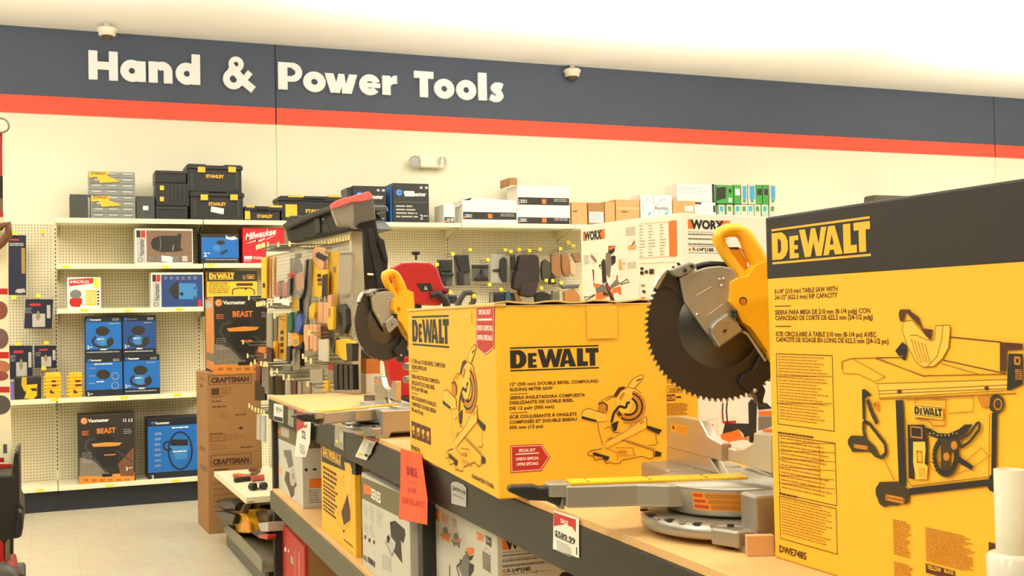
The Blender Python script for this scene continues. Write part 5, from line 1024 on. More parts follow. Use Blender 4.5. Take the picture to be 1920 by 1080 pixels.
# blue cartons
def vac_blue(x0, x1, yt, zb, lb, kind=0, dim=0, Y=10.38):
    o, F, A = bxY('vacuum_carton', lb, 'carton', x0, x1, yt, zb, Y, .24, mat('blue_black_carton', (30, 34, 44), .4), 'blue vacuum cartons in a block of four')
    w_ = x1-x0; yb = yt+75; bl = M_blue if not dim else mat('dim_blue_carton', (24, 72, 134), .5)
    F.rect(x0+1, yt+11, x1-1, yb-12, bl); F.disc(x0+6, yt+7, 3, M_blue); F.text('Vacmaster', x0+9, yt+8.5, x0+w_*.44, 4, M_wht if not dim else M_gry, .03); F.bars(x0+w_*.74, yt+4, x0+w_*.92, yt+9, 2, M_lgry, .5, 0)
    if kind == 0:
        F.disc(x0+w_*.47, yt+28, 13, M_dk, 9); F.poly([(x0+w_*.6, yt+24), (x0+w_*.7, yt+28), (x0+w_*.6, yt+31)], M_dk); F.oring(x0+w_*.48, yt+47, 19, 11, M_dk, .02, 20, -40, 230); F.disc(x0+w_*.46, yt+46, 9.5, mat('photo_blue'), 9); F.bars(x0+w_*.32, yt+42, x0+w_*.5, yt+45, 1, M_wht, .6, 0); F.disc(x0+w_*.68, yt+48, 7, M_dk, 7)
        F.bars(x0+w_*.64, yt+13, x1-4, yt+15.5, 1, M_lgry)
    else:
        F.disc(x0+w_*.48, yt+33, 13, M_dk, 9); F.bars(x0+w_*.3, yt+46, x0+w_*.5, yt+49, 1, M_wht, .6, 0); F.oring(x0+w_*.8, yt+36, 6.5, 6.5, M_lgry, .004); F.oring(x0+w_*.8, yt+54, 6.5, 6.5, M_lgry, .004); F.bars(x0+w_*.24, yt+13, x0+w_*.72, yt+15.5, 1, M_wht, .8, 0)
        for k in range(3): F.bars(x0+w_*.1, yt+21+k*14, x0+w_*.3, yt+24+k*14, 2, M_lgry, .3)
    F.text('2', x0+4, yt+(61 if kind == 0 else 73), x0+8, 6, M_wht, .03); F.bars(x0+9, yt+57 if kind == 0 else yt+69, x0+14, yt+60 if kind == 0 else yt+72, 1, M_wht)
    if kind == 0: F.bars(x0+4, yb-8, x1-5, yb-5.5, 1, M_lgry, .7, 0); F.bars(x0+w_*.42, yt+61, x0+w_*.6, yt+64, 1, M_wht, .8, 0)
    F.build('printed_front'); return onY(x0, yt, Y).z
za = vac_blue(160, 230, 669, Z4, 'lower left blue vacuum carton showing its back panel', 1); vac_blue(159.5, 228.5, 593, za, 'upper left blue vacuum carton of the block of four')
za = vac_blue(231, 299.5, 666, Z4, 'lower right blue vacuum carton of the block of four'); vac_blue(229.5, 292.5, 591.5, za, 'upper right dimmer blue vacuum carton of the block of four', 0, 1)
def beast(F, x0, x1, yt, yb, big=0):
    w_ = x1-x0; h_ = yb-yt
    F.rect(x0+1, yb-h_*.125, x1-1, yb, mat('orange_strip_ink', (226, 140, 50), .5)); spiral(F, x0+w_*.1, yt+h_*.08, w_*.06, M_orng); F.text('Vacmaster', x0+w_*.17, yt+h_*.1, x0+w_*.54, h_*.05, M_wht, .03); F.text('BEAST', x0+w_*.33, yt+h_*.26, x0+w_*.66, h_*.075, mat('orange_brush_ink', (236, 128, 44), .5), .03)
    F.text('12', x0+w_*.79, yt+h_*.09, x0+w_*.85, h_*.045, M_wht, .02); F.text('5.5', x0+w_*.88, yt+h_*.09, x0+w_*.96, h_*.045, M_wht, .02); F.bars(x0+w_*.06, yt+h_*.23, x0+w_*.2, yt+h_*.3, 3, M_orng, .4); F.bars(x0+w_*.8, yt+h_*.2, x0+w_*.95, yt+h_*.28, 3, M_lgry, .3)
    F.poly([(x0+w_*.02, yt+h_*.6), (x0+w_*.3, yt+h_*.66), (x0+w_*.6, yt+h_*.87), (x0+w_*.02, yt+h_*.87)], mat('smoke_photo', (128, 118, 104), .6, 0, .35, 30)); F.poly([(x0+w_*.98, yt+h_*.45), (x0+w_*.7, yt+h_*.7), (x0+w_*.75, yt+h_*.87), (x0+w_*.98, yt+h_*.87)], mat('rust_photo', (120, 74, 44), .6, 0, .35, 30))
    F.disc(x0+w_*.47, yt+h_*.34, w_*.15, mat('photo_black', (26, 25, 24), .5), h_*.06); F.poly([(x0+w_*.23, yt+h_*.41), (x0+w_*.5, yt+h_*.385), (x0+w_*.77, yt+h_*.39), (x0+w_*.72, yt+h_*.43), (x0+w_*.5, yt+h_*.45), (x0+w_*.27, yt+h_*.45)], mat('orange_lid_photo', (232, 150, 60), .4)); F.poly([(x0+w_*.28, yt+h_*.45), (x0+w_*.73, yt+h_*.44), (x0+w_*.68, yt+h_*.72), (x0+w_*.4, yt+h_*.74)], mat('photo_black'))
    F.line([(x0+w_*.3, yt+h_*.33), (x0+w_*.16, yt+h_*.36), (x0+w_*.12, yt+h_*.45), (x0+w_*.22, yt+h_*.58), (x0+w_*.5, yt+h_*.82)], M_dgrey, .018 if not big else .02); F.line([(x0+w_*.66, yt+h_*.5), (x0+w_*.95, yt+h_*.66)], M_dgrey, .014); F.bars(x0+w_*.46, yt+h_*.56, x0+w_*.66, yt+h_*.585, 1, M_orng, .8, 0); F.rect(x0+w_*.42, yt+h_*.84, x0+w_*.6, yt+h_*.885, mat('photo_black')); F.text('5', x0+w_*.84, yt+h_*.79, x0+w_*.88, h_*.05, M_wht, .02); F.bars(x0+w_*.89, yt+h_*.75, x0+w_*.97, yt+h_*.77, 1, M_wht)
    for k in range(6): F.bars(x0+w_*(.09+k*.145), yb-h_*.08, x0+w_*(.18+k*.145), yb-h_*.04, 2, M_brn, .4, 0)
    F.bars(x0+w_*.06, yt+h_*.54, x0+w_*.25, yt+h_*.7, 6, M_lgry, .2); F.build('printed_front')
o, F, A = bxY('vacuum_carton', 'black and orange striped vacuum carton on the bottom wall shelf', 'carton', 147, 253, 779, Z5, 10.31, .3, M_dk, None); beast(F, 147, 253, 779, 909.5)
o, F, A = bxY('vacuum_carton', 'wide blue wall vacuum carton on the bottom wall shelf', 'carton', 276, 377, 785, Z5, 10.33, .3, mat('blue_black_carton'), None)
F.rect(277, 800, 376, 887, M_blue); F.text('Vacmaster', 290, 796, 318, 5, M_wht, .03); F.disc(286, 793, 3, M_blue); F.bars(322, 801, 354, 804, 1, M_wht, .8, 0); F.oring(338, 845, 22, 35, mat('photo_black'), .014, 26); F.oring(315, 836, 8, 8, mat('photo_black'), .014); F.poly([(322, 824), (352, 824), (352, 835), (322, 836)], mat('photo_black')); F.poly([(320, 836), (354, 836), (350, 860), (330, 862)], mat('photo_blue')); F.bars(324, 846, 350, 849, 1, M_wht, .6, 0); F.text('2', 284, 899, 289, 8, M_wht, .02)
for k in range(7): F.bars(290, 812+k*10, 303, 817+k*10, 2, M_lgry, .35)
F.build('printed_front')
# yellow cases on shelf four, left
for x0, x1, yt, lb in ((81, 116, 699, 'left yellow ribbed plastic case on the fourth shelf'), (125, 155.5, 698.5, 'right yellow ribbed plastic case beside the blue cartons')):
    o, F, A = bxY('plastic_tool_case', lb, 'tool case', x0+4, x1-2, yt, Z4, 10.38, .12, M_yel2, 'yellow plastic cases', .008)
    mb = MB()
    for k in range(6): a = onY(x0, yt+6+k*6.5, 10.375); b = onY(x1, yt+9+k*6.5, 10.375); mb.abox((a.x+.004, 10.375, b.z), (b.x-.004, 10.45, a.z), M_yel2)
    mb.build('ribs', o, bevel=.003); F.P = F.P+F.n*.006; F.bars(x0+16, yt+14, x0+26, yt+19, 1, M_brn, .8, 0); F.bars(x0+16, yt+22, x0+28, yt+27, 1, M_brn, .8, 0); F.poly([(x0+13, yt+30), (x0+22, yt+39), (x0+13, yt+39)], M_brn); F.build('printed_mark')
o, F, A = bxY('tool_case', 'black and yellow tool case at the left end of the fourth shelf', 'tool case', 27, 77, 707, Z4, 10.38, .16, M_bpl, None, .01)
F.poly([(41, 707), (50, 707), (50, 724), (46, 735), (40, 722)], mat('olive_yellow', (196, 158, 50), .5)); F.poly([(46, 722), (70, 720), (69, 742), (62, 748), (45, 747), (49, 738)], M_yel2); F.poly([(57, 728), (69, 728), (69, 733), (60, 733)], M_blk); F.build('yellow_panel')
o, F, A = bxY('tool_case', 'thin purple edged package beside the black and yellow case', 'package', 19.5, 25.5, 716, Z4, 10.38, .12, mat('purple_card', (110, 90, 170), .5), None, .001)
# shelf edge tags
tags = [(124, 500), (310, 500.5), (158, 582), (240, 582), (337, 580), (396, 497), (102, 750), (233, 745.5), (333, 740), (75, 920), (205, 911), (330, 901.5)]
proto = None
for i, (x, y) in enumerate(tags):
    Y = YP-.42-.0145 if y > 730 else YP-.40-.0145
    if y > 800: Y = 10.2835
    c = onY(x, y, Y)
    if proto is None:
        mb = MB(); mb.abox((c.x-.03, Y, c.z-.011), (c.x+.03, Y+.0022, c.z+.011), M_tagy); proto = mb.build('shelf_tag', None, Matrix.Translation(c)); o = proto
    else: o = proto.copy(); COL.objects.link(o); o.matrix_world = Matrix.Translation(c)
    tag(o, 'yellow price tag clipped on a cream shelf edge', 'price tag', 'yellow shelf edge tags')
# ================================================================ HOOK GOODS ON THE WALL PEGBOARD
hook_proto = {}
def peg_hook(c, n, L, label, group, m=M_tag):
    """double wire hook ending in a tag at c, root L behind it"""
    key = (round(n.x, 3), round(L, 3), m.name)
    if key not in hook_proto:
        t = thing('peg_hook', label, 'display hook', c, 0, group); side = n.cross(UP).normalized()
        mb = MB(); mb.tube([c-n*L, c-n*.02, c-UP*0], .003, M_steel, 6); mb.tube([c-n*L-UP*.02, c-n*(L-.03)-UP*.022, c-n*.05-UP*.022, c-n*.03-UP*.006], .003, M_steel, 6); mb.build('wire', t)
        mb = MB(); mb.prism([c+side*x+UP*z for x, z in ((-.019, -.014), (.019, -.014), (.019, .018), (-.019, .018))], n*.002, m); mb.build('tag', t); hook_proto[key] = t; return t
    return dup(hook_proto[key], Matrix.Translation(c), label, group)
nW = V(0, -1, 0)
def pack(name, label, cat, x0, x1, yt, yb, Y, parts, back=None, th=.02, group=None, tilt=0):
    P = V(0, Y, 0); sh = tilt
    q = [onY(x0+sh, yt, Y), onY(x1+sh, yt, Y), onY(x1, yb, Y), onY(x0, yb, Y)]; c = sum(q, V(0, 0, 0))/4
    mb = MB(); mb.prism(q, V(0, th*.3, 0), back or M_bpl); o = mb.build(name, None, Matrix.Translation(c), bevel=0); tag(o, label, cat, group)
    for pts, m, d in parts: mb = MB(); mb.prism([onY(x, y, Y) for x, y in pts], V(0, -d, 0), m); mb.build('packed_tool', o, bevel=min(.006, d*.3))
    return o, Art(o, P, nW)
for x, y, lb in ((27, 437, 'empty hook above the long navy package'), (80, 435, 'bare hook with yellow tag left of the shelf upright'), (72, 555, 'hook with yellow tag holding the upper navy blister'), (26, 558, 'tag below the long navy package'), (34, 645, 'tag above the left small navy blister'), (87, 643, 'tag above the right small navy blister'), (82, 691, 'tag above the yellow plastic cases')):
    peg_hook(onY(x, y, 10.56), nW, .185, 'yellow tagged hook: '+lb if 0 else lb, 'hooks on the left pegboard', M_tagy)
M_nv = mat('navy_blister_card', (28, 34, 56), .4)
def bosch(x0, x1, yt, yb, lb, tilt, big=0):
    o, A = pack('blister_package', lb, 'blister package', x0, x1, yt, yb, 10.6, [], M_nv, group='navy blister packages', tilt=tilt)
    w_ = x1-x0; h_ = yb-yt
    if big: A.rect(x0+2, yt+7, x0+20, yt+10, M_red); A.bars(x0+2, yt+15, x0+28, yt+21, 2, M_wht, .4, 0); A.rect(x0+24, yt+24, x0+31, yt+72, mat('ochre_ink', (160, 130, 60), .6)); A.poly([(x0+12, yb-6), (x0+16, yb-11), (x0+30, yb-12), (x0+32, yb-5), (x0+20, yb-3)], M_lgry)
    else:
        A.rect(x0+w_*.2, yt+h_*.15, x0+w_*.6, yt+h_*.23, M_red); A.rect(x0+w_*.3, yt+h_*.5, x0+w_*.76, yb-h_*.05, M_lgry); A.poly([(x0+w_*.48, yt+h_*.4), (x0+w_*.54, yt+h_*.4), (x0+w_*.6, yt+h_*.6), (x0+w_*.5, yt+h_*.75), (x0+w_*.42, yt+h_*.6)], mat('brass_ink', (150, 130, 90), .5)); A.rect(x0+w_*.82, yt+h_*.2, x0+w_*.95, yt+h_*.65, M_lgry); A.bars(x0+w_*.05, yt+h_*.3, x0+w_*.3, yt+h_*.5, 4, M_lgry, .3)
    A.build('printed_front')
bosch(16, 49, 441, 553, 'long navy package with red mark on the left pegboard', 0, 1); bosch(45, 97, 561, 616, 'tilted navy blister package below the long one', 3); bosch(17, 61, 648, 711, 'left of two small navy blister packages', 0); bosch(65, 106, 648, 690, 'right of two small navy blister packages, tilted', -1)
# right pegboard, crop 800,440 scale 6.4
Q9 = TR(800, 440, 6.4)
for x, y in ((315, 232), (522, 180), (125, 360), (735, 303), (945, 183), (1010, 203), (1110, 180), (1235, 193), (1360, 178), (1605, 170), (1700, 92), (1760, 135), (755, 600), (895, 660), (285, 690), (1435, 550), (1515, 555), (1615, 580), (1230, 640), (1378, 640), (1845, 640)):
    px, py = Q9(x, y)[0]; peg_hook(onY(px, py, 10.52), nW, .225, 'wire hook with yellow tag on the pegboard behind the saws', 'hooks on the right pegboard', M_tagy)
gp = 'black blister packages on the right pegboard'; M_gp = mat('smoky_blister', (96, 92, 84), .15); M_gl = mat('grey_blister_card', (170, 166, 152), .3)
def bl(name, lb, x0, x1, yt, yb, parts, back=M_gp, tilt=0, Y=10.58, cat='blister package', group=gp):
    (a, b), (c, d) = Q9(x0, yt, x1, yb); return pack(name, lb, cat, a, c, b, d, Y, [(Q9(*p), m, dd) for p, m, dd in parts], back, group=group, tilt=tilt)
bl('blister_package', 'black blister package partly behind the red saw guard', 125, 310, 300, 620, [((150,310, 300,310, 300,440, 150,440), M_bpl, .03), ((150,450, 310,465, 310,500, 160,490), M_bpl, .04), ((160,490, 230,490, 225,610, 190,610), M_bpl, .03)])
bl('blister_package', 'tilted black blister package second from the red saw', 350, 530, 240, 610, [((340,260, 490,240, 515,440, 400,455, 355,340), M_bpl, .03), ((360,450, 430,440, 435,600, 375,600), M_bpl, .03)], tilt=-4)
bl('blister_package', 'short black blister package with a t shaped nozzle', 540, 740, 360, 560, [((545,365, 740,365, 740,400, 545,395), M_bpl, .012), ((640,420, 670,420, 672,480, 730,520, 730,545, 570,545, 570,520, 635,480), M_bpl, .035)])
bl('blister_package', 'grey card blister with a long black brush head', 770, 950, 230, 575, [((870,300, 915,265, 950,300, 950,565, 905,570, 865,490), M_bpl, .035), ((790,415, 865,410, 865,445, 795,445), M_bpl, .02)], M_gl)
bl('blister_package', 'narrow dark blister left of the tool pouch', 1000, 1065, 240, 570, [((1005,260, 1060,260, 1060,400, 1010,420), M_bpl, .02), ((1025,440, 1050,440, 1050,560, 1015,560), M_bpl, .02)])
bl('blister_package', 'small black blister just above the wide yellow carton', 230, 365, 725, 830, [((240,735, 355,735, 350,800, 245,800), M_bpl, .03)])
bl('blister_package', 'blister with mixed black and blue fittings', 750, 1000, 690, 830, [((755,700, 790,700, 790,820, 755,820), M_gry, .02), ((810,710, 920,700, 930,815, 810,820), M_bpl, .03), ((935,690, 980,680, 1000,760, 990,815, 930,815), mat('slate_blue_plastic', (60, 84, 110), .4), .04)])
bl('blister_package', 'tan and brown blister beside the mixed fittings', 1005, 1120, 700, 830, [((1040,700, 1085,695, 1130,790, 1120,815, 1070,815), mat('tan_leather', (176, 128, 76), .6), .03)], mat('dark_brown_card', (58, 46, 38), .5))
tp = thing('tool_pouch', 'large dark brown double tool pouch hanging in front of the pegboard', 'tool pouch', onY(991, 520, 10.5))
def bag(pts, Y, d, m, nm, bev=.02): mb = MB(); mb.prism([onY(x, y, Y) for x, y in Q9(*pts)], V(0, d, 0), m); return mb.build(nm, tp, bevel=bev, seg=3)
M_pch = mat('dark_brown_leather', (50, 38, 32), .65, 0, .2, 40, .4, .4)
bag((1115,245, 1300,235, 1350,260, 1365,420, 1360,560, 1290,640, 1180,620, 1090,430), 10.5, .09, M_pch, 'belt_panel'); bag((1090,430, 1200,440, 1260,640, 1110,670, 1045,640, 1050,560), 10.46, .1, M_pch, 'side_pocket'); bag((1130,600, 1260,570, 1350,560, 1310,740, 1240,755, 1125,725), 10.44, .1, M_pch, 'lower_pocket')
for i, (pts, m, lb) in enumerate((((1385,330, 1430,290, 1490,340, 1500,460, 1470,560, 1390,540, 1380,420), mat('olive_leather', (62, 56, 38), .6), 'dark olive leather sheath right of the tool pouch'), ((1495,230, 1560,225, 1600,260, 1625,480, 1560,520, 1500,460), mat('brown_leather', (150, 104, 60), .6, 0, .2, 30), 'brown leather glove pack, left of three'), ((1620,230, 1700,225, 1730,330, 1720,500, 1660,500, 1625,420), mat('brown_leather'), 'brown leather glove pack, middle of three'), ((1720,330, 1760,325, 1790,370, 1810,480, 1770,500, 1730,460), mat('pale_leather', (206, 166, 124), .6), 'pale leather strap in front of the glove packs'), ((1740,225, 1850,220, 1855,330, 1800,340), mat('brown_leather'), 'brown leather glove pack, right of three'), ((1460,470, 1500,465, 1540,500, 1560,590, 1480,600), mat('black_carton'), 'small black pouch below the olive sheath'), ((1320,700, 1400,680, 1500,720, 1490,800, 1310,815, 1300,740), mat('dark_fabric', (44, 38, 34), .9), 'dark rounded bag low on the pegboard'), ((1510,670, 1600,670, 1600,820, 1510,820), mat('smoky_olive', (110, 104, 84), .25), 'grey blister with small tools low on the pegboard'), ((1650,680, 1780,650, 1850,740, 1850,820, 1660,820), mat('amber_leather', (176, 116, 60), .5, 0, .2, 40), 'amber coloured pack at the lower right of the pegboard'), ((1600,600, 1840,590, 1845,640, 1640,650), M_gp, 'clear flat pack between the glove rows'))):
    P = V(0, 10.52+.01*(i % 3), 0); q = [onY(x, y, P.y) for x, y in Q9(*pts)]; c = sum(q, V(0, 0, 0))/len(q); mb = MB(); mb.prism(q, V(0, .05, 0), m); tag(mb.build('leather_pack', None, Matrix.Translation(c), bevel=.012), lb, 'leather goods', 'leather goods on the right pegboard')
# ================================================================ TOOL GONDOLA BETWEEN RACK AND WALL
q0 = EYE+ray(661, 590)*(6.85/ray(661, 590).dot(_d)); PG = V(q0.x, q0.y, 0)
eg = V(math.sin(R(-5.5)), math.cos(R(-5.5)), 0); ng = V(-eg.y, eg.x, 0)      # eg runs towards the wall, ng faces the aisle
if ng.x > 0: ng = -ng
LG = 1.80; MG = Matrix.Translation(PG) @ Matrix.Rotation(R(5.5), 4, 'Z')
zc = onP(656, 431, PG, ng).z
gon = bpy.data.objects.new('tool_gondola', None); link(gon, None, MG); tag(gon, 'cream double sided pegboard gondola hung with hand tools at the rack end', 'gondola')
M_peg2 = pegboard_mat('gondola_pegboard', 1, (214, 206, 176), (120, 104, 72))
mb = MB(); mb.box(PG+UP*.1, eg*LG, -ng*.02, UP*(zc-.16), M_peg2); mb.build('pegboard_panel', gon)
mb = MB(); mb.box(PG+UP*.1-ng*.075, eg*LG, -ng*.02, UP*(zc-.16), M_peg2); mb.build('pegboard_panel', gon)
mb = MB(); mb.box(PG+UP*(zc-.06)+ng*.012, eg*LG, -ng*.125, UP*.06, M_shelf); mb.build('top_rail', gon, bevel=.004)
mb = MB(); mb.box(PG-eg*.03+ng*.012, eg*.03, -ng*.125, UP*zc, M_shelf); mb.build('end_post', gon, bevel=.004)
mb = MB(); mb.box(PG+eg*LG+ng*.012, eg*.03, -ng*.125, UP*zc, M_shelf); mb.build('end_post', gon, bevel=.004)
# base tray and small shelf on the aisle side (parallel to the rack)
zb0 = .14
a = onZ(503, 1078, zb0); b = onZ(419, 987, zb0); a.y = 6.73
mb = MB(); mb.prism([V(a.x, a.y-.1, zb0), V(b.x, b.y, zb0), V(b.x+.42, b.y, zb0), V(a.x+.5, a.y-.1, zb0)], V(0, 0, -.03), mat('dusty_grey_steel', (140, 134, 112), .5)); tag(mb.build('base_shelf', None, Matrix.Translation((a.x, a.y, 0))), 'cream base shelf of the gondola behind the rack end', 'shelf')
mb = MB(); mb.prism([V(a.x+.0, a.y-.1, zb0+.045), V(b.x, b.y, zb0+.045), V(b.x+.012, b.y, zb0+.045), V(a.x+.012, a.y-.1, zb0+.045)], V(0, 0, -.05), mat('dusty_grey_steel')); mb.prism([V(a.x+.02, a.y-.1, zb0-.03), V(b.x+.02, b.y, zb0-.03), V(b.x+.04, b.y, zb0-.03), V(a.x+.04, a.y-.1, zb0-.03)], V(0, 0, -.1), mat('grey_kick_plate', (96, 94, 86), .5)); o = mb.build('base_front_rail', gon)
XS = 1.13; c1 = onX(406, 883, XS); c2 = onX(464, 934, XS); 
mb = MB(); zs = (c1.z+c2.z)/2; mb.prism([V(XS, c2.y, zs), V(XS-.005, c1.y, zs), V(PG.x-.1, c1.y, zs), V(PG.x-.02, c2.y, zs)], V(0, 0, -.02), M_shelf); mb.box(V(XS-.012, c2.y, zs-.035), V(-.005, c1.y-c2.y, 0), V(.012, 0, 0), V(0, 0, .036), M_shelf); mb.box(V(XS-.012, c2.y-.012, zs-.035), V(PG.x-XS-.02, 0, 0), V(0, .012, 0), V(0, 0, .036), M_shelf)
tag(mb.build('shelf', None, Matrix.Translation((XS, c2.y, zs))), 'small cream gondola shelf with loose clamps and pliers', 'shelf')
# plants on that shelf: loose tools
G3 = TR(400, 850, 7.2)
def ont(pts, z): return [onZ(x, y, z) for x, y in G3(*pts)]
def loose(name, lb, cat, parts, z=None, group=None):
    z = z if z is not None else zs; P = ont(parts[0][0], z); c = sum(P, V(0, 0, 0))/len(P); t = thing(name, lb, cat, V(c.x, c.y, z), 0, group)
    for i, (pts, m, r_, nm) in enumerate(parts): mb = MB(); q = ont(pts, z); mb.tube([p+UP*(r_+.002) for p in q], r_, m, 8); mb.build(nm, t)
    return t
loose('pliers', 'orange and black handled pliers lying on the small gondola shelf', 'pliers', [((265,330, 350,325, 470,340), mat('orange_rubber', (190, 96, 40), .4), .014, 'grip'), ((290,400, 400,385, 500,375), M_bpl, .016, 'grip'), ((470,345, 520,300, 560,290), M_alu, .012, 'jaw')], group='loose tools on the small shelf')
loose('pliers', 'brown handled pliers further back on the small gondola shelf', 'pliers', [((480,250, 560,245, 630,240), mat('brown_rubber', (110, 50, 36), .4), .012, 'grip'), ((520,320, 560,290, 620,245), mat('brown_rubber'), .012, 'grip')], group='loose tools on the small shelf')
loose('clamshell_pack', 'red and clear tool pack on the small gondola shelf', 'tool pack', [((520,385, 600,375, 690,370), mat('red_clear_plastic', (190, 90, 70), .2), .02, 'red_tool'), ((530,420, 620,410, 700,410), M_alu2, .006, 'foil_edge')], group='loose tools on the small shelf')
loose('hand_clamp', 'grey bar with two dark round ends at the front of the small shelf', 'hand clamp', [((500,500, 600,495, 700,490), M_gry, .008, 'bar'), ((505,500, 560,505), M_bpl, .024, 'round_end'), ((655,490, 700,495), M_bpl, .024, 'round_end')], group='loose tools on the small shelf')
# heap on the base shelf
def lump(name, lb, cat, X, pts, d, m, bev=.01, extra=(), group=None):
    q = [onX(x, y, X) for x, y in G3(*pts)]; zmin = min(p.z for p in q); ymin = min(p.y for p in q); t = thing(name, lb, cat, V(X, ymin, zmin), 0, group)
    mb = MB(); mb.prism(q, V(d, 0, 0), m); mb.build('body', t, bevel=bev)
    for nm, pts2, m2, off in extra: mb = MB(); mb.prism([onX(x, y, X-off) for x, y in G3(*pts2)], V(off+.01, 0, 0), m2); mb.build(nm, t, bevel=.004)
    return t
lump('spring_clamp', 'large glossy black spring clamp on the gondola base shelf', 'clamp', 1.14, (20,640, 120,610, 240,615, 300,680, 280,780, 140,790, 60,720), .12, mat('glossy_black', (20, 20, 21), .3, 0, .05, 40, .35), .02, (('jaw', (0,780, 140,790, 290,830, 250,960, 30,980, 120,900), mat('glossy_black'), .03),))
lump('mitre_box', 'yellow plastic tool with black strap handle on the gondola base shelf', 'yellow tool', 1.16, (300,820, 380,800, 420,760, 470,900, 490,1080, 280,1080, 295,1000), .14, M_yel2, .01, (('strap', (345,810, 400,690, 450,640, 470,660, 420,720, 385,815), mat('dark_strap', (60, 36, 24), .6), .03), ('inner_panel', (400,890, 470,930, 480,1070, 400,1070), mat('orange_plastic', (232, 146, 28), .4), .01)))
lump('bench_tool', 'dark tool under the small shelf behind the yellow plastic tool', 'bench tool', 1.26, (440,700, 540,660, 620,700, 600,770, 540,800, 530,960, 460,950), .12, mat('brown_black_tool', (60, 42, 30), .4), .015)
lump('storage_tray', 'clear grey plastic tray on the gondola base shelf near the rack', 'plastic tray', 1.15, (600,940, 735,930, 735,1060, 640,1060), .15, mat('clear_grey_tray', (186, 180, 166), .2), .004)
lump('tool_card', 'red and white tool card below the grey tray', 'tool card', 1.14, (600,1100, 700,1090, 735,1110, 720,1160, 620,1150), .05, M_redp, .003)
lump('yellow_level', 'flat yellow and black packed tool behind the yellow plastic tool', 'packed tool', 1.32, (485,975, 625,950, 630,1040, 490,1060), .05, mat('olive_yellow'), .004)

lump('bench_tool', 'dark brown tool heap near the rack end of the base shelf', 'bench tool', 1.22, (540,780, 640,760, 735,800, 735,960, 560,950), .1, mat('brown_black_tool'), .02)
lump('packed_tool', 'flat dark packed tool lying along the base shelf rail', 'packed tool', 1.17, (480,1060, 600,1030, 735,1080, 735,1180, 600,1140), .2, mat('deep_brown_pack', (66, 50, 36), .5), .006)
lump('packed_tool', 'dull green packed tool behind the grey tray', 'packed tool', 1.40, (560,860, 735,830, 735,950, 600,960), .1, mat('smoky_olive'), .006)

# price rail tags and hooks
G1 = TR(480, 440, 9); G2 = TR(480, 550, 5.143); G6 = TR(380, 550, 3.4846)
def onG(x, y, off): return onP(x, y, PG+ng*off, ng)
pr = None
for i in range(15):
    x = 861+i*49.5 if i < 7 else 1220+(i-7)*49.5; y = 195-(x-861)*.205; px, py = G1(x, y)[0]; c = onG(px, py, .03)
    if pr is None: mb = MB(); mb.box(c-eg*.017-UP*.014, eg*.034, -ng*.016, UP*.03, M_tag); pr = mb.build('rail_tag', None, Matrix.Translation(c)); o = pr
    else: o = pr.copy(); COL.objects.link(o); o.matrix_world = Matrix.Translation(c)
    tag(o, 'small cream price tag clipped under the top rail of the tool gondola', 'price tag', 'tags along the gondola top rail')
hk = [(G1, x, y) for x, y in ((15, 220), (45, 205), (75, 200), (110, 185), (140, 180), (205, 165), (380, 170), (570, 160))]
hk += [(G2, x, y) for x, y in ((10, 110), (28, 108), (45, 105), (62, 103), (85, 100), (112, 118), (150, 98), (182, 225), (515, 382), (455, 610), (482, 640), (530, 655), (50, 682), (80, 688), (110, 690), (155, 778), (205, 752), (268, 815), (318, 815), (500, 878))]
hk += [(G6, x, y) for x, y in ((303, 32), (265, 320), (295, 410), (318, 465), (342, 450), (385, 460), (412, 462), (447, 520), (305, 735), (325, 750), (345, 762), (365, 768), (385, 775), (402, 782))]
for i, (T_, x, y) in enumerate(hk):
    px, py = T_(x, y)[0]; c = onG(px, py, .27)
    peg_hook(c, ng, .27, 'wire hook with cream tag sticking out of the tool gondola', 'hooks on the tool gondola')
# hanging goods ---------------------------------------------------------------
def hang(name, lb, cat, off, parts, group=None):
    """parts: (crop, outline, material, thickness, extra offset, part name)"""
    T_, pts, m, th, ex, nm = parts[0]; q = [onG(x, y, off) for x, y in T_(*pts)]; c = sum(q, V(0, 0, 0))/len(q)
    t = thing(name, lb, cat, c, 0, group)
    for T_, pts, m, th, ex, nm in parts: mb = MB(); mb.prism([onG(x, y, off+ex) for x, y in T_(*pts)], -ng*th, m); mb.build(nm, t, bevel=min(.004, th*.25))
    return t
M_clear = clear_mat('clear_blister', (200, 190, 176), .22); M_card3 = mat('pale_blister_card', (164, 152, 128), .5, 0, .25, 60)
M_tanh = mat('tan_beech_handle', (214, 160, 112), .5, 0, .08); M_yt = mat('tool_yellow', (238, 184, 34), .4); M_oc = mat('ochre_card', (196, 148, 50), .5, 0, .12)
hang('handsaw', 'handsaw with tan handle and yellow blade sleeve near the gondola end', 'handsaw', .12, [(G1, (960,250, 1000,210, 1100,215, 1165,250, 1165,330, 1110,300, 1040,295, 1000,330, 1010,370, 1130,440, 1145,460, 1130,590, 1080,590, 960,460, 940,400), M_tanh, .02, .0, 'handle'), (G1, (945,460, 1000,510, 1080,600, 1160,590, 1210,600, 1200,1010, 1100,1090, 960,1020, 950,800), M_yt, .012, -.002, 'blade_sleeve'), (G1, (1125,680, 1205,660, 1200,1080, 1105,1060), M_blk, .002, .003, 'black_print'), (G1, (1030,665, 1090,660, 1090,715, 1032,715), M_dk, .001, .003, 'picture'), (G1, (1035,740, 1105,735, 1105,785, 1035,790), M_dk, .001, .003, 'picture'), (G1, (1040,810, 1105,808, 1105,860, 1042,860), M_brown, .001, .003, 'picture'), (G1, (1008,340, 1045,300, 1100,320, 1200,370, 1200,420, 1130,440, 1010,380), M_blk, .004, .002, 'grip_opening')])
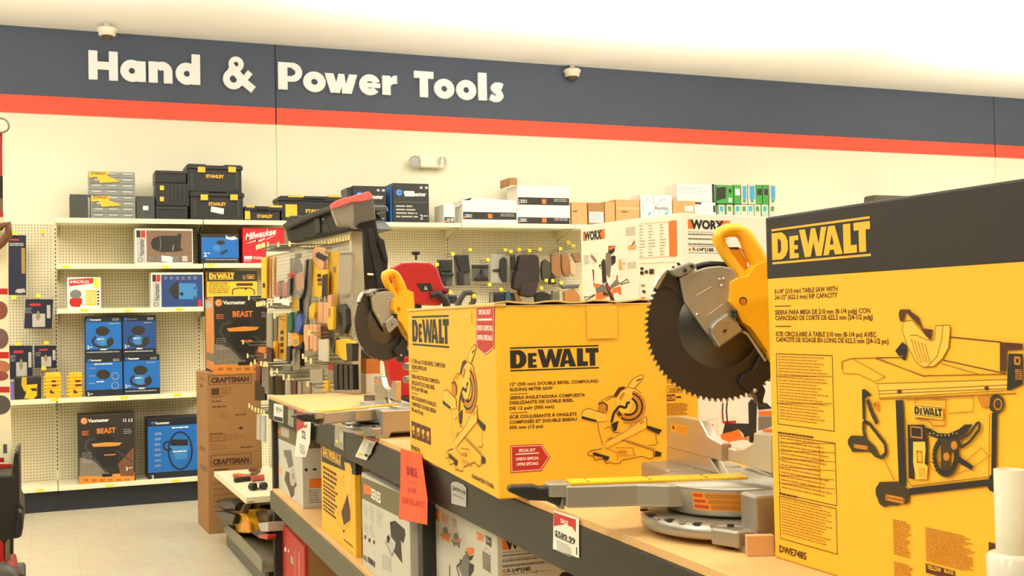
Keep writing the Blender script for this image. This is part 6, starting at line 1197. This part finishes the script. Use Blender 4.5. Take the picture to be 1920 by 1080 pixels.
hang('saw_sleeve', 'long mustard yellow saw sleeve beside the tan handled handsaw', 'handsaw', .09, [(G1, (1215,300, 1330,265, 1400,320, 1400,900, 1370,1080, 1200,1080), mat('mustard_sleeve', (208, 160, 40), .5, 0, .1), .02, 0, 'sleeve'), (G1, (1300,540, 1345,540, 1345,640, 1310,640), M_brown, .001, .002, 'picture'), (G2, (700,0, 790,0, 780,130, 745,200, 700,140), mat('mustard_sleeve'), .02, 0, 'sleeve_tip')])
hang('pack_of_blades', 'tall pale clear pack hanging beside the gondola end post', 'tool pack', .10, [(G1, (1405,310, 1615,300, 1610,700, 1600,1080, 1385,1080, 1390,600), M_card3, .02, 0, 'card'), (G2, (790,0, 935,0, 935,420, 870,400, 860,200, 800,100), M_card3, .015, 0, 'lower_card'), (G1, (1420,310, 1625,295, 1625,325, 1420,335), M_gry, .004, .004, 'hanging_strip')])
for i, (x0, x1, lb) in enumerate(((85, 175, 'leftmost yellow rule with black mark hanging high on the gondola'), (185, 215, 'brass coloured rule right of the leftmost yellow one'), (228, 258, 'pale wooden rule in the middle of the hanging rules'), (280, 330, 'golden rule nearest the red handled pliers'))):
    hang('carpenter_rule', lb, 'rule', .24-.03*i, [(G1, (x0, 390, x1, 375, x1-5, 1075, x0+5, 1075), (M_yt, M_oc, M_tanh, mat('golden_rule', (220, 170, 70), .4))[i], .008, 0, 'rule_body')]+([(G1, (110,815, 150,815, 150,895, 112,895), M_blk, .001, .002, 'black_mark')] if i == 0 else []), 'hanging rules')
hang('pliers_pack', 'red handled pliers in a clear pack on the gondola', 'pliers', .20, [(G1, (345,300, 430,275, 550,275, 565,700, 560,1050, 335,1050, 340,600), M_clear, .004, .012, 'blister'), (G1, (345,800, 375,780, 380,1060, 325,1070, 320,980), M_redp, .02, 0, 'red_grip'), (G1, (440,800, 520,800, 520,1050, 445,1060), M_redp, .02, 0, 'red_grip'), (G1, (390,780, 430,770, 430,1080, 395,1090), M_bpl, .02, .004, 'black_grip'), (G2, (180,20, 320,60, 320,120, 170,90), M_wht, .004, 0, 'white_card')])
hang('screwdriver', 'red tipped black screwdriver between two clear packs', 'screwdriver', .20, [(G1, (520,660, 560,640, 600,665, 595,730, 525,730), mat('coral_red_plastic', (206, 70, 60), .35), .03, 0, 'tip'), (G1, (530,740, 590,740, 580,1000, 530,1030), M_bpl, .028, 0, 'handle')])
hang('utility_pack', 'clear pack with navy tool and copper coloured stepped blade', 'tool pack', .17, [(G1, (570,230, 700,200, 850,240, 850,420, 800,960, 740,1080, 570,1080), M_clear, .004, .016, 'blister'), (G1, (570,400, 700,380, 790,900, 700,1080, 590,1060), mat('slate_card', (128, 134, 126), .5), .004, 0, 'card'), (G1, (650,320, 720,310, 730,390, 690,410, 740,520, 750,640, 610,680, 640,520, 660,420), mat('navy_grip', (34, 44, 66), .4), .02, .002, 'navy_grip'), (G1, (640,700, 770,620, 780,900, 740,940, 680,940, 660,820), mat('copper_blade', (214, 150, 84), .4, .2), .014, .004, 'copper_part'), (G2, (340,10, 410,5, 415,170, 345,175), mat('olive_yellow'), .006, 0, 'yellow_label')])
hang('spirit_level', 'long grey metal bar hanging in the middle of the gondola', 'bar', .14, [(G1, (855,400, 915,410, 890,1075, 815,1075), mat('grey_bar', (150, 146, 132), .4, .3), .02, 0, 'bar'), (G2, (455,0, 505,0, 490,300, 445,315), mat('grey_bar'), .02, 0, 'bar_end')])
hang('pry_bar', 'black bar hanging left of the long grey one', 'bar', .15, [(G1, (820,430, 860,420, 830,900, 790,1080, 740,1080, 790,850), M_bpl, .02, 0, 'bar'), (G2, (395,0, 450,0, 440,320, 440,700, 415,700, 415,240, 392,200), M_bpl, .02, -.004, 'lower_bar')])
gw = 'wooden handled chisels'
for i, (pts, m, lb) in enumerate((((460,305, 510,300, 505,380, 500,560, 475,550, 455,440), M_tanh, 'wooden handle hanging lowest at left of the group'), ((515,300, 545,305, 545,540, 520,540), M_tanh, 'wooden handle second in the lower group'), ((550,300, 580,305, 585,560, 550,565), M_tanh, 'wooden handle third in the lower group'), ((600,90, 640,85, 640,290, 590,295), M_tanh, 'wooden handle left of the upper pair'), ((650,90, 690,90, 690,295, 645,295), M_tanh, 'wooden handle right of the upper pair'), ((685,20, 725,10, 720,230, 690,240), M_tanh, 'wooden handle half behind the mustard sleeve'), ((510,130, 560,85, 565,180, 545,265, 508,262), M_yt, 'orange yellow handle above the lower wooden handles'), ((700,140, 745,130, 740,350, 695,355, 685,310), M_yt, 'long yellow handle beside the black saw grip'))):
    hang('chisel', lb, 'chisel', .2 if i < 3 else .15, [(G2, pts, m, .03, 0, 'handle')]+([(G2, (pts[0]+5, pts[1]-60, pts[0]+20, pts[1]-60, pts[0]+20, pts[1]+5, pts[0]+5, pts[1]+5), M_alu, .004, -.01, 'blade')] if i < 5 else []), gw)
hang('saw_grip', 'black looped saw handle by the gondola end', 'saw handle', .13, [(G2, (770,115, 830,100, 862,150, 872,300, 850,385, 815,395, 770,330, 765,300, 795,310, 820,345, 838,300, 830,200, 805,165, 790,200, 790,290, 765,300, 760,180), M_bpl, .03, 0, 'grip'), (G2, (740,330, 770,330, 840,400, 810,415), mat('dark_brass', (96, 74, 44), .4, .4), .006, 0, 'blade')])
hang('mitre_box', 'yellow and black mitre saw box low beside the gondola end post', 'mitre box', .14, [(G2, (770,450, 870,440, 880,655, 830,640, 760,580), M_yt, .03, 0, 'yellow_body'), (G2, (865,480, 930,480, 925,655, 875,655), M_bpl, .04, .004, 'black_end'), (G2, (865,450, 925,465, 930,485, 868,485), M_yt, .03, .006, 'yellow_cap'), (G2, (740,570, 775,420, 790,430, 765,570, 880,655, 870,665), M_bpl, .01, -.01, 'strap')])
hang('brown_blister', 'reddish brown tool card behind the wooden handles', 'tool card', .05, [(G2, (590,310, 690,320, 690,560, 640,560, 590,450), mat('reddish_card', (132, 92, 64), .5, 0, .25), .01, 0, 'card')])
hang('tape_tool', 'yellow and black rounded tool under the green and blue handles', 'hand tool', .2, [(G2, (325,400, 360,375, 410,400, 410,500, 370,515, 335,500), mat('amber_plastic', (234, 160, 40), .35), .03, 0, 'body'), (G2, (335,500, 410,490, 440,470, 440,520, 350,538), M_bpl, .03, -.002, 'base'), (G2, (355,455, 385,440, 400,470, 375,490, 358,480), M_alu, .004, .004, 'wheel')])
hang('screwdriver', 'green handled screwdriver left of the blue one', 'screwdriver', .22, [(G2, (300,200, 335,180, 345,340, 320,385, 300,360), mat('green_grip', (24, 92, 58), .35), .03, 0, 'handle')])
hang('screwdriver', 'grey blue handled screwdriver between green and blue ones', 'screwdriver', .20, [(G2, (350,190, 385,200, 385,360, 350,370, 338,300), mat('slate_grip', (82, 94, 110), .4), .03, 0, 'handle')])
hang('screwdriver', 'bright blue handled screwdriver above the amber tool', 'screwdriver', .21, [(G2, (392,215, 425,200, 440,300, 410,390, 370,375), mat('blue_grip', (52, 78, 160), .35), .03, 0, 'handle')])
hang('saw_card', 'yellow tool card with dark squares and orange handle', 'tool card', .2, [(G2, (215,200, 295,190, 295,640, 270,650, 210,620), M_oc, .01, 0, 'card'), (G2, (200,470, 230,470, 225,640, 200,620), mat('amber_plastic'), .02, .004, 'handle')]+[(G2, (235, 360+60*k, 262, 358+60*k, 262, 392+60*k, 235, 395+60*k), M_dk, .001, .003, 'picture') for k in range(4)])
hang('file_handle', 'pair of short orange handles left of the yellow card', 'file', .23, [(G2, (162,465, 190,460, 185,630, 155,630), mat('amber_plastic'), .02, 0, 'handle')])
hang('file_handle', 'short black rounded handle right of the yellow card', 'file', .22, [(G2, (290,510, 325,510, 325,650, 305,675, 288,650), M_bpl, .02, 0, 'handle')])
for i, x in enumerate((745, 795, 845, 895)): hang('file_handle', ('leftmost', 'second', 'third', 'rightmost')[i]+' of four glossy black file handles above the deck', 'file', .16, [(G2, (x, 690, x+38, 685, x+44, 930, x+4, 935), mat('glossy_black'), .035, 0, 'handle')], 'glossy black file handles')
hang('red_card', 'red and white tool card left of the black file handles', 'tool card', .12, [(G2, (690,665, 790,660, 745,700, 740,800, 700,800, 690,730), M_redp, .006, 0, 'red_card'), (G2, (690,735, 745,745, 740,860, 700,830), M_card3, .006, .003, 'white_panel')])
hang('yellow_pack', 'small yellow pack low on the gondola in front of thin hooks', 'tool pack', .16, [(G2, (645,840, 690,840, 690,950, 640,955), M_yt, .02, 0, 'body')])
hang('grey_strip', 'pale grey strip pack below the amber tool', 'tool pack', .17, [(G2, (335,540, 410,530, 415,740, 340,740), M_card3, .01, 0, 'card')])
gc = 'clear tool packs low on the gondola'
for i, (x0, x1, y0, y1, m) in enumerate(((100, 150, 190, 660, M_card3), (150, 200, 230, 460, mat('dusty_clear', (120, 112, 90), .2)), (70, 100, 720, 960, M_card3), (110, 160, 800, 975, M_gry), (170, 270, 790, 980, mat('dark_olive_pack', (78, 66, 46), .35)), (280, 328, 830, 975, M_card3), (330, 382, 840, 975, mat('maroon_pack', (88, 40, 32), .4)), (388, 430, 840, 975, M_card3), (430, 520, 860, 970, mat('pale_brown_pack', (150, 122, 100), .4)), (520, 640, 730, 965, M_card3), (600, 690, 440, 660, mat('cloudy_panel', (206, 198, 176), .3)), (160, 330, 700, 745, M_gry))):
    lbs = ('tall pale pack beside the striped vacuum carton', 'dusty clear pack left of the yellow card', 'pale narrow pack in the bottom row, leftmost', 'grey narrow pack in the bottom row', 'dark olive pack in the bottom row', 'pale pack right of the dark olive one', 'maroon pack in the bottom row', 'pale pack right of the maroon one', 'pale brown pack above the deck edge', 'wide clear pack in the bottom row', 'cloudy panel pack behind the wooden handles', 'flat grey pack lying across low hooks')[i]
    hang('tool_pack', lbs, 'tool pack', .2-.012*(i % 5), [(G2, (x0, y0+5, x1, y0, x1, y1, x0, y1), m, .012, 0, 'card')], gc)
for i, (T_, pts, m, lb) in enumerate(((G6, (340,570, 375,560, 378,600, 405,610, 408,700, 340,700), mat('glossy_black'), 'stubby glossy black tool at the outer edge of the gondola'), (G6, (345,480, 375,470, 372,600, 350,600), mat('brown_rubber'), 'brown handled tool at the outer edge of the gondola'), (G6, (385,480, 430,480, 430,660, 385,650), mat('dusty_clear'), 'dusty clear pack at the outer edge of the gondola'), (G6, (362,350, 412,352, 408,395, 360,385), mat('orange_brown_card', (190, 110, 40), .5), 'small orange card above the striped vacuum carton print'), (G6, (420,350, 450,360, 450,450, 415,450), mat('dark_maroon', (60, 28, 22), .5), 'dark maroon pack beside the small orange card'), (G6, (352,790, 372,790, 370,960, 350,955), M_lgry, 'left of two thin grey strips below the low hooks'), (G6, (380,800, 405,800, 403,975, 378,965), M_lgry, 'right of two thin grey strips below the low hooks'))):
    hang('tool_pack', lb, 'tool pack', .26, [(T_, pts, m, .015, 0, 'body')], 'tools at the outer gondola edge')

# black cases on top of the gondola ---------------------------------------------------------------
G5 = TR(510, 350, 5.683)
def caseG(pts, off, d, m, nm, par, bev=.012): mb = MB(); mb.prism([onG(x, y, off) for x, y in G5(*pts)], -ng*d, m); return mb.build(nm, par, bevel=bev)
M_case = mat('satin_black_case', (32, 30, 28), .5, 0, .08, 40, .3)
lc = thing('tool_storage_case', 'long black tool storage case lying on top of the gondola', 'storage case', PG+eg*.9+UP*zc)
caseG((135,440, 640,250, 700,300, 830,452, 700,490, 310,575, 175,600), .06, .28, M_case, 'body', lc); caseG((105,400, 160,365, 640,185, 660,250, 420,335, 130,462), .10, .36, mat('black_lid', (26, 25, 23), .45), 'lid', lc); caseG((145,335, 200,308, 280,310, 285,325, 150,375), .08, .1, mat('black_lid'), 'handle', lc, .006)
caseG((445,340, 500,330, 510,490, 455,505), .075, .05, mat('black_lid'), 'recess_frame', lc, .004); caseG((520,410, 590,395, 620,480, 510,505), .064, .02, mat('deep_black', (16, 15, 14), .5), 'recess', lc, .003); caseG((270,530, 330,525, 350,560, 255,580), .064, .02, mat('deep_black'), 'recess', lc, .003); caseG((525,340, 555,335, 555,355, 528,360), .066, .01, mat('grey_badge', (120, 116, 100), .4), 'badge', lc, .002)
Pw = PG+ng*.02-V(0, .02, 0); nw_ = V(-.12, -1, 0).normalized(); PW = V(PG.x+.1, 6.42, 0)
def caseW(pts, off, d, m, nm, par, bev=.01, lb=None): mb = MB(); mb.prism([onP(x, y, PW+nw_*off, nw_) for x, y in G5(*pts)], -nw_*d, m); return mb.build(nm, par, bevel=bev, label=lb)
tc_ = thing('wrapped_storage_case', 'tall leaning black case wrapped in clear film with pink tape on top', 'storage case', V(onP(700, 540, PW, nw_).x, PW.y+.1, ZD))
caseW((880,150, 1075,100, 1110,360, 1140,520, 1190,560, 1240,780, 1225,1000, 1300,1500, 1420,2180, 1260,2185, 1150,1400, 1010,1130, 985,600, 985,450, 940,440, 880,400), .0, .1, M_case, 'case_body', tc_, .015)
caseW((1010,450, 1070,440, 1190,900, 1190,1100, 1130,1100), .012, .03, mat('black_lid'), 'case_rib', tc_, .006); caseW((1150,540, 1195,560, 1240,780, 1200,800, 1130,600), .02, .06, mat('black_lid'), 'side_latch', tc_, .008); caseW((1015,920, 1082,925, 1082,945, 1018,942), .016, .004, M_wht, 'white_label', tc_, .001)
M_film = clear_mat('crinkled_clear_film', (222, 214, 196), .4, .1)
nt = M_film.node_tree; bp = nt.nodes.new('ShaderNodeBump'); nz = nt.nodes.new('ShaderNodeTexNoise'); nz.inputs['Scale'].default_value = 26; nz.inputs['Detail'].default_value = 6; nz.inputs['Distortion'].default_value = 1.5; bp.inputs['Distance'].default_value = .04; bp.inputs['Strength'].default_value = 1
nt.links.new(nz.outputs['Fac'], bp.inputs['Height']); nt.links.new(bp.outputs[0], nt.nodes['Principled BSDF'].inputs['Normal'])
caseW((640,190, 880,150, 1080,110, 1112,350, 940,385, 880,440, 790,430, 712,420), .03, .05, M_film, 'plastic_film', tc_, .01, 'crinkled clear film')
caseW((660,220, 870,180, 880,400, 730,400), .01, .2, mat('highlight_mottled_tray', (168, 162, 146), .4, 0, .6, 26), 'wrapped_tray', tc_, .01)  # strong pale mottling paints the highlights of the film
caseW((630,180, 700,140, 850,100, 1030,48, 1078,95, 1060,135, 950,158, 850,165, 660,235, 640,230), .036, .08, mat('pink_red_tape', (234, 110, 104), .35, 0, .06), 'pink_tape', tc_, .012, 'pink red tape')

# ================================================================ BROWN CARTONS AND THE STRIPED VACUUM CARTON
rzc = R(-3.0); FC = onZ(391.5, 1002, 0); LF = onZ(371.5, 982, 0)
exc = V(math.cos(rzc), math.sin(rzc), 0); eyc = V(-math.sin(rzc), math.cos(rzc), 0)
Dc = (LF-FC).length; vdir = (LF-FC).normalized(); rzc = math.atan2(-vdir.x, vdir.y); exc = V(math.cos(rzc), math.sin(rzc), 0); eyc = vdir
def cf(zb, yt_, lb, w_, dz=0):
    H_ = onP(391.5, yt_, FC, -eyc).z-zb
    o, F, A = carton('tall_brown_carton', lb, 'carton', V(FC.x, FC.y, zb), rzc, w_, Dc, H_, M_card, 'tall brown tool cartons', .004); return o, F, A, zb+H_
o, F, A, z1 = cf(0, 852, 'lower brown carton standing on the floor of the stack', .40)
F.frame(395, 854, 471, 875, M_brn, .004); F.text('CRAFTSMAN', 399, 871.5, 467, 10, M_brn, .06); F.bars(402, 880, 430, 883, 1, M_brn, .8, 0); F.bars(400, 905, 440, 960, 5, mat('faint_brown_ink', (150, 100, 58), .7), .3); F.build('printed_text'); A.bars(376, 870, 388, 880, 2, M_brn, .4, 0); A.build('side_marks')
o, F, A, z2 = cf(z1, 699, 'upper brown carton under the orange striped vacuum carton', .40)
F.frame(391, 704.5, 471.5, 722, M_brn, .004); F.text('CRAFTSMAN', 395.5, 718, 467, 9.5, M_brn, .06)
F.frame(396, 728, 432, 741, M_brn, .003); F.rect(397, 729, 411, 741, M_brn); F.bars(415, 731, 430, 739, 2, M_brn, .3)
fb = mat('faint_brown_ink')
for x0, y0, x1, y1, n in ((397, 744, 420, 747, 1), (397, 752, 419, 756, 1), (398, 762, 427, 767, 1), (411, 773, 427, 786, 4), (441, 777, 464, 781, 1), (393, 813, 424, 816, 1), (393, 817, 462, 830, 3), (393, 834, 430, 846, 3), (450, 838, 476, 842, 1)): F.bars(x0, y0, x1, y1, n, fb if n > 1 else M_brn, .5)
F.oring(456, 748, 10, 8, fb, .003); F.oring(455, 771, 5, 5, fb, .003); F.oring(438, 801, 9, 5, fb, .003); F.poly([(446, 803), (452, 799), (457, 803), (452, 806)], M_brn); F.frame(393, 815, 423, 829, M_brn, .002); F.build('printed_text')
A.bars(374, 706, 384, 712, 2, M_brn, .4, 0); A.bars(376, 720, 379, 726, 1, M_brn, .9, 0); A.bars(374, 800, 385, 812, 3, fb, .3); A.bars(375, 835, 384, 842, 2, M_brn, .5, 0); A.build('side_marks')
P_ = onP(402.5, 692, FC+exc*.03, -eyc); 
Hb = onP(400, 555.5, FC, -eyc).z-z2
Pb = onP(403, 640, FC, -eyc); wb = (onP(503, 640, FC, -eyc)-Pb).length
bb_, F, A = carton('striped_vacuum_carton', 'large black vacuum carton with orange strip on top of the brown cartons', 'carton', V(Pb.x, Pb.y, z2), rzc, wb, Dc*.9, Hb, M_dk, None, .004)
beast(F, 398.5, 513, 556, 702, 1)
A.poly([(385, 562), (400, 556), (403, 697), (387, 690)], mat('orange_side_photo', (214, 140, 66), .6, 0, .25, 14)); A.poly([(388, 660), (402, 664), (402, 680), (388, 674)], M_olive); A.rect(385, 566, 397, 578, M_lgry) ; A.build('printed_side')

# ================================================================ DISPLAY BOARD AND MACHINE AT THE LEFT EDGE
YD = 3.8; e_ = onY(12, 560, YD)
M_disp = mat('display_cream', (246, 234, 196), .5)
t = thing('display_board', 'tall cream display board with red stripes at the left edge of the picture', 'display board', V(e_.x-.3, YD, .95))
xr = [(3, 245), (6, 400), (14, 440), (15, 560), (18, 700), (23, 880)]
mb = MB(); pts = [onY(x, y, YD) for x, y in xr]+[onY(17, 890, YD)]; zb_d = pts[-1].z; ztop = onY(3, 238, YD).z
mb.prism(pts+[V(-.40, YD, zb_d), V(-.40, YD, ztop)], V(0, .022, 0), M_disp); mb.build('board', t, bevel=.002)
A = Art(t, V(0, YD, 0), nW); 
def st(y0, y1, x1, m, l): A.poly([(-145, y0), (x1, y0), (x1, y1), (-145, y1)], m)
st(246, 330, 4.5, M_red, 0); st(330, 372, 5.5, M_blk, 0); st(372, 398, 5.6, M_brown, 0); st(397, 407, 6, M_red, 0); st(541, 552, 14.6, M_red, 0); st(660, 672, 17, M_red, 0); st(725, 736, 18, M_red, 0)
A.poly([(-145, 870), (23, 870), (22, 884), (17, 890), (-145, 890)], M_red)
for cx, cy, rx, ry, m in ((0, 582, 14.5, 17, mat('photo_rust', (150, 84, 62), .5, 0, .3, 25)), (0, 635, 16, 19, mat('photo_mauve', (120, 92, 84), .5, 0, .3, 25)), (2, 688, 17, 12, mat('photo_hand', (190, 120, 84), .5, 0, .3, 25)), (0, 705, 16, 9, mat('photo_rust')), (1, 759, 19, 18, mat('photo_slate', (92, 88, 82), .4, 0, .3, 25))): A.disc(cx, cy, rx, m, ry, 26)
A.rect(6, 833, 13, 850, mat('photo_slate')); A.poly([(-30, 860), (7, 858), (8, 866), (-30, 868)], M_redp); A.build('printed_pictures')
mb = MB(); c = onY(2, 235, YD-.01); mb.tube([c+V(.022*math.cos(a*math.pi/8), 0, .022*math.sin(a*math.pi/8)) for a in range(17)], .003, M_steel, 6); mb.build('hanging_ring', t)
mb = MB(); mb.tube([onY(-20, 430, YD-.03), onY(2, 425, YD-.03), onY(15, 420, YD-.03), onY(16, 440, YD-.03), onY(4, 455, YD-.03), onY(-20, 475, YD-.03)], .012, mat('brown_strap', (120, 76, 50), .5), 8); mb.build('mounted_tool_strap', t)
mt = thing('wheeled_tool_cart', 'black upright wheeled machine below the display board at the left edge', 'machine', V(onY(20, 1000, 3.55).x-.15, 3.55, 0))
YM = 3.6
def sl(pts, d, m, nm, bev=.012): mb = MB(); mb.prism([onY(x, y, YM) for x, y in pts], V(0, d, 0), m); return mb.build(nm, mt, bevel=bev)
M_mch = mat('worn_black_machine', (34, 31, 28), .4, 0, .3, 30)
sl([(-80, 895), (22, 890), (26, 850), (35, 843), (37, 940), (44, 950), (44, 985), (40, 1008), (20, 1012), (14, 1020), (-80, 1000)], .25, M_mch, 'frame_body'); sl([(20, 1005), (25, 1005), (25, 1040), (19, 1040)], .05, M_mch, 'lower_strut', .004)
sl([(10, 1010), (20, 1010), (19, 1052), (9, 1050)], .04, mat('dull_steel_strut', (130, 118, 92), .4, .4), 'steel_strut', .004); sl([(-60, 1002), (8, 1002), (9, 1045), (12, 1060), (26, 1058), (30, 1075), (30, 1130), (-60, 1130)], .2, M_redp, 'red_chassis')
mb = MB(); c = onY(-4, 1092, YM-.08); mb.lathe(c, [(0, .06), (.045, .06), (.055, .045), (.055, -.02), (.045, -.03), (0, -.03)], mat('dark_grey_rubber'), 28, nW); mb.lathe(c, [(0, .062), (.03, .062)], M_gry, 16, nW); mb.build('front_wheel', mt)
sl([(34, 950), (42, 955), (44, 985), (36, 1005), (30, 990)], -.06, mat('black_wheel', (26, 26, 28), .45), 'side_wheel', .01)
zt_m = .0
mb = MB(); lo = onY(-10, 1080, YM)
mb.box(V(lo.x-.12, YM+.0, .0), V(.2, 0, 0), V(0, .18, 0), V(0, 0, lo.z), M_mch); mb.build('base_block', mt, bevel=.01)

# small cartons at the far end of the deck, seen between the gondola end and the far saw
o, F, A = bxY('small_tool_carton', 'small white carton at the far end of the deck, bottom of a stack of three', 'carton', 686.5, 716, 701, ZD, 6.36, .12, M_side, None, .002, 718); zz = onY(686.5, 701, 6.36).z
o, F, A = bxY('small_tool_carton', 'small orange carton in the middle of the stack by the gondola end', 'carton', 686.5, 713, 673, zz, 6.36, .12, mat('orange_brown_card'), None, .002); zz = onY(686.5, 673, 6.36).z
bxY('small_tool_carton', 'flat black carton topping the small stack by the gondola end', 'carton', 687, 719, 655, zz, 6.36, .12, mat('black_carton'), None, .002)
